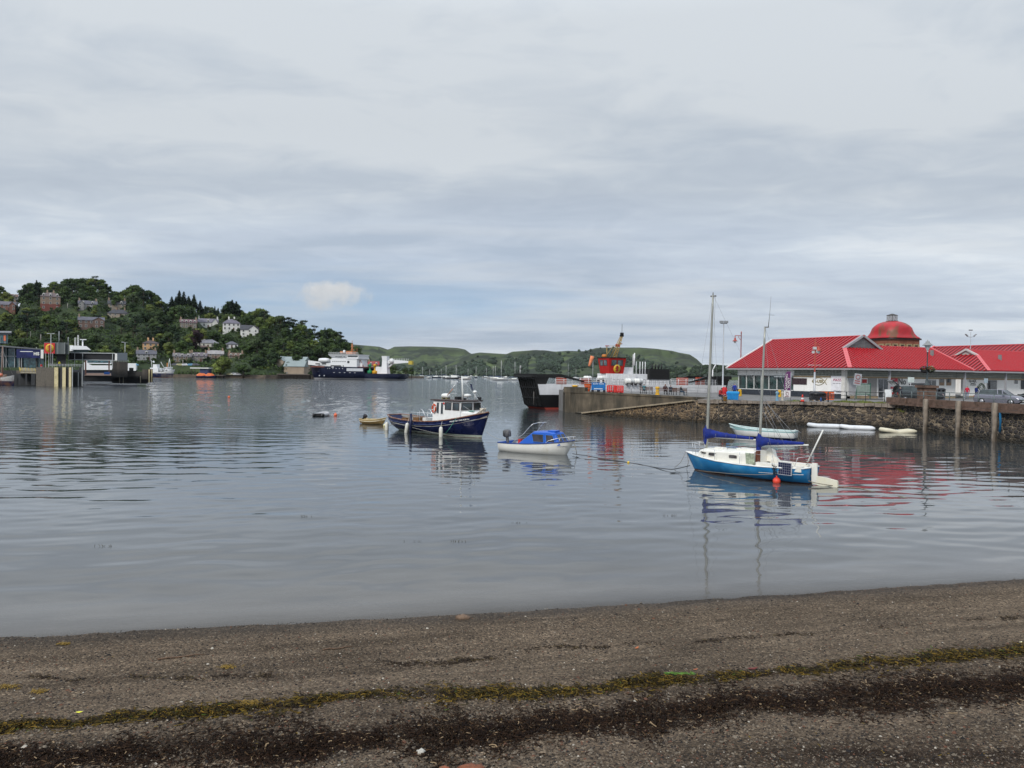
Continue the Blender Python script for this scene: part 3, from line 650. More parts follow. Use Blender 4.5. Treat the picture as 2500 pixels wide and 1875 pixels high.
# ---------------------------------------------------------------- blue and white cabin boat
def cabin_boat():
    t = thing('cabin_boat', (1.62, 48.2, 0), R(-31), 'small white motor boat with bright blue cabin and grey outboard', 'boat')
    secs = [(-2.35, .92, -.3, .56, 3.6), (-1.5, 1.0, -.35, .56, 3.6), (-.2, 1.03, -.38, .6, 3.4), (1., .95, -.38, .68, 3.), (1.7, .74, -.36, .76, 2.5), ((1.95, 2.3), .38, -.3, .84, 1.7), ((2.05, 2.68), .02, -.2, .92, 1.)]
    hull(secs, n=10).build('hull', mat('cream_hull', (.74, .73, .68), .3, var=.05, scale=1, dirt=(.55, .5, .33), dscale=1.2, dlo=.6, dhi=.8), t)
    bl = mat('bright_blue', (.02, .11, .5), .35, var=.12, scale=2)
    sheer_tube(secs, .035, mat('blue_rubber', (.02, .05, .2), .5), 'rubbing_strake', t)
    sheer_tube(secs[:6], .014, mat('hull_crease', (.4, .4, .4), .5), 'hull_line', t, dz=-.26, inset=.045)
    deck(secs, .04, bl, 'foredeck', t, lo=3)
    deck(secs, .3, mat('cockpit_grey', (.4, .42, .44), .6), 'cockpit', t, hi=4)
    deck(secs, .02, bl, 'transom_top', t, hi=2, inset=.05) if False else None
    MB().box(-2.37, -2.25, -.9, .9, .36, .6, bev=.03).build('transom', bl, t)
    # cabin
    w = .78; mb = MB(); S = []
    for (xb, xt, ws, zt) in ((-.95, -.9, .8, .62), (-.05, .12, .74, 1.38), (1.0, 1.0, .74, 1.4), (1.55, 1.5, .7, 1.36)):
        S.append([(xb, -ws-.04, .5), (xt, -ws+.05, zt-.06), (xt, -ws+.18, zt), (xt, ws-.18, zt), (xt, ws-.05, zt-.06), (xb, ws+.04, .5)])
    S.append([(1.98, -.6, .62), (1.62, -.56, 1.3), (1.62, -.45, 1.34), (1.62, .45, 1.34), (1.62, .56, 1.3), (1.98, .6, .62)])
    mb.loft(S, sm=False); c = mb.build('cabin', bl, t)
    gl = glass('dark_glass', (.03, .025, .03)); fr = mat('blue_frame', (.03, .17, .6), .4)
    def sd(x, z): k = (z-.5)/.85; return -(.82-.1*k+(.0))
    window(c, 'side_window', [(.2, sd(0, .78), .76), (.92, sd(0, .78), .74), (.86, sd(0, 1.2), 1.22), (.06, sd(0, 1.2), 1.22)], fr, gl, .02, .03)
    window(c, 'side_window', [(1.12, sd(0, .78)+.01, .76), (1.68, -.735, .78), (1.5, -.69, 1.2), (1.05, sd(0, 1.2), 1.21)], fr, gl, .02, .03)
    for a, b in ((-.52, -.03), (.03, .52)):
        window(c, 'windscreen', [(1.94, a, .72), (1.94, b, .72), (1.67, b*.96, 1.24), (1.67, a*.96, 1.24)], fr, gl, .02, .03)
    MB().box(.95, 1.5, -.35, .35, 1.37, 1.47, bev=.05).build('hatch', bl, c)
    mb = MB()
    for s in (-1, 1): mb.tube([(-1.35, s*.9, .55), (-.5, s*.82, 1.2), (-.1, s*.78, 1.65), (.1, s*.7, 1.85), (.3, s*.5, 1.92)], .02, 6)
    mb.tube([(.3, -.5, 1.92), (.7, 0, 1.95), (.3, .5, 1.92)], .02, 6); mb.build('canopy_hoop', chrome(), t)
    mb = MB()
    for s in (-1, 1):
        mb.tube([(1.0, s*.92, .62), (1.3, s*.85, .88), (1.9, s*.62, 1.05), (2.5, s*.25, 1.13), (2.75, 0, 1.15)], .018, 6)
        mb.bar((1.9, s*.62, .7), (1.95, s*.6, 1.05), .014); mb.bar((2.4, s*.3, .78), (2.5, s*.25, 1.13), .014)
    mb.build('bow_rail', chrome(), t)
    outboard('outboard_motor', t, (-2.2, .05, .6), mat('grey_cowl', (.1, .1, .105), .45, var=.6, scale=9), -.12, .95, True)
    mb = MB(); mb.box(-1.5, -1.3, .2, .5, .4, .75); mb.build('fuel_can', mat('fuel_red', (.45, .03, .03), .5), t)
    mb = MB(); mb.tube([(2.62, 0, .88), (2.8, 0, .3), (2.85, 0, .05)], .022, 6); mb.build('bow_line', rope_m(), t)
cabin_boat()
# ---------------------------------------------------------------- blue yacht with two masts
def yacht():
    t = thing('sailing_yacht', (11.9, 38.0, 0), R(131.3), 'light blue two masted sailing yacht with royal blue sail covers', 'sailing boat')
    secs = [(-3.32, .78, -.05, .78, 2.2), (-2.6, .96, -.2, .74, 2.2), (-1.2, 1.1, -.3, .7, 2.2), (0, 1.13, -.3, .7, 2.1), (1.2, 1.02, -.3, .73, 1.9), (2.2, .74, -.25, .79, 1.7), ((2.75, 2.95), .42, -.2, .85, 1.5), ((3.0, 3.45), .16, -.15, .9, 1.3), ((3.1, 3.72), .015, -.1, .93, 1.)]
    hm = mat('sky_blue_hull', (0, 0, 0), .35, var=.22, scale=1.4, zones=[(-9, (.12, .03, .02)), (.05, (.015, .03, .05)), (.075, (.02, .2, .46))], dirt=(.09, .32, .5), dscale=1.3, dlo=.52, dhi=.75)
    hull(secs, n=12).build('hull', hm, t)
    cr = mat('cream_gelcoat', (.78, .76, .69), .35, var=.05, scale=2, dirt=(.5, .45, .34), dscale=2.5, dlo=.62, dhi=.8)
    sheer_tube(secs, .035, mat('toe_rail', (.8, .8, .78), .4), 'toe_rail', t)
    deck(secs, .035, cr, 'deck', t, camber=.05, lo=2)
    deck(secs, .3, cr, 'cockpit_floor', t, hi=3)
    mb = MB(); S = []
    for x, hw, z in ((2.75, .3, .92), (2.62, .45, 1.12), (2.3, .55, 1.2), (1.2, .72, 1.25), (0, .78, 1.3), (-.75, .78, 1.32)):
        S.append([(x, -hw-.04, .7), (x, -hw, z-.1), (x, -hw+.14, z), (x, 0, z+.06), (x, hw-.14, z), (x, hw, z-.1), (x, hw+.04, .7)])
    mb.loft(S, sm=False); cb = mb.build('coachroof', cr, t)
    MB().box(-3.25, -.9, -.86, -.5, .6, .86, bev=.05).box(-3.25, -.9, .5, .86, .6, .86, bev=.05).build('cockpit_seat', cr, t)
    mb = MB(); S = []
    for x, z in ((-.7, 1.34), (-.85, 1.5), (-1.0, 1.46), (-1.1, 1.15), (-1.3, .95)): S.append([(x, -.5, .8), (x, -.52, z), (x, -.86, z-.1), (x, -.86, .8)])
    mb.loft(S, sm=False); mb.build('spray_coaming', cr, t)
    gl = glass('smoked_glass', (.05, .045, .045), .2)
    def port(xc):
        w_, h_ = .24, .095; k = 16; ring = []
        for i in range(k):
            a = 2*math.pi*i/k; ring.append((math.copysign(abs(math.cos(a))**.45, math.cos(a))*w_, math.copysign(abs(math.sin(a))**.45, math.sin(a))*h_))
        for s in (1,):
            hw = interp(-xc, [(-2.3, .55), (-1.2, .72), (0, .78), (.75, .78)])+.02
            zc = 1.0; tilt = .04
            mb = MB(); pr = [(xc+a, s*(hw+.015), zc+b) for a, b in ring]; mb.add(pr+[(xc, s*(hw+.02), zc)], [(i, (i+1) % k, k) for i in range(k)])
            f = MB(); f.tube([(a, b, c) for a, b, c in pr], .016, 5, close=True); fo = f.build('cabin_window', mat('window_trim', (.62, .6, .55), .4), cb); mb.build('pane', gl, fo)
    port(1.62); port(.36)
    # companionway: curtain, wooden door
    mb = MB(); S = []
    for i in range(9): x = -.34-.06*i; y = .835+.015*(i % 2); S.append([(x-.06, y, .74), (x, y-.02, 1.27)])
    mb.loft(S, cap=False, sm=False); mb.build('cabin_curtain', mat('curtain', (.3, .34, .25), .8, var=.5, scale=6), t)
    MB().box(-.86, -.8, .3, .62, .72, 1.38).build('companionway_door', mat('mahogany', (.13, .035, .015), .5, var=.3, scale=12), t)
    MB().box(-.5, .5, -.35, .35, 1.3, 1.4, bev=.08).box(1.35, 1.85, -.22, .22, 1.24, 1.33, bev=.05).build('sliding_hatch', cr, cb)
    alu = mat('mast_alloy', (.36, .36, .32), .4, .3, var=.12, scale=1.5)
    rake = R(1.7)
    def spar(x, z0, z1, r, nm):
        mb = MB(); n = 8; pts = [(x-(z0+(z1-z0)*i/n-z0)*math.tan(rake), 0, z0+(z1-z0)*i/n) for i in range(n+1)]
        mb.tube(pts, [r*(1-.35*(i/n)**2) for i in range(n+1)], 10); return mb.build(nm, alu, t), pts[-1]
    m1, t1 = spar(2.45, 1.1, 9.25, .075, 'main_mast'); m2, t2 = spar(-.62, 1.2, 7.45, .065, 'mizzen_mast')
    MB().box(t1[0]-.18, t1[0]+.14, -.04, .04, 9.15, 9.22).bar((t1[0], 0, 9.2), (t1[0], 0, 9.38), .03).build('masthead', mat('masthead', (.2, .2, .2), .5), m1)
    mb = MB(); mb.box(t2[0]-.2, t2[0]+.03, -.03, .03, 7.42, 7.48); mb.tube([(t2[0]-.18, 0, 7.45), (t2[0]-.24, 0, 8.0), (t2[0]-.3, 0, 8.95)], [.02, .012, .006], 5); mb.bar((t2[0]-.5, 0, 8.02), (t2[0]-.18, 0, 8.05), .008); mb.build('aerial', mat('masthead', (.2, .2, .2), .5), m2)
    sb = mat('royal_blue_canvas', (.006, .02, .18), .75, var=.3, scale=5, bump=.5, bscale=9)
    def boom(x0, z0, L, z1, nm):
        mb = MB(); mb.tube([(x0, 0, z0), (x0-L, 0, z1)], .04, 8); b = mb.build(nm, mat('boom_white', (.72, .71, .66), .4), t)
        S = []; n = 22
        for i in range(n+1):
            f = i/n; x = x0+.12-(L-.12)*f*1.0; z = z0+(z1-z0)*f
            h = .22*(1-f)+.1+.2*math.exp(-f*9); w = .13*(1-f)+.07; hz = .03+.22*math.exp(-f*11)
            ring = []
            for k in range(12):
                a = 2*math.pi*k/12; wr = 1+.09*math.sin(5*a+i*1.9)*(1-.4*f)+.05*math.sin(11*f*6+k)
                ring.append((x+.02*math.sin(k*2+i), w*math.cos(a)*wr, z+.02-hz+(h+hz)*(.5+.5*math.sin(a))*wr))
            S.append(ring)
        mb = MB(); mb.loft(S, close=True); mb.build('sail_cover', sb, b)
        for f in (.22, .42, .62, .86): MB().tube([(x0-L*f, .17*(1-f)+.07, z0+.2), (x0-L*f, .16*(1-f)+.07, z0-.02), (x0-L*f-.02, 0, z0-.06)], .008, 4).build('sail_tie', rope_m((.35, .34, .3), 'pale_rope'), b)
        mb = MB(); mb.tube([(x0+.02, 0, z0+.55+.2*0), (x0+.03, 0, z0+.35), (x0+.08, 0, z0+.1), (x0+.08, 0, z0-.25), (x0+.05, 0, z0-.42)], [.07, .1, .14, .12, .08], 9); mb.build('luff_cover', sb, b)
    boom(2.42, 1.82, 2.95, 1.86, 'main_boom'); boom(-.66, 1.62, 2.5, 1.82, 'mizzen_boom')
    ln = mat('rigging_wire', (.25, .25, .26), .4, .5); r_ = .006
    mb = MB(); A = Vector(t1)
    mb.tube([A, (3.62, 0, .95)], r_, 4)
    for s in (-1, 1): mb.bar(A, (2.1, s*.78, .78), r_, 4)
    mb.bar(A+Vector((-.15, 0, 0)), Vector((2.3, 0, 1.9)), r_*1.2, 4); mb.bar(A, (-2.9, .7, .8), r_, 4); mb.bar(A, (-2.9, -.7, .8), r_, 4) if False else None
    mb.build('main_rigging', ln, t)
    mb = MB(); B = Vector(t2)
    for s in (-1, 1): mb.bar(B+Vector((0, 0, -.3)), (-1.0, s*1.02, .72), r_, 4); mb.bar((-.7, 0, 3.9), (-2.0, s*.95, .74), r_, 4)
    mb.bar((-.75, 0, 4.1), (-2.4, 0, 1.85), .009, 4); mb.bar((-.75, 0, 3.9), (-2.9, 0, 1.85), .009, 4); mb.bar((-.72, 0, 3.4), (-1.9, 0, 1.8), .009, 4); mb.bar((-3.1, 0, 1.82), (-3.2, -.4, .8), .009, 4)
    mb.bar(B, (-3.25, 0, .8), r_, 4)
    mb.bar((.2, .3, 1.35), (.6, 0, 1.84), .012, 4); mb.bar((.95, .4, 1.3), (.6, 0, 1.84), .012, 4)
    mb.build('mizzen_rigging', ln, t)
    mb = MB(); rm = chrome()
    for s in (-1, 1):
        mb.tube([(3.6, s*.05, 1.45), (3.1, s*.32, 1.48), (2.5, s*.62, 1.45)], .014, 5); mb.tube([(3.1, s*.3, .9), (3.1, s*.32, 1.48)], .013, 5); mb.bar((2.75, s*.5, .85), (2.9, s*.42, 1.47), .012)
        for x, b in ((1.3, .98), (-.2, 1.08), (-1.9, 1.02)): mb.bar((x, s*b, .7), (x, s*b, 1.28), .013)
        mb.tube([(2.5, s*.62, 1.45), (1.3, s*.98, 1.27), (-.2, s*1.08, 1.27), (-1.9, s*1.02, 1.27), (-3.1, s*.78, 1.2)], .005, 4)
    mb.tube([(-2.9, .8, .78), (-3.05, .78, 1.25), (-3.25, .0, 1.3), (-3.05, -.78, 1.25), (-2.9, -.8, .78)], .014, 5)
    mb.build('guard_rail', rm, t)
    MB().bar((-2.95, -.25, .85), (-3.62, -.5, 2.55), .035, 6).build('outrigger_pole', mat('boom_white', (.72, .71, .66), .4), t)
    # solar panel hung on the quarter
    M = Matrix.Translation((-2.55, .98, .72)) @ Matrix.Rotation(R(-6), 4, 'Z')
    mb = MB(); mb.box(-.36, .36, 0, .04, -.3, .3, 0, M); sp = mb.build('solar_panel', mat('panel_frame', (.6, .6, .62), .4, .4), t)
    mb = MB()
    for i in range(6):
        for j in range(5): mb.box(-.335+i*.113, -.335+i*.113+.104, .041, .044, -.275+j*.111, -.275+j*.111+.103, 0, M)
    mb.build('solar_cells', mat('solar_cell', (.015, .02, .06), .2), sp)
    # lifted rudder on the transom
    MB().box(-3.62, -3.36, -.06, .06, .1, 1.0, bev=.02).build('rudder_stock', cr, t)
    mb = MB(); mb.extr([(-3.35, .42), (-3.4, .05), (-4.35, -.12), (-4.62, .02), (-4.6, .3), (-4.1, .38)], -.05, .05); mb.build('rudder_blade', mat('rudder_cream', (.74, .71, .58), .45, var=.05, dirt=(.6, .5, .25), dlo=.5, dhi=.8), t)
    MB().bar((-3.4, 0, .98), (-2.3, 0, 1.02), .022).build('tiller', mat('mahogany', (.13, .035, .015), .5), t)
    rnd = random.Random(3); mb = MB(); pts = [(-2.05+rnd.uniform(-.14, .14), .99+rnd.uniform(-.02, .08), .6+rnd.uniform(-.28, .25)) for _ in range(26)]; mb.tube(pts, .016, 4); mb.build('tangled_line', rope_m((.05, .05, .05), 'dark_rope'), t)
    mb = MB(); mb.tube([(3.0, .2, .02), (1.8, .92, .12), (.2, 1.2, .2), (-1.2, 1.2, .3), (-2.0, 1.12, .4)], .013, 5); mb.build('side_line', rope_m((.25, .22, .17), 'tan_rope'), t)
    mb = MB(); mb.tube([(3.7, .05, .92), (3.85, .3, .35), (4.1, .5, .05)], .014, 5); mb.tube([(3.68, 0, .92), (3.5, .1, .4), (3.6, .1, .02)], .014, 5); mb.build('bow_line', rope_m(), t)
    M = Matrix.Translation((2.05, .655, 1.03)) @ Matrix.Rotation(R(180-8), 4, 'Z')
    mb = MB(); text_into(mb, 'Otter', .15, 0, Matrix.Translation((2.22, .62, 1.04)) @ Matrix.Rotation(R(172), 4, 'Z'), .02); mb.build('name_lettering', mat('lettering_dark', (.08, .07, .06), .6), cb)
yacht()
def buoy(px, py, r, col, lab, h=1.0, name='buoy', top=True):
    p = G(px, py); mb = MB(); mb.ball((0, 0, r*.45), r, 0, 14, (1, 1, h))
    if top: mb.bar((0, 0, r*1.3), (0, 0, r*1.75), r*.16, 8); mb.tube([(r*.18*math.cos(a), 0, r*1.75+r*.14*math.sin(a)) for a in np.linspace(0, 2*math.pi, 9)[:-1]], r*.06, 5, close=True)
    o = mb.build(name, mat('buoy_%02d%02d%02d' % tuple(int(c*99) for c in col), col, .45, var=.15, scale=6, dirt=tuple(c*.4 for c in col), dlo=.6, dhi=.8)); o.location = p
    return tag(o, lab, 'buoy')
buoy(1896, 1179, .185, (.75, .07, .04), 'round coral red fender buoy floating beside the blue yacht hull')
buoy(819, 1015, .2, (.75, .16, .07), 'orange buoy tied to the small grey inflatable dinghy')
buoy(559, 971, .22, (.7, .14, .05), 'small orange mooring buoy alone on the open water at left')
buoy(940, 1041, .16, (.72, .66, .35), 'pale yellow buoy between the yellow rowing boat and the navy work boat')
buoy(1534, 1130, .07, (.75, .5, .05), 'tiny yellow float on the mooring line left of the blue yacht', top=False, name='float')
# ---------------------------------------------------------------- open skiff
def skiff():
    t = thing('skiff', (20.6, 61.9, 0), R(145), 'open white skiff with teal stripe and dark blue bottom behind the yacht', 'boat')
    secs = [(-2.55, .78, -.3, .7, 3.4), (-1.6, .9, -.35, .68, 3.3), (0, .95, -.35, .7, 3.), (1.3, .78, -.3, .78, 2.6), ((1.9, 2.2), .42, -.2, .9, 1.8), ((2.1, 2.85), .02, -.1, 1.04, 1.)]
    hull(secs, n=12).build('hull', mat('skiff_hull', (0, 0, 0), .35, var=.06, zones=[(-9, (.012, .016, .07)), (.16, (.76, .76, .74)), (.58, (.3, .5, .5))]), t)
    sheer_tube(secs, .035, mat('skiff_rail', (.6, .7, .68), .5), 'gunwale', t)
    deck(secs, .3, mat('skiff_inside', (.42, .52, .52), .6, var=.2), 'inside', t, camber=0)
    for x in (-1.6, -.2, 1.1): MB().box(x-.13, x+.13, -.78, .78, .5, .55).build('thwart', mat('skiff_rail', (.6, .7, .68), .5), t)
    mb = MB(); mb.tube([(-2.2, .4, .6), (-2.6, .3, .85), (-3.0, .1, .6)], .02, 5); mb.build('grab_rail', chrome(), t)
skiff()
# ---------------------------------------------------------------- yellow rowing boat
def rowboat():
    p = (-11.9*1.2, 73.2, 0); c = G(912, 1035)
    t = thing('rowing_boat', (c.x, c.y, 0), R(-25), 'small yellow clinker rowing boat with tilted black outboard', 'boat')
    secs = [(-1.3, .55, -.02, .48, 1.9), (-.7, .68, -.1, .42, 1.9), (0, .72, -.1, .42, 1.8), (.7, .56, -.06, .5, 1.6), ((1.05, 1.15), .3, 0, .58, 1.4), ((1.15, 1.45), .02, .05, .66, 1.)]
    hm = mat('ochre_clinker', (.62, .43, .17), .5, var=.12, scale=3)
    h = hull(secs, n=10).build('hull', hm, t)
    for k in range(4): sheer_tube([(a, b*(1-.045*(k+1)**1.35), c_, d, e) for a, b, c_, d, e in secs[:-1]], .013, mat('ochre_dark', (.32, .2, .07), .6), 'plank_edge', h, dz=-.09*(k+1))
    sheer_tube(secs, .028, mat('ochre_rail', (.6, .48, .26), .5), 'gunwale', t)
    deck(secs, .2, mat('ochre_inside', (.6, .52, .36), .6), 'inside', t, camber=0, inset=.04)
    for x in (-.8, .1): MB().box(x-.1, x+.1, -.6, .6, .34, .37).build('thwart', hm, t)
    outboard('outboard_motor', t, (-1.25, 0, .45), mat('black_cowl', (.02, .02, .025), .4), .75, .72)
rowboat()
def rib(name, loc, rz, L, W, r, col, lab, cat='dinghy', dark=None, flat=1.0, group=None, sag=0., eng=False):
    t = thing(name, loc, rz, lab, cat, group)
    m = mat('dinghy_%02d%02d' % (int(col[0]*99), int(col[2]*99)), col, .6, var=.08, scale=3, dirt=tuple(c*.6 for c in col), dlo=.55, dhi=.8)
    h = L/2; w = W/2-r; z = r*.75; pts = []
    pts += [(-h, -w, z, .45), (-h+.25, -w, z, .9), (-h+.45, -w, z, 1.), (0, -w, z-sag, 1), (h*.45, -w, z, 1)]
    for i in range(1, 8):
        a = -math.pi/2+math.pi*i/8; pts.append((h*.45+(h*.5)*math.cos(a), w*math.sin(a), z+.1*math.cos(a)*flat, 1))
    pts += [(h*.45, w, z, 1), (0, w, z-sag, 1), (-h+.45, w, z, 1.), (-h+.25, w, z, .9), (-h, w, z, .45)]
    mb = MB(); mb.tube([p[:3] for p in pts], [r*p[3] for p in pts], 12); mb.build('tube', m, t)
    MB().box(-h+.35, h*.75, -w, w, z-r*.5, z-r*.3).build('floor', mat('dinghy_floor', (.2, .21, .22), .7), t)
    MB().box(-h+.3, -h+.36, -w, w, z-r*.4, z+r*.9).build('transom', mat('dinghy_transom', tuple(c*.85 for c in col), .6) if not dark else black_r(), t)
    MB().box(-.1, .12, -w, w, z+r*.3, z+r*.42).build('seat', mat('dinghy_seat', (.5, .5, .5), .6), t)
    if dark:
        mb = MB()
        for s in (-1, 1): mb.tube([(-h+.0, s*w, z), (-h+.3, s*w, z)], [r*.6, r*1.03], 12)
        mb.build('tube_end', black_r(), t)
    return t
c = G(785, 1015.5); rib('inflatable_dinghy', (c.x, c.y, 0), R(85), 2.6, 1.4, .2, (.42, .42, .43), 'small grey and black inflatable dinghy seen from its stern', dark=True)
rib('inflatable_dinghy', (31.6, 76.2, 0), R(166), 3.3, 1.35, .2, (.66, .68, .7), 'long pale grey inflatable dinghy at the stone wall, leftmost of the three', group='inflatable dinghies by the wall')
rib('inflatable_dinghy', (33.9, 74.2, 0), R(158), 3.1, 1.35, .2, (.72, .73, .75), 'white inflatable dinghy in the middle of the three by the stone wall', group='inflatable dinghies by the wall')
rib('inflatable_dinghy', (36.0, 70.6, 0), R(174), 3.1, 1.2, .2, (.66, .61, .46), 'cream half deflated inflatable dinghy by the stone wall', sag=.14, group='inflatable dinghies by the wall')
# ---------------------------------------------------------------- mooring lines
def on_w(px, py, z=0.): p = G(px, py, z); return p
rope('mooring_rope', [(-1.9, 57.9, .5), (.6, 49.9, .9)], .014, rope_m((.35, .34, .3), 'pale_rope'), 'thin pale line from the navy work boat to the cabin boat stern', .5)
rope('mooring_rope', [(3.8, 46.8, .1), (4.5, 45.7, .12), (6.5, 43.5, .02), on_w(1560, 1133, .01), on_w(1640, 1146, .1), (9.6, 40.6, .2)], .022, rope_m((.06, .055, .05), 'dark_rope'), 'dark line joining the cabin boat and the bow of the blue yacht', .12)
rope('mooring_rope', [(13.3, 36.3, .35), (14.2, 34.9, .12), on_w(2100, 1192, .02), on_w(2200, 1212, .01), on_w(2330, 1238, -.005), on_w(2440, 1262, -.01)], .02, rope_m((.22, .18, .12), 'tan_rope'), 'tan line running right from the yacht stern into the water', .15)
a = G(801, 1011, .2); b = G(817, 1017, .05); rope('mooring_rope', [a, b], .014, rope_m(), 'short line from grey inflatable dinghy to orange buoy', .3)
a = G(884, 1025, .3); b = G(850, 1027, 0.); rope('mooring_rope', [a, b], .02, rope_m(), 'short line from the yellow rowing boat down into the water', .3)
a = G(936, 1038, .1); b = Vector((-10.1, 66.2, .7)); rope('mooring_rope', [a, b], .02, rope_m(), 'line between the pale yellow buoy and the navy stern', .6)
# kelp tips that break the surface
rnd = random.Random(8)
for px, py in ((755, 1262), (250, 1335), (1125, 1323), (1010, 1323), (1265, 1278), (1634, 1260)):
    p = G(px, py); mb = MB(); n_ = 8 if px != 1010 else 4
    for k in range(n_):
        x = rnd.uniform(-.28, .28); mb.tube([(x, 0, -.02), (x+rnd.uniform(-.02, .02), 0, .03), (x+rnd.uniform(-.05, .05), 0, rnd.uniform(.03, .08))], [.006, .006, .003], 4)
    o = mb.build('kelp_tips', mat('kelp', (.05, .04, .02), .5)); o.location = p
    tag(o, 'dark kelp tips breaking the water surface', 'seaweed', 'kelp tips in the shallows', 'stuff')
# ================================================================ quay on the right
DK = 2.45
def stone_mat():
    m = bpy.data.materials.new('rubble_stone'); m.use_nodes = True; t = NT(m.node_tree); b = m.node_tree.nodes['Principled BSDF']
    co = t.n('ShaderNodeTexCoord').outputs['Object']; x, y, z = t.sep(co)
    w = t.noise(co, 2., 3); v = t.comb(t.math('ADD', x, t.math('MULTIPLY', w, .25)), t.math('MULTIPLY', y, .8), t.math('ADD', t.math('MULTIPLY', z, 1.45), t.math('MULTIPLY', w, .25)))
    ve = t.n('ShaderNodeTexVoronoi', feature='DISTANCE_TO_EDGE'); ve.inputs['Scale'].default_value = 2.5; ve.inputs['Randomness'].default_value = .85; t.set(ve.inputs['Vector'], v)
    vc = t.n('ShaderNodeTexVoronoi'); vc.inputs['Scale'].default_value = 2.5; vc.inputs['Randomness'].default_value = .85; t.set(vc.inputs['Vector'], v)
    rc = t.sep(vc.outputs['Color'])[0]
    stone = t.ramp(rc, [(.0, (.02, .018, .018)), (.4, (.045, .037, .033)), (.65, (.07, .055, .045)), (.85, (.12, .09, .06)), (1., (.2, .15, .1))])
    stone = t.mix(1., stone, t.ramp(t.noise(co, 9., 5, .65), [(.3, .6), (.7, 1.5)]), 'MULTIPLY')
    mor = t.mix(1., (.33, .26, .18), t.ramp(t.noise(co, 3., 4), [(.35, .45), (.65, 1.2)]), 'MULTIPLY')
    c = t.mix(t.ramp(ve.outputs[0], [(.03, 1.), (.07, 0.)]), stone, mor)
    # tide line: weed and slime below, paler dry stone at the top
    zt = t.math('ADD', z, t.math('MULTIPLY', t.noise(co, 1.3, 3), .5))
    c = t.mix(t.ramp(zt, [(.45, .88), (1.0, 0.)]), c, (.018, .015, .009))
    left = t.ramp(t.math('DIVIDE', t.math('SUBTRACT', 26., x), 14.), [(.1, 0.), (.7, .55)])
    c = t.mix(left, c, t.mix(1., c, (1.6, 1.3, .85), 'MULTIPLY'))
    c = t.mix(t.ramp(z, [(.18, 0.), (.235, .0)]), c, c)
    t.set(b.inputs['Base Color'], c); b.inputs['Roughness'].default_value = .85
    bn = t.n('ShaderNodeBump'); bn.inputs['Strength'].default_value = 1.; bn.inputs['Distance'].default_value = .12
    t.set(bn.inputs['Height'], t.math('ADD', t.ramp(ve.outputs[0], [(.0, 0.), (.16, .8), (.4, 1.)]), t.math('MULTIPLY', t.noise(co, 12., 4), .25)))
    t.set(b.inputs['Normal'], bn.outputs[0]); return m
STONE = stone_mat()
CONC = mat('quay_concrete', (.115, .093, .066), .9, var=.3, scale=1.2, dirt=(.045, .04, .03), dscale=1.1, dlo=.42, dhi=.6, streak=True, bump=.4, bscale=14)
CONC_L = mat('coping_concrete', (.3, .27, .23), .9, var=.25, scale=2, dirt=(.12, .1, .08), dscale=3)
TAR = mat('quay_tarmac', (.17, .165, .16), .9, var=.2, scale=.5, dirt=(.1, .09, .085), dscale=.4, bump=.2, bscale=40)
def wall_strip(path, zt, zb, th, name, m, step=.55, jit=.05, cop=None, seed=1, zfn=None):
    rnd = random.Random(seed); mb = MB(); S = []
    pts = []; zs = []
    for (a, za), (b, zb_) in zip(zip(path, zt), zip(path[1:], zt[1:])):
        L = math.dist(a, b); n = max(1, int(L/step))
        for i in range(n): f = i/n; pts.append((a[0]+(b[0]-a[0])*f, a[1]+(b[1]-a[1])*f)); zs.append(za+(zb_-za)*f)
    pts.append(path[-1]); zs.append(zt[-1])
    for i, (p, z) in enumerate(zip(pts, zs)):
        q = pts[min(i+1, len(pts)-1)]; r = pts[max(0, i-1)]; d = Vector((q[0]-r[0], q[1]-r[1])).normalized(); n = Vector((d.y, -d.x))   # towards the water
        row = []
        for k, f in enumerate((0, .2, .4, .6, .8, 1.)):
            zz = zb+(z-zb)*f; off = (1-f)*.28+rnd.uniform(-jit, jit)
            row.append((p[0]+n.x*off, p[1]+n.y*off, zz+(rnd.uniform(-jit, jit)*.7 if 0 < k < 6 else 0)))
        row.append((p[0]-n.x*th, p[1]-n.y*th, z+rnd.uniform(-.02, .02)))
        S.append(row)
    mb.loft(S, cap=True, sm=False); return mb.build(name, m)
SW = [(20.0, 81.5), (26, 80.2), (33, 79.4), (38.6, 76.2), (40.6, 55), (42.5, 38)]
o = wall_strip(SW, [2.36, 2.36, 2.36, 2.36, 2.36, 2.36], -1.2, .7, 'stone_wall', STONE, jit=.06)
tag(o, 'rough dark stone harbour wall with pale mortar below the red roofed buildings', 'wall')
mb = MB(); rnd = random.Random(5)
for a, b in zip(SW[:3], SW[1:4]):
    L = math.dist(a, b); s = 0
    while s < L-.3:
        w = rnd.uniform(.5, .95); f0 = s/L; f1 = min(1, (s+w-.04)/L)
        p = Vector((a[0]+(b[0]-a[0])*f0, a[1]+(b[1]-a[1])*f0, 2.3)); q = Vector((a[0]+(b[0]-a[0])*f1, a[1]+(b[1]-a[1])*f1, 2.3+rnd.uniform(-.03, .03)))
        mb.beam(p, q, .5, .34+rnd.uniform(-.08, .08)); s += w
cp = mb.build('coping', mat('coping_stone', (.24, .2, .165), .9, var=.35, scale=1.5, dirt=(.08, .065, .05), dscale=2.5, bump=.6, bscale=8)); cp.parent = o
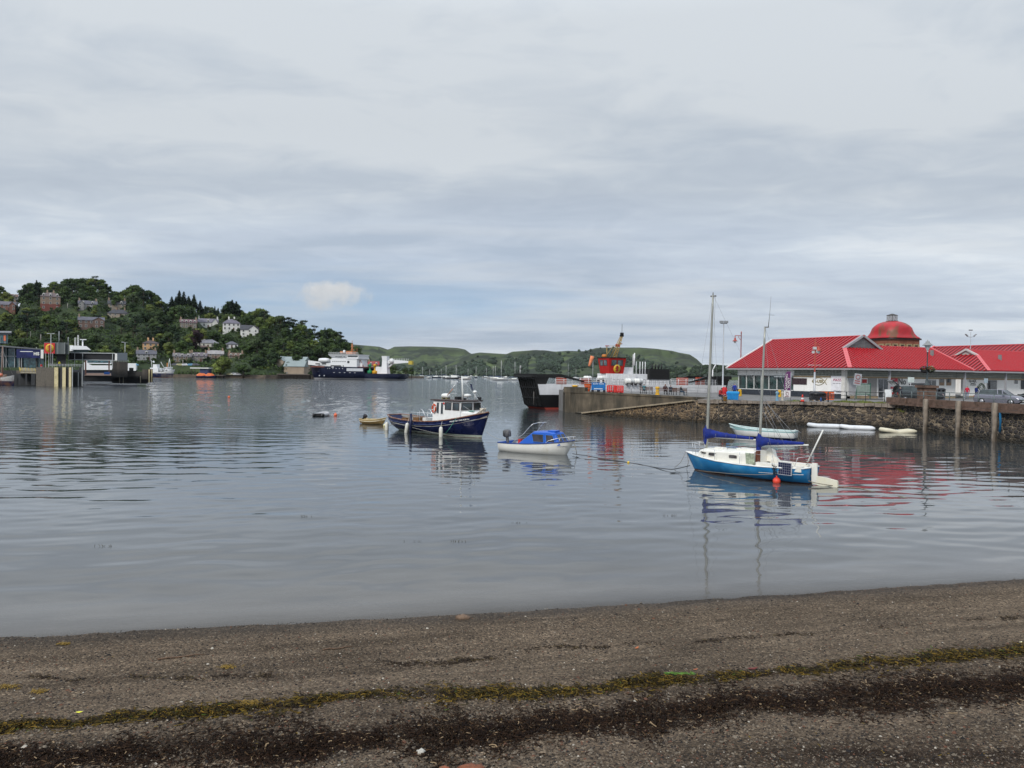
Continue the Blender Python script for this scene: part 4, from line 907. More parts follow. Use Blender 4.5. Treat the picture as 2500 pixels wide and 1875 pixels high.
# slip: sloping stone wall and its ramp
o = wall_strip([(9.0, 95.6), (20.0, 81.5)], [.12, 2.36], -1.2, .6, 'slipway_wall', STONE, jit=.07, seed=3)
tag(o, 'sloping brown stone wall of the slipway running down into the water', 'wall')
mb = MB(); rnd = random.Random(6); a = Vector((9.0, 95.6, .16)); b = Vector((20.0, 81.5, 2.42)); L = (b-a).length; s = 0
while s < L-.5:
    w = rnd.uniform(.7, 1.5); mb.beam(a.lerp(b, s/L), a.lerp(b, min(1, (s+w-.05)/L)), .55, .16+rnd.uniform(-.03, .03)); s += w
cp = mb.build('coping', mat('slip_coping', (.33, .27, .19), .9, var=.3, scale=2, dirt=(.14, .11, .07), dscale=2.)); cp.parent = o
mb = MB(); mb.add([(9.0, 95.9, .08), (20.2, 81.9, 2.3), (23.2, 89.2, 2.3), (7.9, 99.6, .08)], [(0, 1, 2, 3)]); tag(mb.build('slipway', CONC), kind='structure')
# concrete pier wall
A0 = (7.76, 99.0); A1 = (23.6, 89.0); mb = MB(); S = []
n = 24; rnd = random.Random(7)
for i in range(n+1):
    f = i/n; x = A0[0]+(A1[0]-A0[0])*f; y = A0[1]+(A1[1]-A0[1])*f; z = 2.87-.4*f
    S.append([(x-.12, y-.2, -1.2), (x-.08, y-.15, .6), (x, y, z-.24), (x-.05, y-.08, z-.24), (x-.05, y-.08, z), (x+.3, y+.5, z)])
mb.loft(S, cap=True, sm=False)
pw = mb.build('pier_wall', CONC); tag(pw, 'stained concrete pier wall standing in the water beside the ferry', 'wall')
mb = MB(); mb.prism([(6.8, 99.6), (7.76, 98.85), (9.4, 97.9), (9.9, 98.6), (7.4, 100.5)], 2.6, 3.35); mb.prism([(7.0, 99.5), (7.7, 98.95), (8.0, 99.3), (7.3, 99.9)], -1.2, 2.6); e = mb.build('pier_head_block', CONC); e.parent = pw
mb = MB(); mb.box(0, .25, 0, .25, -1.2, 2.7, 0, Matrix.Translation((6.75, 99.7, 0))); e = mb.build('pier_pile', mat('dark_pile', (.05, .045, .035), .8, var=.3)); e.parent = pw
# deck
mb = MB()
zf = lambda x: DK+.38*min(1, max(0, (23-x)/15.5))
pp = [(7.5, 99.3), (15, 94.6), (23.4, 89.2), (30, 117.8), (18.5, 112.4), (6.6, 106.4)]
mb.add([(x, y, zf(x)) for x, y in pp], [(0, 1, 4, 5), (1, 2, 3, 4)])
mb.add([(x, y, -1) for x, y in pp]+[(x, y, zf(x)-.002) for x, y in pp], [(4, 5, 11, 10), (3, 4, 10, 9), (5, 0, 6, 11)])
main = [(23.4, 89.2), (20.2, 82.2), (26, 80.8), (33, 80), (38.9, 76.7), (41.1, 55), (43, 38), (160, 38), (160, 230), (60, 200), (36.5, 121), (30, 117.8)]
mb.add([(x, y, DK) for x, y in main], [tuple(range(len(main)))]); tag(mb.build('quay_ground', TAR), kind='structure')
mb = MB(); mb.add([(60, 200, -1), (36.5, 121, -1), (30, 117.8, -1), (60, 200, DK), (36.5, 121, DK-.01), (30, 117.8, DK-.01)], [(0, 1, 4, 3), (1, 2, 5, 4)]); tag(mb.build('quay_edge', CONC), kind='structure')
# brown parapet beam and fender piles along the right-hand wall
PA = Vector((38.35, 76.6, 0)); PB = Vector((40.95, 51., 0)); pd = (PB-PA).normalized(); pn = Vector((pd.y, -pd.x, 0))
if pn.x > 0: pn = -pn
bm_ = mat('sandstone_brown', (.14, .088, .066), .9, var=.3, scale=2.5, dirt=(.07, .045, .03), dscale=2, dlo=.5, dhi=.65, bump=.4, bscale=12)
def parapet(s0, s1, z0, z1, w):
    mb = MB(); s = s0; r_ = random.Random(2)
    while s < s1:
        l = min(r_.uniform(.5, .8), s1-s); mb.beam(PA+pd*s+Vector((0, 0, (z0+z1)/2)), PA+pd*(s+l-.015)+Vector((0, 0, (z0+z1)/2+r_.uniform(-.01, .01))), w, z1-z0); s += l
    return mb
pt = parapet(-.5, 25, 2.62, 3.12, .45).build('parapet', bm_); tag(pt, 'brown sandstone parapet beam on top of the wall at right', 'parapet')
MB().beam(PA+pd*-.5+Vector((0, 0, 2.5))+pn*.12, PA+pd*25+Vector((0, 0, 2.5))+pn*.12, .5, .2).build('ledge', bm_, pt)
wood = mat('weathered_pile', (.24, .2, .16), .9, var=.35, scale=2, dirt=(.06, .045, .03), dscale=1.6, dlo=.45, dhi=.62, streak=True)
for px, lab in ((2276, 'weathered timber pile at the corner where the brown parapet begins'), (2357, 'weathered timber pile in the middle of the right-hand wall'), (2447, 'weathered timber pile with blue rope on the right-hand wall')):
    k = (px-1250)/F; s = (k*PA.y-PA.x)/(pd.x-k*pd.y); p = PA+pd*s+pn*.62; mb = MB()
    mb.loft([[(x*w, y*w, z) for x, y in ((-.16, -.14), (.16, -.14), (.18, .12), (0, .19), (-.18, .12))] for z, w in ((-1.4, .9), (.2, 1.), (.7, .86), (2.0, 1.05), (3.0, 1.1), (3.16, .8))], close=True)
    o = mb.build('fender_pile', wood); o.location = p; tag(o, lab, 'pile', 'timber fender piles on the harbour wall')
    if px == 2447:
        mb = MB(); r_ = random.Random(1)
        for i in range(14): x = .3+r_.uniform(-.06, .08); mb.tube([(x, -.2, 2.35), (x+.02, -.25, 1.6+r_.uniform(-.1, .1)), (x+r_.uniform(-.05, .08), -.22, .9+r_.uniform(-.2, .3))], .022, 4)
        e = mb.build('blue_rope', mat('blue_rope', (.01, .12, .26), .8)); e.location = p; tag(e, 'bundle of blue rope hanging beside the right-hand timber pile', 'rope')
# grass along the wall head
def grass(pts, n, lab, h=.22):
    mb = MB(); r_ = random.Random(len(lab)); P_ = [Vector(p) for p in pts]
    for i in range(n):
        f = r_.random()*(len(P_)-1); k = int(f); q = P_[k].lerp(P_[k+1], f-k); x = q.x+r_.gauss(0, .12); y = q.y+r_.gauss(0, .18); hh = h*r_.uniform(.3, 1.)*(.4+rough_noise(x*2, y, 1.))
        a = r_.uniform(0, 6.3); w = .03; dx = r_.uniform(-.08, .08)
        mb.add([(x-math.cos(a)*w, y-math.sin(a)*w, q.z), (x+math.cos(a)*w, y+math.sin(a)*w, q.z), (x+dx, y+dx*.5, q.z+hh)], [(0, 1, 2)])
    o = mb.build('grass', mat('wall_grass', (.13, .16, .035), .8, var=.5, scale=1.5, dirt=(.25, .19, .08), dscale=.8)); return tag(o, lab, 'grass', kind='stuff')
g = lambda px: SW  # noqa
def on_wall(px, z=2.46, inset=.25):
    k = (px-1250)/F
    for a, b in zip(SW, SW[1:]):
        s = (k*a[1]-a[0])/((b[0]-a[0])-k*(b[1]-a[1])) if abs((b[0]-a[0])-k*(b[1]-a[1])) > 1e-9 else -1
        if -.001 <= s <= 1.001: return Vector((a[0]+(b[0]-a[0])*s, a[1]+(b[1]-a[1])*s+inset, z))
grass([on_wall(1925), on_wall(1960)], 250, 'short grass tuft on the wall head under the purple banner')
grass([on_wall(2040), on_wall(2100), on_wall(2165)], 1500, 'grass growing along the stone wall head before the car park', .3)
grass([on_wall(1740), on_wall(1790)], 150, 'thin grass at the head of the slipway', .12)
grass([on_wall(2190, 2.0, -.3), on_wall(2205, 1.7, -.35)], 300, 'green weeds hanging on the stone wall by the parapet', .25)
# ---------------------------------------------------------------- railings
def railing(pts, h, m, lab, n_rails=2, step=1.8, r=.025, name='railing', post_r=None, top=True):
    P_ = [Vector(p) for p in pts]; t = thing(name, P_[0], 0, lab, 'railing'); o0 = P_[0]
    mb = MB()
    for i in range(n_rails): mb.tube([p-o0+Vector((0, 0, h*(1-i/n_rails))) for p in P_], r, 5)
    mb.build('rail', m, t)
    for a, b in zip(P_, P_[1:]):
        n = max(1, round((b-a).length/step))
        for k in range(n+1 if b == P_[-1] else n):
            q = a.lerp(b, k/n)-o0; MB().bar(q-Vector((0, 0, .05)), q+Vector((0, 0, h)), post_r or r*1.3, 6).build('post', m, t)
    return t
galv = mat('galvanised', (.3, .31, .33), .5, .3, var=.15)
grn = mat('grey_green_rail', (.14, .17, .17), .5, var=.2)
railing([(8.6, 99.1, 2.87), (15, 95.1, 2.68), (23.2, 89.9, 2.5)], 1.05, galv, 'thin galvanised railing along the concrete pier wall edge', 3, 2.4, .018, post_r=.03)
railing([(x, y, DK) for x, y in ((33.6, 80.4), (38.2, 77.6))], 1.1, mat('black_rail', (.03, .035, .035), .5), 'dark railing on the wall head before the white building', 3, 1.9, .028)
railing([on_wall(1985, DK, .8), on_wall(2075, DK, .8)], 1.1, mat('black_rail', (.03, .035, .035), .5), 'dark railing between the black crates and the notice board', 3, 2.2, .022)
railing([PA+pd*1.5+Vector((0, 0, 3.1)), PA+pd*25+Vector((0, 0, 3.1))], .72, grn, 'grey railing standing on the brown parapet in front of the cars', 2, 1.75, .03)
# stone pier carrying a lamp with a flower basket
lp = P(2262, 975, 74.5); sp = thing('stone_pillar', (lp.x, lp.y, 2.4), R(10), 'squat brown sandstone pillar at the corner of the parapet', 'pillar')
mb = MB(); mb.box(-.62, .62, -.6, .6, 0, 1.75, bev=.04); mb.build('shaft', bm_, sp); MB().box(-.78, .78, -.75, .75, 1.75, 1.98, bev=.05).build('cap', bm_, sp); MB().box(-2.6, -.76, -.35, .35, .05, .62, bev=.03).box(-.95, .95, -.9, .9, -.1, .25).build('base', bm_, sp)
lt = thing('street_lamp', (lp.x, lp.y, 4.38), 0, 'dark green Victorian lamp with a hanging flower basket on the stone pillar', 'street lamp')
dg_ = mat('lamp_green', (.05, .065, .07), .5, var=.2)
mb = MB(); mb.lathe([(.28, 0), (.26, .1), (.14, .18), (.13, .5), (.1, .6), (.085, 1.4), (.11, 1.45), (.06, 1.5), (.05, 3.2), (.09, 3.25), (.04, 3.3)], 12); mb.build('pole', dg_, lt)
mb = MB(); mb.lathe([(.1, 3.3), (.06, 3.38), (.34, 3.92), (.32, 3.95)], 6, sm=False); mb.build('lantern', mat('lantern_glass', (.45, .48, .5), .2), lt)
mb = MB(); mb.lathe([(.48, 3.93), (.42, 4.0), (.2, 4.2), (.17, 4.32), (.06, 4.36), (.03, 4.5)], 10); mb.build('hood', mat('hood_grey', (.25, .26, .26), .5), lt)
mb = MB(); mb.bar((-.42, 0, 1.85), (.42, 0, 1.85), .02); mb.lathe([(.05, 1.2), (.25, 1.3), (.32, 1.55)], 10, c=(-.3, 0, 0)); mb.lathe([(.05, 1.2), (.25, 1.3), (.32, 1.55)], 10, c=(.4, .1, 0)); mb.build('basket', black_r(), lt)
def flowers(name, c, r, n, cols, seed, par, h=.6):
    r_ = random.Random(seed); mb = MB()
    for i in range(n):
        v = Vector((r_.gauss(0, 1), r_.gauss(0, 1), r_.gauss(0, 1))).normalized()*r*r_.uniform(.6, 1.); v.z *= h
        a = Vector((r_.gauss(0, 1), r_.gauss(0, 1), r_.gauss(0, 1))).normalized()*.06; b = a.cross(Vector((0, 0, 1)))
        q = Vector(c)+v; mb.add([q-a, q+b, q+a, q-b], [(0, 1, 2, 3)])
    m = bpy.data.materials.new(name); m.use_nodes = True; t = NT(m.node_tree); bb = m.node_tree.nodes['Principled BSDF']
    t.set(bb.inputs['Base Color'], t.ramp(t.n('ShaderNodeNewGeometry').outputs['Random Per Island'], cols, 'CONSTANT')); bb.inputs['Roughness'].default_value = .7
    return mb.build('flowers', m, par)
flowers('basket_flowers_purple', (-.3, 0, 1.65), .42, 420, [(0, (.02, .05, .015)), (.45, (.06, .02, .2)), (.75, (.35, .25, .02)), (.9, (.3, .03, .05))], 3, lt)
flowers('basket_flowers_pale', (.42, .1, 1.6), .42, 420, [(0, (.03, .06, .015)), (.5, (.1, .14, .03)), (.8, (.45, .5, .42)), (.93, (.4, .3, .03))], 4, lt, .9)
# ================================================================ red roofed harbour buildings
BC = Vector((41.24, 92.6, 0)); BA = math.atan2(.441, .897); ca, sa = math.cos(BA), math.sin(BA)
ZE, PI_ = 6.28, .493
def loc_ray(px, py, plane, val):
    """where a view ray meets local x = val or y = val of the building grid -> local (x, y, z)"""
    d = ray(px, py); o_ = Vector((0, 0, CH))-BC
    o2 = Vector((o_.x*ca+o_.y*sa, -o_.x*sa+o_.y*ca, o_.z)); d2 = Vector((d.x*ca+d.y*sa, -d.x*sa+d.y*ca, d.z))
    k = (val-o2[plane])/d2[plane]; return o2+d2*k
red = mat('red_roof', (.14, .005, .009), .45, var=.14, scale=.35, dirt=(.22, .02, .02), dscale=.5, dlo=.5, dhi=.8)
redt = mat('red_trim', (.62, .1, .11), .4, var=.1)
rib_m = mat('red_rib', (.46, .022, .03), .4, var=.1)
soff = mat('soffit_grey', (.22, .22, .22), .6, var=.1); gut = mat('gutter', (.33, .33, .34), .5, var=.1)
bwall = mat('render_white', (.88, .87, .84), .8, var=.05, scale=.6, dirt=(.6, .57, .5), dscale=.7, dlo=.6, dhi=.85, streak=True)
slate = mat('slate_base', (.035, .042, .055), .6, var=.2, scale=2)
tan = mat('tan_beam', (.36, .27, .17), .8, var=.2, scale=2)
gabm = mat('gable_lead', (.2, .2, .2), .6, var=.3, scale=2)
def slope(parent, poly, zf, base, sdir, tdir, s0, s1, tmax, step=.64, tmin=lambda s: 0., name='roof_slope'):
    """poly in local x, y; zf height; ribs start on the eave line base + s*sdir and run tdir"""
    mb = MB(); n = len(poly); mb.add([(x, y, zf(x, y)) for x, y in poly]+[(x, y, zf(x, y)-.12) for x, y in poly], [tuple(range(n)), tuple(range(n, 2*n))[::-1]]+[(i, i+n, (i+1) % n+n, (i+1) % n) for i in range(n)])
    o = mb.build(name, red, parent); mb = MB(); s = s0+.1
    while s < s1:
        a, b = tmin(s), tmax(s)
        if b-a > .15:
            p = Vector((base[0]+sdir[0]*s+tdir[0]*a, base[1]+sdir[1]*s+tdir[1]*a, 0)); q = Vector((base[0]+sdir[0]*s+tdir[0]*b, base[1]+sdir[1]*s+tdir[1]*b, 0))
            p.z = zf(p.x, p.y)+.045; q.z = zf(q.x, q.y)+.045; mb.beam(p, q, .17, .13)
        s += step
    mb.build('roof_rib', rib_m, o); return o
def wing_block(lab, x0, y0, wA, LA, g, wB, LB, sc_second=True):
    t = thing('harbour_building', BC+Vector((0, 0, 0)), BA, lab, 'building')
    X, Y = x0, y0; zr = ZE+PI_*wA
    if LA > 0:
        zA = lambda x, y: ZE+PI_*(x-X)
        slope(t, [(X, Y), (X+g, Y+g), (X+wA, Y+g), (X+wA, Y+LA), (X, Y+LA)], zA, (X, Y), (0, 1), (1, 0), 0, LA, lambda s: min(s, g) if s < g else wA)
        zA2 = lambda x, y: ZE+PI_*(X+2*wA-x)
        slope(t, [(X+wA, Y+LA), (X+wA, Y+g), (X+2*wA-g, Y+g), (X+2*wA, Y+.5), (X+2*wA, Y+LA)][::1], zA2, (X+2*wA, Y), (0, 1), (-1, 0), wB*2, LA, lambda s: wA-.3)
        MB().beam((X+wA, Y+g-.3, zr+.05), (X+wA, Y+LA+.1, zr+.05), .35, .1).build('ridge_cap', redt, t)
        mb = MB(); mb.add([(X+g-.1, Y+g+.05, zA(X+g, 0)-.05), (X+2*wA-g+.1, Y+g+.05, zA(X+g, 0)-.05), (X+wA, Y+g+.05, zr)], [(0, 1, 2)]); gb = mb.build('gable_vent', gabm, t)
        mb = MB(); k = 9
        for i in range(1, k): z = zA(X+g, 0)+(zr-zA(X+g, 0))*i/k; h = (wA-g)*(1-i/k); mb.beam((X+wA-h, Y+g, z), (X+wA+h, Y+g, z), .05, .03)
        mb.build('louvre', soff, gb)
        mb = MB(); mb.beam((X+g-.35, Y+g-.12, zA(X+g, 0)-.12), (X+wA, Y+g-.12, zr+.05), .28, .3); mb.beam((X+2*wA-g+.35, Y+g-.12, zA(X+g, 0)-.12), (X+wA, Y+g-.12, zr+.05), .28, .3); mb.build('verge_board', gut, t)
        # far verge of the long wing: pale barge board and glazed gable wall
        mb = MB(); mb.beam((X-.15, Y+LA+.05, ZE-.04), (X+wA, Y+LA+.05, zr+.06), .3, .2); mb.beam((X+2*wA+.1, Y+LA+.05, ZE-.04), (X+wA, Y+LA+.05, zr+.06), .3, .2); mb.build('barge_board', mat('barge_pale', (.62, .58, .56), .5), t)
        mb = MB(); mb.add([(X+1, Y+LA-1, ZE-.3), (X+2*wA-1, Y+LA-1, ZE-.3), (X+wA, Y+LA-1, zr-.5)], [(0, 2, 1)]); mb.build('gable_wall', bwall, t)
        mb = MB(); mb.beam((X, Y+.0, ZE+.05), (X+g, Y+g, zA(X+g, 0)+.06), .5, .09); mb.build('hip_trim', redt, t)
        MB().box(X-.12, X+.02, Y-.1, Y+LA, ZE-.26, ZE-.08).build('gutter', gut, t)
        MB().box(X+.02, X+2*wA, Y+.1, Y+LA-.2, ZE-.24, ZE-.2).build('soffit', soff, t)
    zB = lambda x, y: ZE+PI_*(y-Y)
    xs = X+2*wA-g
    poly = [(X, Y), (X+g, Y+g), (xs, Y+g), (xs-(wB-g), Y+wB), (X+LB, Y+wB), (X+LB, Y)]
    slope(t, poly, zB, (X, Y), (1, 0), (0, 1), 0, LB, lambda s: min(s, g) if s < xs-X-.2 else wB)
    zB2 = lambda x, y: ZE+PI_*(Y+2*wB-y)
    mb = MB(); mb.add([(X+xs-X-(wB-g), Y+wB, zB2(0, Y+wB)), (X+LB, Y+wB, zB2(0, Y+wB)), (X+LB, Y+2*wB, ZE), (xs, Y+2*wB, ZE)], [(0, 3, 2, 1)]); mb.build('back_slope', red, t)
    MB().beam((xs-.3, Y+wB, zB(0, Y+wB)+.05), (X+LB+.1, Y+wB, zB(0, Y+wB)+.05), .35, .1).build('ridge_cap', redt, t)
    MB().beam((X+LB+.02, Y-.1, ZE+.0), (X+LB+.02, Y+wB, zB(0, Y+wB)+.06), .34, .2).beam((X+LB+.02, Y+2*wB, ZE), (X+LB+.02, Y+wB, zB(0, Y+wB)+.06), .34, .2).build('verge_board', redt, t)
    MB().box(X-.1, X+LB, Y-.14, Y+.0, ZE-.26, ZE-.08).build('gutter', gut, t)
    MB().box(X+.1, X+LB-.1, Y+.02, Y+2*wB, ZE-.19, ZE-.15).build('soffit', soff, t)
    return t
bld = wing_block('white harbour building with red ribbed roof and glazed restaurant end', 0, 0, 8.88, 21.57, 5.5, 6.4, 24.1)
# walls of the first block: front plane x = 1 (restaurant), y = 1.6 (shops)
VX, VY = 1.0, 1.6
def lattice(parent, plane, val, a0, a1, z0, z1, side=-1, step=.22):
    mb = MB(); c = val+side*.05
    k = a0
    def put(p, q, w):
        if plane == 0: mb.beam((c, p[0], p[1]), (c, q[0], q[1]), w, w)
        else: mb.beam((p[0], c, p[1]), (q[0], c, q[1]), w, w)
    while k <= a1: put((k, z0), (k, z1), .05); k += step
    for i in range(4): z = z0+(z1-z0)*i/3; put((a0, z), (a1, z), .05)
    o = mb.build('lattice', mat('lattice_grey', (.5, .52, .47), .7, var=.15), parent)
    return o
mb = MB()
mb.box(VX, VX+.3, VY, 9.7, DK+.75, 5.05); mb.box(VX, VX+.3, VY, 20.4, 5.25, ZE-.24)   # restaurant front
mb.box(VX+.3, 16.5, 20.1, 20.4, DK, ZE-.24)
mb.box(VX+.31, 22.7, VY, VY+.3, DK+.3, 5.05); mb.box(VX+.31, 22.7, VY+.05, VY+.3, 5.05, ZE-.19); mb.box(22.4, 22.7, VY+.31, 11.5, DK, ZE-.19)
mb.box(16.5, 17, 3, 20, DK, ZE-.24); mb.build('wall', bwall, bld)
MB().box(VX-.03, VX+.3, VY-.03, 20.45, DK-.05, DK+.75).build('slate_plinth', slate, bld)
MB().box(VX-.06, VX+.02, VY-.1, 9.75, 5.05, 5.25).box(VX+.02, 22.72, VY-.08, VY+.0, 5.03, 5.23).build('tan_beam', tan, bld)
MB().box(VX+1.1, 22.7, VY-.02, VY+.02, DK-.05, DK+.32).build('tan_plinth', tan, bld)
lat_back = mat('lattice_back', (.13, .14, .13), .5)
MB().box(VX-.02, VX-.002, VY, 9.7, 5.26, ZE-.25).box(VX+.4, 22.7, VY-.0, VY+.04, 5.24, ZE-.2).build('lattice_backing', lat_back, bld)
lattice(bld, 0, VX-.03, VY, 9.7, 5.28, ZE-.28); lattice(bld, 1, VY-.03, VX+.4, 22.6, 5.26, ZE-.24)
# restaurant glazing
gl = glass('restaurant_glass', (.018, .04, .038), .05); alu = mat('white_mullion', (.62, .63, .62), .4)
MB().box(VX+.12, VX+.16, 9.7, 20.3, DK+.75, ZE-.3).build('glazing', gl, bld)
mb = MB(); ys = [9.75, 11.25, 12.75, 14.25, 15.7, 17.1, 18.6, 20.2]
for y in ys: mb.box(VX-.02, VX+.1, y-.05, y+.05, DK+.75, 5.9)
mb.box(VX-.02, VX+.1, 9.7, 20.3, DK+.75, DK+.85); mb.box(VX-.02, VX+.1, 9.7, 20.3, 5.2, 5.27); mb.box(VX-.02, VX+.1, 9.7, 20.3, 5.85, 5.98); mb.build('mullions', alu, bld)
mb = MB(); r_ = random.Random(2)
for y in (10.5, 12.4, 14.9, 16.8, 19.2): mb.box(VX+.6, VX+1.4, y-.4, y+.4, DK+.4, DK+1.5+.2*r_.random())
mb.build('dining_table', mat('table_dark', (.1, .09, .08), .6), bld)
for y in (10.5, 12.2): MB().box(VX-.35, VX-.02, y-.75, y+.75, 5.02, 5.1).build('open_fanlight', mat('fanlight', (.5, .55, .58), .2), bld)
# things on the two facades, set out from what the photograph shows
fr_d = mat('dark_frame', (.05, .04, .045), .5)
def onA(px0, py0, px1, py1, th=.05, off=.0): a = loc_ray(px0, py0, 0, VX-off); b = loc_ray(px1, py1, 0, VX-off); return a, b
def boxA(px0, py0, px1, py1, m, name, off=.03, th=.03, parent=bld):
    a, b = onA(px0, py0, px1, py1); return MB().box(VX-off-th, VX-off, min(a.y, b.y), max(a.y, b.y), min(a.z, b.z), max(a.z, b.z)).build(name, m, parent)
def boxB(px0, py0, px1, py1, m, name, off=.03, th=.03, parent=bld, val=VY):
    a = loc_ray(px0, py0, 1, val-off); b = loc_ray(px1, py1, 1, val-off); return MB().box(min(a.x, b.x), max(a.x, b.x), val-off-th, val-off, min(a.z, b.z), max(a.z, b.z)).build(name, m, parent)
w = boxA(1935, 923, 1970, 939, mat('menu_dark', (.05, .03, .035), .3), 'slit_window'); 
def fish(plane, val, px, py, s, txt, m, parent, name):
    c = loc_ray(px, py, plane, val); mb = MB()
    # local drawing plane u (to the right as seen), z up
    def T(u, z): return (c.x, c.y-u, c.z+z) if plane == 0 else (c.x+u, c.y, c.z+z)
    up = [(-1.0+2.0*t, .46*math.sin(math.pi*min(1, t*1.0))**.75) for t in np.linspace(0, .93, 16)]
    pts1 = [T(u*s, z*s) for u, z in up]+[T(1.28*s, -.38*s)]; pts2 = [T(u*s, -z*s) for u, z in up]+[T(1.28*s, .38*s)]
    mb.tube(pts1, .035*s, 5); mb.tube(pts2, .035*s, 5)
    if plane == 0: M = Matrix.Translation(c) @ Matrix.Rotation(-math.pi/2, 4, 'Z')
    else: M = Matrix.Translation(c)
    text_into(mb, txt, .5*s, 0, M @ Matrix.Translation((-.05*s, -.01, .0)), .01, 1.1, bold=.012*s); return mb.build(name, m, parent)
fish(0, VX-.04, 1998, 931, 1.03, 'EE-USK', mat('sign_gold', (.3, .25, .13), .4), bld, 'fish_sign')
pz = boxA(2030, 918, 2063, 962, mat('panel_white', (.78, .77, .8), .5), 'poster_panel', .03, .05)
mb = MB(); c = loc_ray(2046, 928, 0, VX-.1); text_into(mb, 'PIAZZA', .42, 0, Matrix.Translation(c) @ Matrix.Rotation(-math.pi/2, 4, 'Z'), .01, 1.05); mb.build('poster_lettering', mat('piazza_red', (.42, .04, .12), .5), pz)
mb = MB(); c = loc_ray(2046, 936, 0, VX-.1)
for i in range(4): mb.box(c.x-.01, c.x, c.y-.85+i*.44, c.y-.5+i*.44, c.z-.02, c.z+.02)
c = loc_ray(2047, 955, 0, VX-.1)
for i in range(7): u = -.8+i*.26; mb.beam((c.x, c.y-u, c.z+.05*math.sin(i*1.3)), (c.x, c.y-u-.3, c.z+.05*math.cos(i*2.)+.05), .02, .035)
mb.beam((c.x, c.y+.35, c.z-.12), (c.x, c.y-.35, c.z-.12), .02, .06); mb.build('poster_drawing', mat('poster_ink', (.12, .12, .15), .6), pz)
MB().box(VX-.12, VX+.35, VY-.12, VY+.35, DK, ZE-.2).build('corner_post', mat('white_post', (.66, .64, .6), .6), bld)
# shop front: entrance shade painted as a panel, doors, posters, windows
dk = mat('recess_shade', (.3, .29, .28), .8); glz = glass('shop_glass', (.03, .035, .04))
def doorB(px0, px1, z0, z1, nm, frame_m, n=2, parent=bld):
    a = loc_ray(px0, 950, 1, VY-.04).x; b = loc_ray(px1, 950, 1, VY-.04).x
    f = MB().box(a, b, VY-.07, VY-.03, z0, z1).build(nm, frame_m, parent); mb = MB()
    for i in range(n): x0 = a+(b-a)*i/n+.08; x1 = a+(b-a)*(i+1)/n-.08; mb.box(x0, x1, VY-.085, VY-.071, z0+.95, z1-.12); mb.box(x0, x1, VY-.085, VY-.071, z0+.12, z0+.85)
    mb.build('door_pane', glz, f); return f
boxB(2072, 921, 2098, 962, mat('panel_grey', (.5, .5, .52), .6), 'grey_panel')
boxB(2105, 926, 2116, 935, mat('notice_red', (.4, .03, .03), .5), 'red_notice', .05)
boxB(2119, 922, 2140, 966, dk, 'porch_shade_panel')  # flat panel on the wall, grey painted as the porch's shade
doorB(2144, 2168, DK, 5.0, 'shop_door', mat('door_grey', (.42, .42, .44), .5))
p1 = boxB(2173, 923, 2191, 949, mat('poster_red', (.45, .03, .05), .5), 'poster', .05)
boxB(2174, 932, 2190, 944, mat('poster_white', (.7, .7, .72), .5), 'poster_middle', .09, .01, p1)
mb = MB(); c = loc_ray(2182, 926.5, 1, VY-.11); text_into(mb, 'PIZZA', .2, 0, Matrix.Translation(c), .004); c = loc_ray(2182, 946.5, 1, VY-.11); text_into(mb, 'ON THE PIER', .13, 0, Matrix.Translation(c), .004); mb.build('poster_lettering', mat('lettering_pale', (.75, .75, .7), .5), p1)
mb = MB(); c = loc_ray(2193, 932, 1, VY-.06); text_into(mb, 'No', 1.15, 0, Matrix.Translation(c), .01, align='LEFT', bold=.01); mb.build('wall_lettering', mat('lettering_grey', (.1, .1, .1), .6), bld)
doorB(2262, 2285, DK, 4.95, 'double_door', mat('door_pale', (.5, .5, .5), .5), 2)
for px in (2294, 2311): 
    w = boxB(px, 923, px+11, 941, mat('sill_brown', (.3, .2, .13), .6), 'shop_window', .04); a = w.bound_box; boxB(px+1, 924.5, px+10, 934, glz, 'pane', .072, .008, w)
pst = mat('colonnade_post', (.33, .33, .35), .5)
for px in (2171, 2355): a = loc_ray(px, 950, 1, .35).x; MB().box(a-.11, a+.11, .25, .45, DK, ZE-.2).build('column', pst, bld)
for px, py in ((2275, 877.),): 
    c = loc_ray(px, py, 1, 4.1); MB().box(c.x-.12, c.x+.12, 3.9, 4.3, ZE+PI_*4.1-.1, ZE+PI_*4.1+.75).build('flue', soff, bld)
# second block to the right and the roof behind
b2 = wing_block('second red roofed harbour block at the right edge with pale gable', 27.5, 0, 6.4, 0, 5.0, 6.4, 40)
t = b2; X = 27.5; W2 = 6.4; G2 = 4.9; zr2 = ZE+PI_*W2
for ch in list(bpy.data.objects):
    if ch.parent is b2 and ch.name.startswith(('roof_slope', 'verge_board', 'back_slope', 'ridge_cap')):
        for c2 in list(bpy.data.objects):
            if c2.parent is ch: bpy.data.objects.remove(c2)
        bpy.data.objects.remove(ch)
slope(t, [(X, 0), (X, 2*W2), (X+G2, 2*W2-G2), (X+G2, G2)], lambda x, y: ZE+PI_*(x-X), (X, 0), (0, 1), (1, 0), 0, 2*W2, lambda s: min(s, 2*W2-s, G2))
slope(t, [(X, 0), (X+G2, G2), (X+G2, W2), (X+45, W2), (X+45, 0)], lambda x, y: ZE+PI_*y, (X, 0), (1, 0), (0, 1), 0, 45, lambda s: min(s, W2) if s < G2 else W2, .5)
mb = MB(); mb.add([(X+G2, W2, zr2), (X+G2, 2*W2-G2, ZE+PI_*G2), (X+2, 2*W2, ZE), (X+45, 2*W2, ZE), (X+45, W2, zr2)], [(0, 1, 2, 3, 4)]); mb.build('back_slope', red, t)
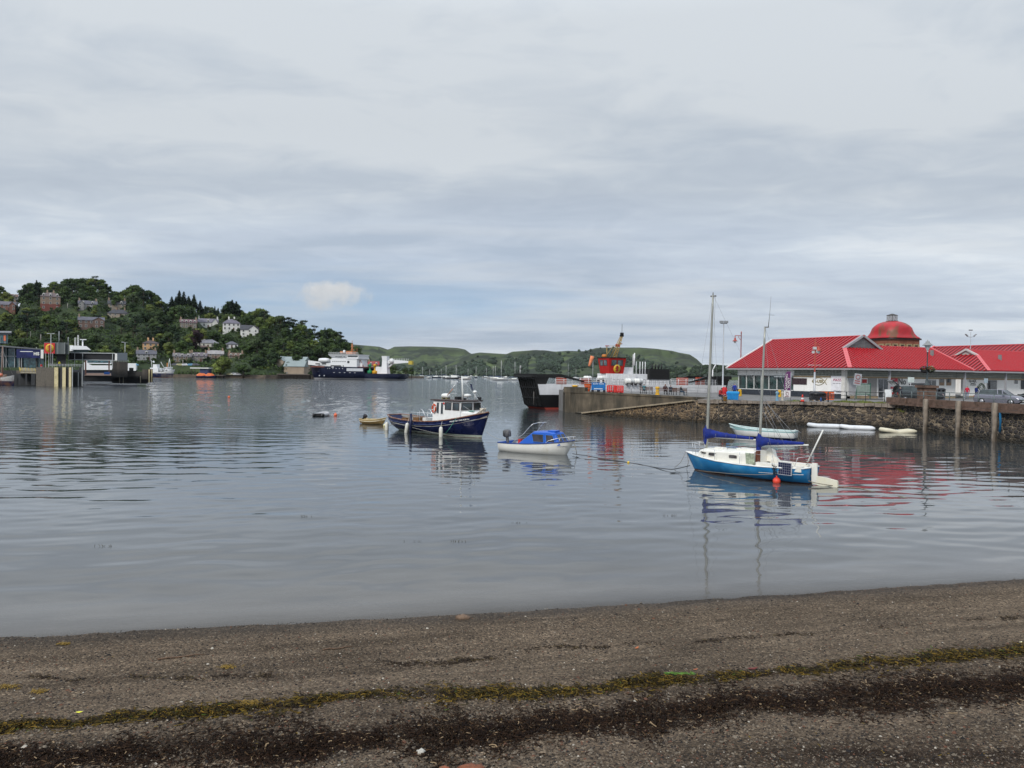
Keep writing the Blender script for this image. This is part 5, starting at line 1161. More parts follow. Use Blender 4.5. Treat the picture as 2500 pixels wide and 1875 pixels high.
mb = MB(); zg = ZE+PI_*G2; mb.add([(X+G2-.02, G2-.1, zg-.05), (X+G2-.02, 2*W2-G2+.1, zg-.05), (X+G2-.02, W2, zr2)], [(0, 2, 1)]); mb.build('gable_vent', mat('gable_pale', (.45, .42, .4), .7), t)
mb = MB(); mb.beam((X+G2-.15, G2-.3, zg-.15), (X+G2-.15, W2, zr2+.05), .3, .26); mb.beam((X+G2-.15, 2*W2-G2+.3, zg-.15), (X+G2-.15, W2, zr2+.05), .3, .26); mb.build('verge_board', mat('verge_pale', (.5, .47, .46), .6), t)
MB().beam((X, 0, ZE+.05), (X+G2, G2, zg+.06), .45, .09).beam((X, 2*W2, ZE+.05), (X+G2, 2*W2-G2, zg+.06), .45, .09).build('hip_trim', redt, t)
MB().beam((X+G2-.2, W2, zr2+.05), (X+45, W2, zr2+.05), .35, .1).build('ridge_cap', redt, t)
MB().box(X-.14, X, -.1, 2*W2, ZE-.26, ZE-.08).build('gutter', gut, t)
mb = MB(); mb.box(24.3, X+45, VY, VY+.3, DK+.3, 5.05); mb.box(24.3, X+45, VY+.05, VY+.3, 5.05, ZE-.19); mb.build('wall', bwall, t)
MB().box(22.8, X+45, .1, 2*W2, ZE-.3, ZE-.27).build('soffit_link', soff, t)
MB().box(24.1, X, -.1, .05, ZE-.3, ZE-.12).build('eaves_link', gut, t)
MB().box(24.1, X, -.05, 7., ZE-.1, ZE-.04).build('flat_link_roof', red, t)
MB().box(24.3, X+45, VY-.02, VY, DK-.05, DK+.32).build('tan_plinth', tan, t); MB().box(22.72, X+45, VY-.08, VY, 5.03, 5.23).build('tan_beam', tan, t)
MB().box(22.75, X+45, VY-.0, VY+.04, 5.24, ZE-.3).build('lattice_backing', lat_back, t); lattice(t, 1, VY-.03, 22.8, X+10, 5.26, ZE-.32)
for px in (2455,): a = loc_ray(px, 950, 1, .35).x; MB().box(a-.11, a+.11, .25, .45, DK, ZE-.2).build('column', pst, t)
fish(1, VY-.04, 2374, 930, .72, 'ee usk', mat('lettering_grey', (.1, .1, .1), .6), t, 'fish_sign')
mb = MB(); c = loc_ray(2376, 936.5, 1, VY-.04); text_into(mb, 'SEAFOOD', .22, 0, Matrix.Translation(c), .006); c = loc_ray(2376, 940, 1, VY-.04); text_into(mb, 'RESTAURANT', .22, 0, Matrix.Translation(c), .006); mb.build('wall_lettering', mat('lettering_grey', (.1, .1, .1), .6), t)
doorB(2411, 2433, DK, 4.95, 'restaurant_door', mat('door_dark', (.05, .055, .06), .5), 1, t)
boxB(2478, 927, 2485, 937, glz, 'shop_window', .05, .02, t); boxB(2493, 927, 2502, 950, mat('door_dark', (.05, .055, .06), .5), 'side_door', .05, .02, t)
c = loc_ray(2441, 883, 1, 3.3); MB().box(c.x-.12, c.x+.12, 3.1, 3.5, ZE+PI_*3.3-.1, ZE+PI_*3.3+.8).build('flue', soff, t)
# rear block
rb = thing('harbour_building', BC, BA, 'long red ribbed roof standing behind the other harbour buildings', 'building')
XC, wC, b0, b1 = 55., 10.6, 12., 34.5
slope(rb, [(XC, b0), (XC+wC, b0), (XC+wC, b1), (XC, b1)], lambda x, y: ZE+PI_*(x-XC), (XC, b0), (0, 1), (1, 0), 0, b1-b0, lambda s: wC, .8)
slope(rb, [(XC+2*wC, b0), (XC+2*wC, b1), (XC+wC, b1), (XC+wC, b0)], lambda x, y: ZE+PI_*(XC+2*wC-x), (XC+2*wC, b0), (0, 1), (-1, 0), 0, b1-b0, lambda s: wC, .8)
MB().beam((XC+wC, b0, ZE+PI_*wC+.05), (XC+wC, b1+.2, ZE+PI_*wC+.05), .4, .12).build('ridge_cap', redt, rb)
MB().beam((XC-.1, b1+.1, ZE), (XC+wC, b1+.1, ZE+PI_*wC+.1), .35, .3).build('barge_board', redt, rb)
mb = MB(); mb.box(XC+1, XC+2*wC-1, b0+.5, b1-.5, DK, ZE-.1); mb.add([(XC+1, b1-.45, ZE-.1), (XC+2*wC-1, b1-.45, ZE-.1), (XC+wC, b1-.45, ZE+PI_*wC-.6)], [(0, 2, 1)]); mb.build('wall', bwall, rb)
# ---------------------------------------------------------------- domed clock tower
tw = P(2177, 828, 136.); ct = thing('clock_tower', (tw.x, tw.y, DK), R(45)+math.atan2(tw.x, tw.y)*-1, 'square red brick clock tower with weathered red dome behind the harbour building', 'tower')
def brick_mat():
    m = bpy.data.materials.new('tower_brick'); m.use_nodes = True; t = NT(m.node_tree); b = m.node_tree.nodes['Principled BSDF']
    co = t.n('ShaderNodeTexCoord').outputs['Object']; br = t.n('ShaderNodeTexBrick'); x, y, z = t.sep(co)
    t.set(br.inputs['Vector'], t.comb(t.math('ADD', x, y), z, 0.)); br.inputs['Scale'].default_value = 4.
    br.inputs['Color1'].default_value = (.27, .08, .045, 1); br.inputs['Color2'].default_value = (.2, .06, .035, 1); br.inputs['Mortar'].default_value = (.22, .12, .08, 1)
    t.set(b.inputs['Base Color'], t.mix(1., br.outputs[0], t.ramp(t.noise(co, 1.2, 4), [(.3, .7), (.7, 1.25)]), 'MULTIPLY')); b.inputs['Roughness'].default_value = .85; return m
h = 3.12; zt = 12.15-DK
MB().box(-h, h, -h, h, 0, zt-.15).build('wall', brick_mat(), ct)
mb = MB(); bf = mat('tower_frieze', (.3, .24, .13), .8, var=.3, scale=3); dk2 = mat('frieze_dark', (.06, .04, .03), .8)
m2 = MB()
for s in range(4):
    M = Matrix.Rotation(s*math.pi/2, 4, 'Z')
    for i in range(4):
        x = -2.35+i*1.57; mb.box(x-.62, x+.62, -h-.05, -h+.02, zt-1.7, zt-1.0, 0, M); mb.box(x-.8, x+.8, -h-.04, -h+.02, zt-1.45, zt-1.3, 0, M); m2.box(x-.3, x+.3, -h-.08, -h-.045, zt-1.52, zt-1.18, 0, M)
fz = mb.build('frieze', bf, ct); m2.build('frieze_panel', dk2, fz)
prof = [(4.95, 0, 6.), (4.9, .12, 6.), (4.35, .45, 5.), (3.95, .9, 3.6), (3.72, 1.35, 2.7), (3.5, 1.9, 2.2), (3.05, 2.35, 2.), (2.4, 2.75, 2.), (1.6, 3.02, 2.), (.9, 3.12, 2.)]
dm = mat('dome_red', (.38, .02, .026), .45, var=.25, scale=.8, dirt=(.13, .07, .035), dscale=.55, dlo=.52, dhi=.62, streak=True)
S = []; n = 40
for r, z, ex in prof:
    row = []
    r *= .92
    for k in range(n):
        a = 2*math.pi*k/n+math.pi/4; c_, s_ = math.cos(a-math.pi/4+math.pi/4), math.sin(a)
        # superellipse, square with corners on the diagonals at the eaves, round above
        rr = 1/((abs(c_)**ex+abs(s_)**ex)**(1/ex)); rr = rr/(2**(.5-1/ex)); row.append((r*rr*c_, r*rr*s_, zt+z))
    S.append(row)
MB().loft(S, close=True).build('dome', dm, ct)
MB().box(-3.35, 3.35, -3.35, 3.35, zt-.28, zt-.02).build('eaves', mat('eaves_dark', (.07, .05, .05), .6), ct)
cm = mat('clock_case', (.045, .04, .035), .6); mb = MB(); mb.box(-.62, .62, -.62, .62, zt+3.05, zt+4.15); mb.lathe([(.95, zt+4.15), (.9, zt+4.23), (.1, zt+4.5)], 4, a0=math.pi/4, sm=False); mb.box(-.72, .72, -.72, .72, zt+3.05, zt+3.2); ck = mb.build('clock_housing', cm, ct)
for s in (0, 3, 1, 2):
    M = Matrix.Rotation(s*math.pi/2, 4, 'Z'); mb = MB(); mb.box(-.54, .54, -.65, -.625, zt+3.22, zt+4.1, 0, M); f = mb.build('clock_face', mat('clock_white', (.42, .45, .47), .4), ck)
    mb = MB(); mb.beam(M @ Vector((0, -.67, zt+3.66)), M @ Vector((.22, -.67, zt+3.97)), .02, .05); mb.beam(M @ Vector((0, -.67, zt+3.66)), M @ Vector((-.05, -.67, zt+3.42)), .02, .06); mb.tube([M @ Vector((.38*math.cos(a), -.665, zt+3.66+.38*math.sin(a))) for a in np.linspace(0, 6.28, 17)[:-1]], .022, 4, close=True); mb.build('clock_hand', mat('clock_black', (.02, .02, .02), .5), f)
# ================================================================ small car ferry behind the pier
def lion(mb, M, s, mi=0, th=.03):
    """rough rampant beast silhouette, drawn in local x, z"""
    P_ = [(-.1, -.95), (.12, -.95), (.1, -.6), (.3, -.75), (.5, -.7), (.32, -.45), (.25, -.1), (.42, -.2), (.6, .0), (.4, .05), (.3, .25), (.5, .3), (.62, .55), (.4, .45), (.25, .5), (.3, .75), (.1, .95), (-.15, .85), (-.3, .9), (-.25, .6), (-.5, .62), (-.7, .5), (-.45, .4), (-.2, .35), (-.3, .15), (-.55, .2), (-.7, .05), (-.4, -.02), (-.15, -.1), (-.2, -.35), (-.45, -.5), (-.35, -.75), (-.15, -.6)]
    vs = [(x*s, 0, z*s) for x, z in P_]; n = len(vs)
    mb.add([(x, 0, z) for x, _, z in vs]+[(x, -th, z) for x, _, z in vs], [tuple(range(n)), tuple(range(n, 2*n))[::-1]]+[(i, n+i, n+(i+1) % n, (i+1) % n) for i in range(n)], mi, False, M)
FA = math.atan2(.458, .889)
def ferry():
    t = thing('car_ferry', (4.3, 107.2, 0), FA, 'black and white car ferry with red wheelhouse and raised black bow ramp behind the pier', 'ferry')
    L = 33.5; hm = mat('ferry_hull', (0, 0, 0), .45, var=.12, scale=.8, zones=[(-9, (.3, .05, .035)), (.22, (.008, .008, .009)), (2.05, (.68, .68, .69))], dirt=(.3, .2, .13), dscale=.5, dlo=.66, dhi=.9, streak=True)
    prof = [(1.7, -1.), (.2, .35), (-.1, .5), (-.75, 3.55), (L+.75, 3.55), (L+.1, .5), (L-1.7, -1.)]
    mb = MB(); mb.extr(prof, 0, .25); mb.extr(prof, 4.85, 5.1); mb.extr([(1.7, -1.), (.2, .35), (0, .9), (L, .9), (L-1.7, -1.)], (.25), 4.85); mb.build('hull', hm, t)
    blk = mat('ramp_black', (.012, .012, .012), .5, var=.3); dkg = mat('deck_green', (.06, .09, .075), .8)
    MB().box(0, L, (.25), 4.85, 2.2, 2.35).build('car_deck', dkg, t)
    for s, nm in ((0, 'bow_ramp'), (1, 'bow_ramp')):
        S = (lambda x: x) if s == 0 else (lambda x: L-x)
        mb = MB(); mb.extr([(S(-.15), .55), (S(-1.35), 4.75), (S(-1.1), 4.75), (S(.1), .6)], .0, 5.1)
        for i in range(8): y = .3+i*.64; mb.beam((S(-.2), y, .6), (S(-1.42), y, 4.7), .12, .16)
        for k in (.25, .6, .9): mb.beam((S(-.15-1.2*k-.08), 0, .55+4.2*k), (S(-.15-1.2*k-.08), 5.1, .55+4.2*k), .1, .14)
        r_ = mb.build(nm, blk, t)
        mb = MB(); mb.extr([(S(-1.6), 4.5), (S(-1.6), 4.95), (S(3.2), 5.0), (S(7.0), 4.05), (S(7.0), 3.9), (S(3.0), 4.6), (S(-.8), 4.45)], -.05, .3); mb.extr([(S(-1.6), 4.5), (S(-1.6), 4.95), (S(3.2), 5.0), (S(7.0), 4.05), (S(3.0), 4.6), (S(-.8), 4.45)], 4.75, 5.1)
        mb.box(min(S(-1.9), S(-.9)), max(S(-1.9), S(-.9)), -.1, 5.2, 4.5, 4.9, bev=.1)
        for i in range(12): mb.box(min(S(-1.95), S(-.8)), max(S(-1.95), S(-.8)), .1+i*.42, .3+i*.42, 4.85, 5.02)
        mb.extr([(S(-.7), 3.5), (S(-1.0), 4.7), (S(1.2), 4.7), (S(.6), 3.5)], .05, .25); mb.build('ramp_arm', blk, t)
    wp = mat('ferry_white', (.72, .72, .73), .45, var=.08, dirt=(.4, .33, .25), dscale=.8, dlo=.62, dhi=.85, streak=True)
    fr = mat('ferry_red', (.42, .015, .012), .4, var=.1)
    mb = MB()
    for z in (3.75, 4.0, 4.25, 4.5):
        mb.bar((2.2, .1, z), (12, .1, z), .035, 5); mb.bar((23, .1, z), (L-1.2, .1, z), .03, 5)
    for x in list(np.arange(2.2, 12.1, 1.4))+list(np.arange(23, L-1, 1.5)): mb.bar((x, .1, 3.5), (x, .1, 4.5), .04, 5)
    mb.build('deck_rail', wp, t)
    mb = MB()
    for z in (3.95, 4.35): mb.bar((12, .1, z), (23, .1, z), .02, 5)
    for x in np.arange(12, 23, .8): mb.tube([(x, .1, 3.5), (x, .1, 4.2), (x+.25, .1, 4.4), (x+.5, .1, 4.2), (x+.5, .1, 3.5)], .025, 5)
    mb.build('side_hoops', mat('dull_rail', (.2, .2, .21), .5), t)
    # wheelhouse
    x0, x1, y0, y1 = 12.0, 14.6, 1.0, 3.3; f = .3; zb, zt = 5.2, 7.55
    mb = MB(); mb.add([(x0, y0, zb), (x1, y0, zb), (x1, y1, zb), (x0, y1, zb), (x0-f, y0-f, zt), (x1+f, y0-f, zt), (x1+f, y1+f, zt), (x0-f, y1+f, zt)], [(0, 3, 2, 1), (4, 5, 6, 7), (0, 1, 5, 4), (1, 2, 6, 5), (2, 3, 7, 6), (3, 0, 4, 7)])
    wh = mb.build('wheelhouse', fr, t); MB().box(x0-f-.12, x1+f+.12, y0-f-.12, y1+f+.12, zt, zt+.1).build('roof', blk, wh)
    gl = glass('bridge_glass', (.1, .13, .14)); fm = mat('dark_frame', (.05, .04, .045), .5)
    k = lambda z: f*(z-zb)/(zt-zb)
    for a, b in ((.12, .44), (.55, .88)):
        A = x0+(x1-x0)*a; B = x0+(x1-x0)*b; z0, z1 = 6.45, 7.2
        window(wh, 'window', [(A, y0-k(z0)-.01, z0), (B, y0-k(z0)-.01, z0), (B, y0-k(z1)-.01, z1), (A, y0-k(z1)-.01, z1)], fm, gl, .03, .07)
        A = y1-(y1-y0)*a; B = y1-(y1-y0)*b
        window(wh, 'window', [(x0-k(z0)-.01, A, z0), (x0-k(z0)-.01, B, z0), (x0-k(z1)-.01, B, z1), (x0-k(z1)-.01, A, z1)], fm, gl, .03, .07)
    cx, cz = 13.3, 5.95; mb = MB(); mb.lathe([(.62, 0), (.62, .05)], 22, M=Matrix.Translation((cx, y0-.17, cz)) @ Matrix.Rotation(R(90+7), 4, 'X')); em = mb.build('emblem', mat('emblem_yellow', (.62, .38, .04), .5), wh)
    mb = MB(); lion(mb, Matrix.Translation((cx, y0-.23, cz)) @ Matrix.Rotation(R(7), 4, 'X'), .52, 0); mb.build('emblem_figure', mat('emblem_red', (.3, .02, .015), .5), em)
    mb = MB(); mb.box(12.2, 16.9, .8, 4.4, 2.3, 5.2); mb.box(16.9, 19.2, 1.1, 4.6, 2.3, 5.2); mb.box(19.2, 23.2, .8, 4.2, 2.3, 4.3); mb.box(14.9, 16.9, 1.6, 4.2, 5.2, 6.2)
    for i in range(8): mb.box(12.5+i*.42, 12.56+i*.42, .76, .8, 3.4, 5.1)
    dh = mb.build('deckhouse', wp, t); MB().box(11.6, 12.1, .9, 1.2, 2.3, 5.2).build('ladder_trunk', wp, t)
    MB().box(19.2, 23.3, .7, 3.6, 4.35, 6.0, bev=.1).build('funnel_casing', blk, t)
    mb = MB()
    for x in (20.4, 21.0, 21.6, 22.2): mb.bar((x, 1.5, 6.0), (x+.1, 1.5, 6.75), .12, 8)
    mb.build('exhaust', blk, t)
    mb = MB()
    for x in (16.7, 17.3, 18., 18.5, 19.0): mb.bar((x, 1.4, 5.2), (x, 1.4, 7.1 if x > 16.8 else 8.2), .06, 6)
    mb.bar((16.8, 1.2, 6.5), (16.8, 1.2, 8.4), .09, 6); mb.build('vent_pipe', wp, t)
    for x in (8.2, 10.6, 15.0, 16.6):
        big = x > 12
        for q in (0, ):
            mb = MB(); r = .42 if big else .3; y = -.05 if big else 1.0; z = 4.1 if big else 4.5; Lh = .78 if big else .62
            mb.lathe([(.1, -Lh), (r*.85, -Lh*.95), (r, -Lh*.8), (r*.96, -.1), (r*1.06, -.06), (r*1.06, .06), (r*.96, .1), (r, Lh*.8), (r*.85, Lh*.95), (.1, Lh)], 14, M=Matrix.Translation((x, y, z)) @ Matrix.Rotation(math.pi/2, 4, 'Y'))
            lr = mb.build('liferaft_canister', mat('canister_white', (.75, .75, .72), .4, dirt=(.5, .42, .3), dlo=.6, dhi=.8), t)
            mb = MB(); mb.box(x-.5, x-.42, y-.3, y+.3, z-.75, z-.3); mb.box(x+.42, x+.5, y-.3, y+.3, z-.75, z-.3); mb.build('cradle', fm, lr)
    # lattice mast leaning aft
    ym = mat('mast_yellow', (.36, .24, .08), .5, var=.2); mb = MB(); a = Vector((13.6, 2.3, 7.6)); b = Vector((15.1, 2.3, 10.9)); 
    for o_ in ((-.35, -.35), (.35, -.35), (.35, .35), (-.35, .35)): mb.bar(a+Vector((o_[0], o_[1], 0)), b+Vector((o_[0]*.35, o_[1]*.35, 0)), .06, 5)
    for i in range(7):
        p = a.lerp(b, i/7); q = a.lerp(b, (i+1)/7); s0 = .35*(1-.65*i/7); s1 = .35*(1-.65*(i+1)/7); mb.bar(p+Vector((-s0, -s0, 0)), q+Vector((s1, -s1, 0)), .035, 4); mb.bar(p+Vector((-s0, -s0, 0)), p+Vector((s0, -s0, 0)), .035, 4)
    mb.bar((12.2, 2.4, 7.6), (13.6, 2.5, 9.3), .05, 5); mb.bar((12.1, 1.8, 7.6), (12.1, 1.8, 9.3), .07, 5); mb.bar((12.1, 1.8, 9.3), (14.3, 2.3, 9.5), .03, 4); ms = mb.build('signal_mast', ym, t)
    mb = MB(); mb.box(14.2, 14.6, 2., 2.6, 9.3, 9.6); mb.bar((13.9, 2.1, 9.6), (15.3, 2.4, 9.8), .08, 6); mb.box(11.9, 12.4, 1.6, 2., 9.3, 9.42); mb.build('radar_scanner', mat('mast_red', (.38, .06, .03), .5), ms)
    mb = MB(); mb.box(14.9, 15.4, 2.1, 2.5, 10.9, 11.1); mb.bar((15., 2.3, 11.), (15., 2.3, 11.5), .14, 8); mb.bar((15.35, 2.3, 11.), (15.35, 2.3, 11.5), .14, 8); mb.bar((15.18, 2.3, 11.), (15.18, 2.3, 12.8), .03, 5); mb.build('mast_lamp', blk, ms)
    mb = MB(); mb.lathe([(.3, 0), (.42, .2), (.3, .5)], 10, c=(12.2, 2.6, 7.6)); mb.build('search_lamp', mat('orange_gear', (.5, .17, .03), .5), wh)
    for q in ((3., 4.6, 1., 1.2, 3.3, 4.7), (6.5, 8.2, .3, .5, 3.5, 4.4), (24.4, 26.6, .3, .5, 3.5, 4.7), (28.5, 30.2, .5, .8, 3.6, 4.8)): MB().box(*q).build('orange_screen', mat('screen_orange', (.45, .07, .03), .6, var=.15), t)
    mb = MB(); mb.bar((L-1.8, .4, 3.5), (L-1.8, .4, 6.0), .1, 7); mb.bar((L-1.8, .4, 6.0), (L-1.2, .4, 6.9), .09, 7); mb.build('davit', wp, t)
    mb = MB(); mb.box(3.4, 4.8, -.12, -.005, 2.1, 2.95, bev=.03); mb.build('anchor_recess', blk, t)
    mb = MB(); mb.tube([(3.75, -.2, 2.7), (4.1, -.2, 2.3), (4.45, -.2, 2.7)], .09, 6); mb.bar((4.1, -.2, 2.3), (4.1, -.2, 2.85), .07, 6); mb.build('anchor', mat('anchor_grey', (.3, .3, .3), .6), t)
    mb = MB()
    for i in range(6): mb.box(3.45+i*.24, 3.52+i*.24, -.03, -.004, 1.2, 1.75)
    mb.build('draught_marks', mat('mark_grey', (.2, .2, .2), .6), t)
    mb = MB(); mb.bar((-1.2, 4.5, 4.9), (-1.2, 4.5, 5.6), .1, 8); mb.bar((-1.2, 4.5, 5.6), (-1.15, 4.5, 6.2), .12, 8); mb.build('ramp_lamp', mat('lamp_grey2', (.3, .3, .3), .5), t)
    mb = MB(); mb.bar((-1.2, .3, 2.5), (-1.2, .3, .6), .05, 5); mb.build('hanging_chain', mat('chain', (.15, .14, .13), .6), t)
    return t
ferry()
# ================================================================ things on the quay
def gp(px, py, z=DK): return G(px, py, z)
galv2 = mat('lamp_galv', (.42, .43, .45), .45, .4, var=.12)
def mast_light(px, py0, Y, ztop, lab, kind=2, r=.09, z0=DK):
    p = P(px, 912, Y); t = thing('lamp_post', (p.x, p.y, z0), 0, lab, 'lamp post'); h = ztop-z0
    MB().tube([(0, 0, 0), (0, 0, 1.2), (0, 0, 1.25), (0, 0, h)], [r*1.6, r*1.6, r, r*.6], 8).build('pole', galv2, t)
    mb = MB()
    if kind == 2:
        for s in (-1, 1): mb.box(s*.28-.22, s*.28+.22, -.2, .15, h+.05, h+.32, bev=.05)
        mb.bar((-.4, 0, h), (.4, 0, h), .04)
    elif kind == 4:
        for s in (-1, 1): mb.beam((0, 0, h-.9), (s*.75, 0, h-.75), .06, .06); mb.beam((s*.55, 0, h-.7), (s*.95, 0, h-.35), .35, .12)
        mb.box(-.3, .25, -.15, .15, h+.25, h+.45)
    mb.build('floodlight', mat('flood_grey', (.25, .26, .27), .5), t); return t
mast_light(1765, 0, 93, 5+(919-790)*93/F, 'tall galvanised floodlight mast on the pier between the yacht masts', 2, .1)
mast_light(2368, 0, 135, 5+(928-812)*135/F, 'distant floodlight mast with camera rising behind the red roofs', 4, .08)
def red_lamp(px, Y, ztop, lab, half=False):
    p = P(px, 912, Y); t = thing('street_lamp', (p.x, p.y, DK), 0, lab, 'street lamp'); h = ztop-DK; m = mat('lamp_red_paint', (.36, .06, .04), .5, var=.2)
    mb = MB(); mb.lathe([(.2, 0), (.18, .6), (.1, .7), (.09, 2.5), (.14, 2.55), (.08, 2.6), (.07, h-.1), (.11, h-.08), (.03, h+.25)], 10) if not half else mb.lathe([(.1, 3.2), (.08, 3.3), (.08, h), (.03, h+.1)], 10)
    mb.build('pole', m, t); s = -1 if not half else .4
    if half: MB().lathe([(.16, 0), (.15, .9), (.11, 1.), (.1, 3.2)], 10).build('lower_pole', galv2, t)
    mb = MB(); mb.bar((0, 0, h-.45), (s*.95, 0, h-.45), .05); mb.tube([(0, 0, h-1.15), (s*.25, 0, h-.95), (s*.4, 0, h-.7), (s*.35, 0, h-.5)], .04, 5); mb.bar((s*.95, 0, h-.45), (s*.95, 0, h-.75), .06); mb.build('bracket', m, t)
    mb = MB(); mb.lathe([(.07, h-.75), (.14, h-.9), (.2, h-1.15), (.42, h-1.3), (.4, h-1.34)], 12, c=(s*.95, 0, 0)); mb.build('lamp_hood', m, t)
    mb = MB(); mb.ball((s*.95, 0, h-1.42), .2, 0, 10, (1, 1, 1.1)); mb.build('lamp_globe', mat('globe', (.6, .6, .58), .3), t); return t
red_lamp(1808, 118, 5+(919-812)*118/F, 'ornate red lamp post standing behind the left end of the red roof')
l2 = red_lamp(1989, 87.5, 5+(921-828)*87.5/F, 'red topped lamp post with grey lower pole before the fish sign', True)
mb = MB(); h = 5+(921-828)*87.5/F-DK; mb.box(-.25, .1, -.2, .1, h-1.15, h-.85); mb.box(.05, .3, -.25, 0, h-1.5, h-1.2); mb.box(-.35, -.1, -.1, .1, h-1.6, h-1.3); mb.bar((-.8, 0, h-2.95), (.8, 0, h-2.95), .03); mb.build('camera', mat('camera_white', (.5, .5, .5), .5), l2)
# windsock
p = P(1447, 930, 100.5); t = thing('windsock', (p.x, p.y, 2.8), 0, 'faded orange windsock drooping on a thin pole above the pier', 'windsock')
MB().tube([(0, 0, 0), (0, 0, 5+(914-868)*100.5/F-2.8)], .03, 6).build('pole', galv2, t)
mb = MB(); h = 5+(914-868)*100.5/F-2.8
mb.tube([(-.08, 0, h-.05), (-.2, 0, h-.45), (-.42, 0, h-1.15), (-.5, 0, h-1.4)], [.27, .24, .17, .14], 12); mb.build('sock', mat('sock_orange', (.75, .25, .12), .8, var=.12), t)
# barriers, skip, boxes
org = mat('barrier_red', (.62, .035, .03), .5, var=.15)
def barrier(c, rz, w, h, m, lab, name='barrier', n=4, cat='barrier'):
    t = thing(name, c, rz, lab, cat); mb = MB(); mb.box(-w/2, w/2, -.05, .05, h*.93, h); mb.box(-w/2, w/2, -.05, .05, .12, h*.3)
    for i in range(n+1): x = -w/2+w*i/n; mb.box(x-.09, x+.09, -.05, .05, .1, h*.95)
    mb.build('panel', m, t); mb = MB(); mb.box(-w/2+.1, -w/2+.35, -.25, .25, 0, .12); mb.box(w/2-.35, w/2-.1, -.25, .25, 0, .12); mb.build('foot', black_r(), t); return t
def onpier(px, Y, z=None): q = P(px, 950, Y); return (q.x, q.y, z if z is not None else zf(q.x))
barrier(onpier(1493, 96.6), FA*0-.5, 1.05, 1.0, org, 'left one of two red plastic barriers on the pier'); barrier(onpier(1511, 95.6), -.5, 1.05, 1.0, org, 'right one of two red plastic barriers on the pier')
c = onpier(1435, 99.8); t = thing('grit_bin', c, -.4, 'open orange red skip bin on the pier left of the blue sign', 'bin')
mb = MB(); mb.loft([[(x*k, y*k, z) for x, y in ((-.4, -.4), (.4, -.4), (.4, .4), (-.4, .4))] for z, k in ((0, .5), (.25, .7), (.95, 1.), (1.0, 1.08))], close=True, sm=False); mb.build('body', mat('skip_orange', (.6, .1, .02), .5, var=.2), t); MB().box(-.42, .42, -.42, .42, 1.0, 1.06).build('rim', mat('rim_rust', (.3, .1, .04), .6), t)
c = onpier(1461, 97.4); t = thing('trailer_sign', c, -.5, 'blue advertising board on low black stand on the pier', 'sign')
MB().box(-.95, .95, -.04, .04, .3, 1.25).build('board', mat('board_blue', (.01, .13, .38), .5, var=.25, scale=3), t)
mb = MB(); mb.box(-.85, -.75, -.3, .3, 0, .3); mb.box(.75, .85, -.3, .3, 0, .3); mb.box(-.1, .1, -.3, .3, 0, .3); mb.build('stand', black_r(), t)
mb = MB(); text_into(mb, 'BOAT TRIPS', .26, 0, Matrix.Translation((0, -.05, 1.08)), .004, 1.1); mb.box(-.6, .6, -.05, -.042, .42, .5); mb.build('board_lettering', mat('lettering_pale', (.75, .75, .7), .5), t)
def bollard(c, m, lab, h=.9, r=.22):
    t = thing('bollard', c, 0, lab, 'bollard'); MB().lathe([(r*1.1, 0), (r, .08), (r*.85, h*.55), (r*.8, h*.7), (r*1.15, h*.78), (r*1.15, h*.92), (r*.6, h)], 12).build('post', m, t); MB().lathe([(r*1.3, -.01), (r*1.3, .07)], 12).build('flange', m, t); return t
bollard(onpier(1605, 94.6), mat('bollard_yellow', (.65, .36, .02), .5, var=.2), 'yellow iron mooring bollard between the benches on the pier', 1.05, .24)
for px, Y, lab in ((1404, 101, 'yellow mooring capstan at the head of the pier beside the ferry bow'), ):
    bollard(onpier(px, 100.2, 2.88), mat('bollard_yellow', (.65, .36, .02), .5, var=.2), lab, .7, .4)
c = gp(1910, 978); bollard((c.x, c.y, DK), mat('bollard_stone', (.45, .42, .36), .8), 'short pale stone bollard on the quay, right of the blue painted post', 1.0, .13)
c = gp(1897, 978); bollard((c.x, c.y, DK), mat('post_blue', (.14, .3, .42), .7, dirt=(.4, .4, .38), dscale=6), 'short post with pale blue paint beside the stone bollard', 1.0, .15)
for px, py, lab in ((1806, 967, 'small yellow wet floor sign at the glass corner of the restaurant'), (1903, 969, 'small yellow hydrant marker at the restaurant wall')):
    c = gp(px, py); t = thing('yellow_marker', (c.x, c.y, DK), -1., lab, 'marker'); MB().prism([(-.28, -.15), (.28, -.15), (.22, .15), (-.22, .15)], 0, .1).loft([[(x*k, y*k, z) for x, y in ((-.24, -.12), (.24, -.12), (.24, .12), (-.24, .12))] for z, k in ((.1, 1), (.75, .8), (.9, .5))], close=True, sm=False).build('body', mat('marker_yellow', (.62, .36, .02), .5), t); MB().box(-.1, .1, -.14, -.11, .3, .6).build('symbol', black_r(), t)
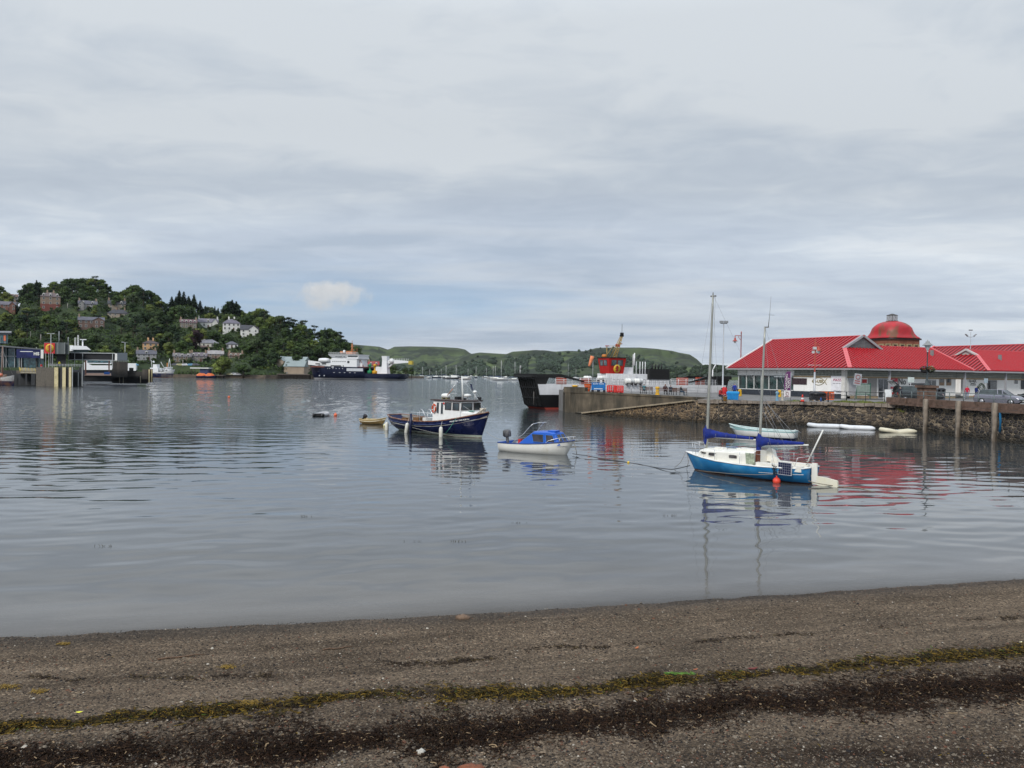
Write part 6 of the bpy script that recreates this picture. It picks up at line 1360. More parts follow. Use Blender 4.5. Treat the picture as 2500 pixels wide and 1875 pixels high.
# blue box with lid
c = gp(1789, 976); t = thing('storage_box', (c.x, c.y, DK), -.35, 'bright blue plastic storage box with ribbed lid on the quay', 'box')
bb = mat('box_blue', (.01, .2, .5), .5, var=.12); MB().loft([[(x*k, y*k, z) for x, y in ((-.62, -.42), (.62, -.42), (.62, .42), (-.62, .42))] for z, k in ((0, .88), (.6, 1.), (.62, 1.06), (.7, 1.06))], close=True, sm=False).build('body', bb, t)
MB().loft([[(x*k, y*k, z) for x, y in ((-.66, -.46), (.66, -.46), (.66, .46), (-.66, .46))] for z, k in ((.7, 1.), (.82, 1.), (.92, .85))], close=True, sm=False).build('lid', mat('lid_blue', (.012, .25, .56), .5), t)
mb = MB()
for x in (-.35, 0, .35): mb.box(x-.05, x+.05, -.46, -.4, .08, .62)
mb.build('rib', bb, t)
c = gp(1770, 979); t = thing('bucket', (c.x, c.y, DK), 0, 'small orange bucket between the seated person and the blue box', 'bucket'); MB().lathe([(.17, 0), (.24, .45), (.26, .46)], 12).build('body', mat('bucket_orange', (.6, .3, .08), .5), t); MB().tube([(.24*math.cos(a), 0, .45+.2*math.sin(a)) for a in np.linspace(0, 3.14, 8)], .012, 5).build('handle', chrome(), t)
# banner
c = gp(1930, 978); t = thing('feather_banner', (c.x, c.y, DK), -.5, 'purple and white boarding point feather banner on the wall head', 'banner')
MB().tube([(0, 0, 0), (0, 0, 3.1)], .03, 6).build('pole', galv2, t)
def ban(z0, z1, m, name):
    mb = MB(); S = []
    for i in range(13):
        z = z0+(z1-z0)*i/12; f = z/3.25; w = .62 if f < .8 else .62*math.sqrt(max(.02, 1-((f-.8)/.22)**2)); S.append([(-w-.02-.1*(1-f), .04*math.sin(z*3), z), (-.03, 0, z)])
    mb.loft(S, cap=False, sm=True); return mb.build(name, m, t)
ban(1.1, 3.2, mat('banner_purple', (.12, .035, .12), .7), 'banner_cloth'); lo = ban(.35, 1.1, mat('banner_white', (.68, .66, .67), .7), 'banner_foot')
mb = MB(); M = Matrix.Rotation(-math.pi/2, 4, 'Y')
for bdy, x in (('BOARDING', -.43), ('POINT', -.18)): text_into(mb, bdy, .3, 0, Matrix.Translation((x, -.09, 1.95)) @ M, .004, 1.25)
mb.build('banner_lettering', mat('lettering_pale', (.75, .75, .7), .5), t)
mb = MB(); mb.tube([(-.35+.16*math.cos(a), -.06, .75+.16*math.sin(a)) for a in np.linspace(0, 6.28, 13)[:-1]], .02, 4, close=True); mb.box(-.6, -.15, -.07, -.05, .45, .5); mb.build('banner_emblem', mat('emblem_dull', (.3, .12, .12), .6), t)
# black crates, cone, orange fence
c = gp(1996, 981); t = thing('crate_stack', (c.x, c.y, DK+.1), -.05, 'covered stack of black crates on a pallet by the wall', 'crates')
mb = MB(); mb.box(-.75, .75, -.5, .5, .12, .34, bev=.05); mb.box(-.74, .74, -.49, .49, .37, .58, bev=.05); mb.build('crate', black_r(), t); mb = MB(); mb.loft([[(x*k, y*k, z) for x, y in ((-.72, -.5), (.72, -.5), (.78, 0), (.72, .5), (-.72, .5), (-.78, 0))] for z, k in ((.6, 1.02), (.8, .98), (.95, .75), (.98, .3))], close=True); mb.build('cover', mat('black_cover', (.012, .012, .014), .35), t)
mb = MB()
for x in (-.6, 0, .6): mb.box(x-.06, x+.06, -.5, .5, 0, .1)
mb.build('pallet', mat('pallet_wood', (.3, .22, .14), .8), t)
def cone(px, py, lab):
    c = gp(px, py); t = thing('traffic_cone', (c.x, c.y, DK), 0, lab, 'traffic cone'); MB().lathe([(.2, .04), (.16, .25)], 12).lathe([(.115, .45), (.04, .78)], 12).build('cone', mat('cone_red', (.65, .05, .03), .5), t); MB().lathe([(.16, .25), (.115, .45)], 12).build('reflective_band', mat('cone_white', (.7, .7, .7), .4), t); MB().box(-.24, .24, -.24, .24, 0, .04).build('foot', black_r(), t)
cone(1959, 981.5, 'orange and white traffic cone left of the covered black crates')
c = gp(2017, 978); t = thing('barrier', (c.x, c.y, DK), -.05, 'orange plastic barrier fence right of the black crates', 'barrier'); om = mat('fence_orange', (.65, .1, .015), .5, var=.15)
mb = MB(); mb.box(-.85, .85, -.03, .03, .85, 1.05); mb.box(-.85, .85, -.03, .03, .1, .25)
for i in range(11): mb.box(-.85+i*.165, -.8+i*.165, -.03, .03, .2, .9)
mb.build('panel', om, t); mb = MB(); mb.box(-.7, -.5, -.2, .2, 0, .1); mb.build('foot', black_r(), t)
c = gp(2004, 981.5); tag(MB().ball((0, 0, .25), .12, 0, 10, (.8, .8, 2)).build('gas_bottle', mat('bottle_blue', (.03, .08, .25), .4)), 'small dark blue bottle in front of the orange barrier', 'bottle'); bpy.data.objects['gas_bottle'].location = (c.x, c.y, DK)
# signs
def sign(px, py, h, w, bh, m, lab, rz=0., rows=(), lean=0., post=None, name='road_sign', round_=False, two=False):
    c = gp(px, py); t = thing(name, (c.x, c.y, DK), rz, lab, 'sign'); t.rotation_euler = (0, lean, rz)
    MB().bar((0, .03, 0), (0, .03, h), .035, 7).build('pole', post or galv2, t)
    if two: MB().bar((w*.8, .03, 0), (w*.8, .03, h*.8), .035, 7).build('pole', post or galv2, t)
    b = MB().box(-w/2, w/2, -.03, 0, h-bh, h).build('board', m, t)
    mb = MB()
    for z, ww in rows: mb.box(-ww/2, ww/2, -.045, -.031, h-z-.05, h-z+.05)
    if round_: mb.tube([(.24*math.cos(a), -.05, h-.4+.24*math.sin(a)) for a in np.linspace(0, 6.28, 17)[:-1]], .035, 5, close=True)
    if rows or round_: mb.build('sign_marking', mat('sign_mark', (.3, .05, .05) if round_ else (.25, .27, .28), .5), b)
    return t
sign(2086, 977, 3.1, .85, 1.35, mat('sign_grey', (.33, .34, .36), .5), 'leaning grey parking sign with red ring before the notice board', 0, ((.85, .6), (1.1, .6)), .13, None, 'parking_sign', True)
sign(2223, 978, 2.75, .75, .6, mat('sign_pale', (.5, .56, .54), .5), 'pale blank sign seen from behind on a pole by the dark 4x4')
sign(2406, 975, 2.75, .5, .6, mat('sign_bluegrey', (.3, .37, .42), .5), 'small blue grey sign on a pole outside the right-hand doors')
c = gp(2107, 974); t = thing('notice_board', (c.x, c.y, DK), .1, 'green framed pale notice board on two posts before the shops', 'notice board')
gm = mat('board_green', (.03, .12, .08), .5); mb = MB(); mb.box(-.95, -.87, -.04, .04, 0, 1.95); mb.box(.87, .95, -.04, .04, 0, 1.95); mb.box(-.87, .87, -.03, .03, 1.8, 1.88); mb.box(-.87, .87, -.03, .03, .5, .58); mb.build('frame', gm, t); MB().box(-.86, .86, -.02, .02, .58, 1.8).build('board', mat('board_pale', (.22, .27, .24), .4, var=.2), t)
def aboard(px, py, w, h, m, lab, rows=()):
    c = gp(px, py); t = thing('sandwich_board', (c.x, c.y, DK), .15, lab, 'sign'); mb = MB(); mb.add([(-w/2, -.25, 0), (w/2, -.25, 0), (w/2, -.02, h), (-w/2, -.02, h), (-w/2, -.22, 0), (w/2, -.22, 0), (w/2, .01, h), (-w/2, .01, h)], [(0, 1, 2, 3), (7, 6, 5, 4), (0, 4, 5, 1), (2, 6, 7, 3), (1, 5, 6, 2), (0, 3, 7, 4)]); mb.build('front_board', m, t)
    MB().add([(-w/2, .25, 0), (w/2, .25, 0), (w/2, .03, h), (-w/2, .03, h)], [(3, 2, 1, 0)]).build('back_board', m, t); return t
aboard(2167, 978.5, .78, 1.3, mat('aboard_white', (.72, .74, .74), .5), 'plain white sandwich board beside the dark 4x4')
aboard(2138.5, 966, .6, 1.1, mat('aboard_red', (.4, .05, .05), .5), 'red sandwich board outside the shop door')
# litter bin
c = gp(2292, 976); t = thing('litter_bin', (c.x, c.y, DK), .2, 'large dark grey litter bin with round logo beside the stone pillar', 'bin'); gm = mat('bin_grey', (.07, .075, .085), .5, var=.1)
mb = MB(); mb.box(-.62, .62, -.4, .4, 0, 1.0, bev=.05); mb.build('body', gm, t); mb = MB(); mb.box(-.62, -.5, -.4, .4, 1.0, 1.3); mb.box(.5, .62, -.4, .4, 1.0, 1.3); mb.box(-.06, .06, -.4, .4, 1.0, 1.3); mb.extr([(-.68, 1.3), (.68, 1.3), (.3, 1.48), (-.3, 1.48)], -.45, .45); mb.build('hood', gm, t)
mb = MB(); mb.lathe([(.2, 0), (.2, .02)], 16, M=Matrix.Translation((.15, -.4, .55)) @ Matrix.Rotation(math.pi/2, 4, 'X')); mb.build('logo', mat('logo_pink', (.5, .35, .33), .5), t)
# clipped bush in front of the restaurant doors
def bush(c, r, h, lab, n=900, col=(.025, .06, .02)):
    r_ = random.Random(11); mb = MB()
    for i in range(n):
        z = r_.random(); w = r*(math.sin(math.pi*min(1, z*.9+.1))**.6); a = r_.uniform(0, 6.3); q = Vector((w*math.cos(a), w*math.sin(a), z*h)); d = Vector((r_.gauss(0, 1), r_.gauss(0, 1), r_.gauss(0, 1))).normalized()*.07; e = d.cross(Vector((0, .3, 1))).normalized()*.05
        mb.add([q-d, q+e, q+d, q-e], [(0, 1, 2, 3)])
    t = thing('bush', c, 0, lab, 'bush'); mb.build('foliage', mat('bush_leaf', col, .7, var=.6, scale=4), t); MB().lathe([(.25, 0), (.3, .25)], 10).build('pot', black_r(), t); return t
c = P(2395, 971, 100); bush((c.x, c.y, DK), .62, 2.1, 'dark rounded evergreen bush outside the right-hand restaurant')
# ---------------------------------------------------------------- cars
def car(loc, rz, m, lab, kind='hatch', L=4.2, W=1.78, H=1.5, tail_open=False):
    t = thing('parked_car', loc, rz, lab, 'car'); w = W/2
    def ring(x, zb, zs, zr, wr):   # cross-section at x
        return [(x, -w*.93, zb), (x, -w, zb+.18), (x, -w, zs-.12), (x, -w*.95, zs), (x, -wr, zr), (x, wr, zr), (x, w*.95, zs), (x, w, zs-.12), (x, w, zb+.18), (x, w*.93, zb)]
    h = L/2; zs = H*.64; e = .012
    body = [(-h, .35, .7, .72, .6), (-h+.12, .22, zs, zs+.02, .75), (-h+.5, .2, zs+.03, zs+.05, .75), (h-1.2, .2, zs, zs+.02, .75), (h-.45, .2, zs-.1, zs-.08, .7), (h-.1, .25, zs-.3, zs-.26, .6), (h, .35, .58, .6, .5)]
    mb = MB(); mb.loft([ring(*b) for b in body]); bo = mb.build('body', m, t)
    if kind == 'hatch': cab = [(-h+.1, zs+.02, zs+.03, .78), (-h+.45, zs, H-.12, .66), (-h+.9, zs, H-.01, .62), (0, zs, H, .62), (.45, zs, H-.04, .62), (h-1.05, zs, zs+.04, .72)]
    elif kind == 'suv': cab = [(-h+.05, zs+.02, zs+.03, .8), (-h+.2, zs, H-.06, .7), (-h+.6, zs, H, .66), (.3, zs, H, .66), (.6, zs, H-.05, .66), (h-1.15, zs, zs+.03, .74)]
    else: cab = [(-h+.6, zs, zs+.03, .75), (-h+1.2, zs, H-.03, .62), (.1, zs, H, .62), (h-1.3, zs, zs+.03, .7)]
    mb = MB(); mb.loft([[(x, -w*.93, z0), (x, -wr, z1), (x, wr, z1), (x, w*.93, z0)] for x, z0, z1, wr in cab], sm=False); cb = mb.build('cabin', glass('car_glass', (.03, .04, .04), .05), t)
    mb = MB(); tops = [c_ for c_ in cab if c_[2] > H-.2]; mb.loft([[(x, -wr-.015, z1-.03), (x, -wr+.03, z1+.015), (x, wr-.03, z1+.015), (x, wr+.015, z1-.03)] for x, z0, z1, wr in tops], sm=True)
    for s in (-1, 1):
        for x, z0, z1, wr in (tops[0], tops[len(tops)//2], tops[-1]): mb.beam((x+(.0 if x < 0 else .12), s*w*.94, z0), (x, s*(wr+.01), z1), .07, .05)
        a = cab[-1]; b = tops[-1]; mb.beam((a[0], s*a[3], a[2]), (b[0], s*(b[3]), b[2]), .07, .05); a = cab[0]; b = tops[0]; mb.beam((a[0], s*a[3], a[2]), (b[0], s*(b[3]), b[2]), .16, .06)
    mb.build('roof', m, t)
    for x in (-h+.78, h-.82):
        for s in (-1, 1):
            M = Matrix.Translation((x, s*(w-.09), .32)) @ Matrix.Rotation(math.pi/2, 4, 'X')
            wl = MB().lathe([(.2, -.1), (.31, -.1), (.33, -.06), (.33, .06), (.31, .1), (.2, .1)], 18, M=M).build('wheel', black_r(), t)
            mb = MB(); mb.lathe([(.05, -.105), (.2, -.1), (.2, .1), (.05, .105)], 12, M=M); mb.build('rim', mat('alloy_rim', (.4, .4, .42), .3, .6), wl)
    for s in (-1, 1):
        mb = MB(); mb.loft([[(h-.32, s*.84, zs-.26), (h-.1, s*.66, zs-.3), (h-.02, s*.45, zs-.34), (h-.0, s*.45, zs-.42), (h-.06, s*.7, zs-.44), (h-.3, s*.86, zs-.38)]*1, [(h-.28, s*.86, zs-.25), (h-.06, s*.68, zs-.29), (h+.015, s*.46, zs-.33), (h+.02, s*.46, zs-.42), (h-.02, s*.7, zs-.45), (h-.26, s*.88, zs-.38)]], close=True); mb.build('headlight', mat('headlight', (.6, .63, .65), .1), t)
        MB().box(-h-.01, -h+.12, s*.72-.1, s*.72+.1, zs-.35, zs-.08).build('tail_light', mat('tail_light', (.3, .01, .01), .3), t)
        MB().box(.62, .8, s*(w+.12)-.09, s*(w+.12)+.09, zs, zs+.15, bev=.03).build('wing_mirror', m, t)
    MB().box(h-.02, h+.03, -.5, .5, .3, .5).build('grille', black_r(), t); MB().box(h+.005, h+.045, -.26, .26, .36, .47).build('number_plate', mat('plate_white', (.6, .6, .55), .5), t)
    return t
def carpaint(n, c): return mat(n, c, .25, .3, var=.04, coat=.6, dirt=None)
c = P(2440, 983, 79); car((c.x, c.y, DK), R(-52), carpaint('paint_slate', (.19, .19, .23)), 'slate grey hatchback parked facing right behind the railing', 'hatch', 4.3, 1.8, 1.56)
c = gp(2485, 973); car((c.x, c.y+4, DK), R(200), carpaint('paint_red', (.26, .012, .016)), 'dark red hatchback parked behind the slate grey car', 'hatch', 4.1, 1.75, 1.55)
c = P(2235, 981, 84); v = car((c.x, c.y, DK), R(-6), carpaint('paint_black', (.025, .03, .032)), 'dark grey 4x4 with its tailgate open by the stone pillar', 'suv', 4.4, 1.85, 1.75)
mb = MB(); mb.beam((-2.0, 0, 1.72), (-2.75, 0, 2.35), 1.5, .16); mb.build('tailgate', carpaint('paint_black', (.02, .02, .022)), v)
c = P(2248, 974, 89.5); v2 = car((c.x, c.y, DK), R(-4), carpaint('paint_coal', (.03, .03, .035)), 'dark car with a roof box parked behind the 4x4', 'suv', 4.4, 1.85, 1.7)
mb = MB(); mb.loft([[(x, -.4*k, 1.8), (x, -.42*k, 1.95), (x, 0, 1.8+.3*k), (x, .42*k, 1.95), (x, .4*k, 1.8)] for x, k in ((-1.3, .5), (-1.1, .9), (.6, 1), (1.1, .6))]); mb.build('roof_box', black_r(), v2)
# motorbike behind the slate car
c = gp(2497, 979); t = thing('motorcycle', (c.x, c.y, DK), R(-60), 'black motorcycle parked at the right edge beside the slate grey car', 'motorcycle')
mb = MB(); mb.loft([[(x, -w_, z), (x, 0, z+h_), (x, w_, z), (x, 0, z-.15)] for x, w_, z, h_ in ((-.6, .1, .8, .05), (-.2, .15, .75, .1), (.3, .2, .85, .2), (.6, .15, .9, .1))], close=True); mb.bar((.6, 0, .95), (.85, 0, .35), .04); mb.bar((.5, -.35, 1.05), (.5, .35, 1.05), .025); mb.box(-.2, .35, -.15, .15, .3, .7); mb.build('frame', black_r(), t)
for x in (-.7, .8): MB().tube([(x+.28*math.cos(a), 0, .31+.28*math.sin(a)) for a in np.linspace(0, 6.28, 17)[:-1]], .06, 6, close=True).build('wheel', black_r(), t)
# ---------------------------------------------------------------- people
def person(loc, rz, J, top, bottom, hair, lab, skin=(.45, .27, .2), bag=None, sc=1.):
    """J: joint positions; one continuous skinned body"""
    me = bpy.data.meshes.new('person'); names = list(J); idx = {n: i for i, n in enumerate(names)}
    E_ = [('hip', 'waist'), ('waist', 'chest'), ('chest', 'neck'), ('neck', 'chin'), ('chin', 'crown'), ('chest', 'shL'), ('shL', 'elL'), ('elL', 'wrL'), ('wrL', 'haL'), ('chest', 'shR'), ('shR', 'elR'), ('elR', 'wrR'), ('wrR', 'haR'), ('hip', 'thL'), ('thL', 'knL'), ('knL', 'anL'), ('anL', 'toL'), ('hip', 'thR'), ('thR', 'knR'), ('knR', 'anR'), ('anR', 'toR')]
    me.from_pydata([tuple(v) for v in J.values()], [(idx[a], idx[b]) for a, b in E_], []); o = bpy.data.objects.new('person', me); COL.objects.link(o)
    md = o.modifiers.new('s', 'SKIN'); sk = me.skin_vertices[0].data
    rad = dict(hip=.15, waist=.14, chest=.17, neck=.06, chin=.085, crown=.09, sh=.07, el=.05, wr=.035, ha=.045, th=.1, kn=.065, an=.045, to=.05)
    for n, i in idx.items(): r = rad.get(n, rad.get(n[:2], .06)); sk[i].radius = (r, r*(.8 if n in ('hip', 'waist', 'chest') else 1))
    sk[idx['hip']].use_root = True; o.modifiers.new('b', 'SUBSURF').levels = 1
    dg = bpy.context.evaluated_depsgraph_get(); m2 = bpy.data.meshes.new_from_object(o.evaluated_get(dg)); bpy.data.objects.remove(o)
    def near(p):
        best = None
        for a, b in E_:
            A, B = Vector(J[a]), Vector(J[b]); d = B-A; k = max(0, min(1, (p-A).dot(d)/max(1e-6, d.length_squared))); q = (p-(A+d*k)).length
            if best is None or q < best[0]: best = (q, a, b, k)
        return best[1:]
    ms = [mat('skin', skin, .6, var=.05), mat('cloth_%02d%02d%02d' % tuple(int(c*99) for c in top), top, .85, var=.2, scale=6), mat('cloth_%02d%02d%02d' % tuple(int(c*99) for c in bottom), bottom, .85, var=.2, scale=6), mat('shoe', (.03, .028, .025), .6), mat('hair_%02d' % int(hair[0]*99), hair, .8)]
    m2.materials.clear()
    for m in ms: m2.materials.append(m)
    crown = Vector(J['crown']); fwd = Vector((0, -1, 0))
    for p in m2.polygons:
        a, b, k = near(p.center); r = 1
        if a in ('neck', 'chin'): r = 0 if a == 'neck' or (p.center-Vector(J['chin'])).dot(Vector(J['toL'])-Vector(J['anL'])) > .02 and p.center.z < crown.z+.03 else 4
        elif a[:2] == 'wr': r = 0
        elif a in ('hip',) and b != 'waist' or a[:2] in ('th', 'kn'): r = 2
        elif a[:2] == 'an': r = 3
        p.material_index = r; p.use_smooth = True
    o = bpy.data.objects.new('person', m2); COL.objects.link(o); o.location = loc; o.rotation_euler = (0, 0, rz); o.scale = (sc, sc, sc); tag(o, lab, 'person')
    return o
def stand(step=.0, arm=.1, lean=0.):
    return dict(hip=(0, 0, .95), waist=(0, -lean*.4, 1.12), chest=(0, -lean*.8, 1.36), neck=(0, -lean, 1.52), chin=(0, -lean-.02, 1.62), crown=(0, -lean-.01, 1.72), shL=(.18, -lean*.9, 1.42), elL=(.25, -lean-arm*.3, 1.14), wrL=(.24, -lean-arm-.05, .92), haL=(.23, -lean-arm-.08, .82), shR=(-.18, -lean*.9, 1.42), elR=(-.25, -lean+arm*.3, 1.14), wrR=(-.24, -lean-arm*.2, .92), haR=(-.23, -lean-arm*.4, .82), thL=(.1, 0, .88), knL=(.1, -step*.5-.02, .5), anL=(.1, -step, .09), toL=(.11, -step-.17, .04), thR=(-.1, 0, .88), knR=(-.1, step*.3-.02, .5), anR=(-.1, step, .09), toR=(-.11, step-.17, .04))
def sit(lean=.05, reach=.25):
    return dict(hip=(0, 0, .52), waist=(0, -lean*.4, .68), chest=(0, -lean, .92), neck=(0, -lean*1.3-.02, 1.08), chin=(0, -lean*1.6-.05, 1.17), crown=(0, -lean*1.6-.04, 1.27), shL=(.18, -lean, .98), elL=(.24, -lean-.12, .74), wrL=(.16, -lean-reach-.08, .66), haL=(.12, -lean-reach-.15, .64), shR=(-.18, -lean, .98), elR=(-.24, -lean-.12, .74), wrR=(-.16, -lean-reach-.08, .66), haR=(-.12, -lean-reach-.15, .64), thL=(.1, -.05, .5), knL=(.12, -.45, .5), anL=(.12, -.5, .09), toL=(.13, -.67, .04), thR=(-.1, -.05, .5), knR=(-.12, -.45, .5), anR=(-.13, -.42, .09), toR=(-.14, -.59, .04))
brown_h = (.05, .03, .02)
def bench(px, Y, w, rz, lab):
    c = onpier(px, Y); t = thing('bench', c, rz, lab, 'bench'); m = mat('bench_wood', (.1, .05, .035), .6, var=.3)
    mb = MB()
    for i in range(4): mb.box(-w/2, w/2, -.35+i*.13, -.25+i*.13, .43, .47)
    mb.build('seat', m, t); mb = MB()
    for i in range(3): mb.box(-w/2, w/2, .2+i*.02, .24+i*.02, .55+i*.14, .65+i*.14)
    mb.build('backrest', m, t)
    for s in (-1, 0, 1): mb = MB(); mb.tube([(s*(w/2-.1), -.33, 0), (s*(w/2-.1), -.3, .42), (s*(w/2-.1), .18, .42), (s*(w/2-.1), .25, 0)], .035, 5); mb.tube([(s*(w/2-.1), .15, .42), (s*(w/2-.1), .26, .95)], .03, 5); mb.build('leg', black_r(), t)
    return c
rzb = math.pi*.92
c1 = bench(1578, 98.5, 1.7, rzb, 'left bench on the pier with one person in teal'); c2 = bench(1630, 97.5, 2.4, rzb, 'middle bench on the pier in front of the ferry'); c3 = bench(1660, 96.6, 1.8, rzb, 'right bench on the pier with a crossed leg sitter')
person(onpier(1573, 98.3), rzb+.2, sit(.1), (.03, .14, .17), (.02, .02, .03), brown_h, 'person in teal jacket sitting on the left pier bench')
person(onpier(1624, 97.3), rzb, sit(.05), (.05, .02, .02), (.03, .02, .02), brown_h, 'person in brown top sitting at the left end of the middle bench', sc=1.1)
person(onpier(1637, 97.), rzb, sit(.12), (.02, .02, .025), (.02, .02, .02), (.02, .02, .02), 'person in black sitting in the middle of the middle bench')
person(onpier(1662, 96.2), rzb-1.1, sit(.0), (.02, .025, .03), (.04, .07, .11), (.5, .47, .4), 'fair haired person in dark top and jeans sitting on the right pier bench')
c = gp(1757, 977); person((c.x, c.y, DK-.08), R(30), sit(.12), (.35, .03, .03), (.02, .02, .03), brown_h, 'person in red top sitting on the wall head beside the red bag', sc=1.1)
tag(MB().lathe([(.25, 0), (.33, .2), (.36, .6), (.3, .95), (.15, 1.05)], 12, c=(0, 0, 0)).build('red_bag', mat('bag_red', (.45, .015, .02), .7, var=.2)), 'large red sack standing at the foot of the floodlight mast', 'bag'); c = gp(1768, 972); bpy.data.objects['red_bag'].location = (c.x, c.y, DK+.25); bpy.data.objects['red_bag'].scale = (1, 1, 1.0)
c = gp(1793, 972); person((c.x, c.y, DK), R(170), stand(.05, .15), (.01, .03, .24), (.02, .025, .04), (.12, .1, .08), 'person in royal blue jacket standing behind the blue box')
c = P(2195, 982, 80.5); person((c.x, c.y, DK), R(110), stand(.08, .2, .12), (.015, .018, .025), (.13, .09, .06), (.06, .05, .04), 'person in navy top and khaki trousers standing at the dark 4x4')
c = P(2361, 969, 98.5); person((c.x, c.y, DK), R(160), stand(.14, .12), (.45, .02, .05), (.16, .2, .28), (.25, .2, .15), 'person in red jacket and light jeans walking by the column')
c = P(2383, 969, 99); person((c.x, c.y, DK), R(100), stand(.16, .12), (.01, .025, .14), (.02, .02, .03), (.4, .38, .35), 'person in dark blue coat walking towards the bush')
# ================================================================ the wooded hill on the left
def yh(px): return 912+.0135*(px-1250)
SKY = [(-200, 690), (0, 700), (40, 728), (55, 694), (88, 690), (118, 698), (150, 682), (240, 681), (275, 708), (303, 704), (325, 692), (345, 702), (385, 728), (405, 746), (418, 726), (436, 714), (470, 720), (500, 752), (530, 748), (564, 735), (590, 752), (630, 754), (665, 765), (700, 777), (731, 784), (760, 803), (785, 800), (815, 806), (847, 830), (870, 848), (885, 868), (893, 888), (900, 906), (930, 912), (1030, 918)]
YS = [(-300, 430), (400, 460), (650, 468), (750, 500), (893, 545), (1040, 640)]
DP = [(-300, 190), (500, 170), (700, 110), (850, 70), (900, 40), (1040, 25)]
LIFT = [(-300, 34), (400, 32), (700, 34), (860, 36), (893, 16), (905, 3), (1040, 1)]
def hill_z(px, t):
    Ys = interp(px, YS); Yc = Ys+interp(px, DP); H = max(1.2, 5+(yh(px)-interp(px, SKY)-interp(px, LIFT))/F*Yc)
    if t <= 0: return -1.5+ (t+.15)*8
    if t > 1: return H-(t-1)*H*.5
    s = .09 if px > 380 else .05
    b = 1.6+ (H-1.6)*(t**.85*(1-.10*math.sin(t*math.pi*2)))
    if t < .06: b = 1.6*min(1, t/.015)
    return b+(fbm(px*.05, t*6, 1., 3)-.45)*3.5*min(1, t*4)
def hill_pt(px, t):
    Y = interp(px, YS)+interp(px, DP)*t; return Vector(((px-1250)/F*Y, Y, hill_z(px, t)))
def hill_hit(px, py):
    for i in range(0, 260):
        t = i/240; p = hill_pt(px, t); y = yh(px)-(p.z-5)/p.y*F
        if y <= py and t > .02: return p, t
    return hill_pt(px, 1.), 1.
hg = mat('hill_grass', (.02, .034, .01), .9, var=.5, scale=.05, dirt=(.055, .07, .02), dscale=.04, dlo=.55, dhi=.7)
def make_hill():
    xs = list(range(-260, 1041, 7)); ts = [-.15, -.05, 0, .015, .03, .06]+[i/22 for i in range(2, 23)]+[1.2, 1.6, 2.2]
    tag(grid_mesh(xs, ts, None, 'hill', hg, world=lambda a, b: tuple(hill_pt(a, b))), kind='structure')
    # dark rocky shore strip
    mb = MB(); S = []
    for px in range(380, 1041, 8):
        q = hill_pt(px, 0.); k = q.y/460
        S.append([(q.x, q.y-6*k, -1), (q.x, q.y-4.*k+rough_noise(px, 0, .2), .5), (q.x, q.y-1.5*k, 1.3+.9*rough_noise(px, 3, .1)), (q.x, q.y+4, 1.9)])
    mb.loft(S, cap=False, sm=False); tag(mb.build('shore_rocks', mat('shore_rock', (.06, .045, .032), .9, var=.5, scale=.3, dirt=(.12, .09, .05), dscale=.2)), kind='structure')
make_hill()
def leafmat(name, cols):
    m = bpy.data.materials.new(name); m.use_nodes = True; t = NT(m.node_tree); b = m.node_tree.nodes['Principled BSDF']
    r1 = t.n('ShaderNodeNewGeometry').outputs['Random Per Island']; r2 = t.n('ShaderNodeObjectInfo').outputs['Random']
    c = t.ramp(r2, cols); c = t.mix(1., c, t.ramp(r1, [(0, .55), (.5, 1.), (1, 1.6)]), 'MULTIPLY')
    t.set(b.inputs['Base Color'], c); b.inputs['Roughness'].default_value = .75; b.inputs['Specular IOR Level'].default_value = .25
    return m
LEAF = leafmat('broad_leaves', [(0, (.014, .03, .01)), (.25, (.028, .05, .013)), (.5, (.045, .075, .018)), (.7, (.05, .07, .028)), (.85, (.085, .12, .024)), (1, (.13, .15, .035))])
LDARK = leafmat('pine_needles', [(0, (.01, .022, .012)), (.5, (.017, .034, .016)), (1, (.028, .048, .02))])
LCOP = leafmat('copper_leaves', [(0, (.022, .01, .012)), (1, (.028, .012, .014))])
BARK = mat('bark', (.07, .055, .04), .9, var=.3)
def leaf_quads(mb, r_, c, R_, n, size, sq=(1, 1, .8), up=.25):
    for i in range(n):
        v = Vector((r_.gauss(0, 1), r_.gauss(0, 1), r_.gauss(0, 1)+up)).normalized(); q = Vector(c)+Vector((v.x*R_*sq[0], v.y*R_*sq[1], v.z*R_*sq[2]))*r_.uniform(.82, 1.1)
        d = (v+Vector((r_.gauss(0, .6), r_.gauss(0, .6), r_.gauss(0, .6)))).normalized(); a = d.cross(Vector((r_.random(), r_.random(), r_.random()))).normalized()*size*r_.uniform(.6, 1.2); b = d.cross(a)*r_.uniform(.5, .9)
        mb.add([q-a, q-b, q+a, q+b], [(0, 1, 2, 3)])
def lump(mb, r_, c, R_, sq=(1, 1, .8)):
    vs = []; n = 7
    for j in range(5):
        ph = math.pi*(j+.5)/5
        for k in range(n): a = 2*math.pi*k/n+j*.4; rr = R_*r_.uniform(.75, 1.05); vs.append((c[0]+rr*math.sin(ph)*math.cos(a)*sq[0], c[1]+rr*math.sin(ph)*math.sin(a)*sq[1], c[2]+rr*math.cos(ph)*sq[2]))
    fs = [(j*n+k, j*n+(k+1) % n, (j+1)*n+(k+1) % n, (j+1)*n+k) for j in range(4) for k in range(n)]+[tuple(range(n))[::-1], tuple(range(4*n, 5*n))]
    mb.add(vs, fs)
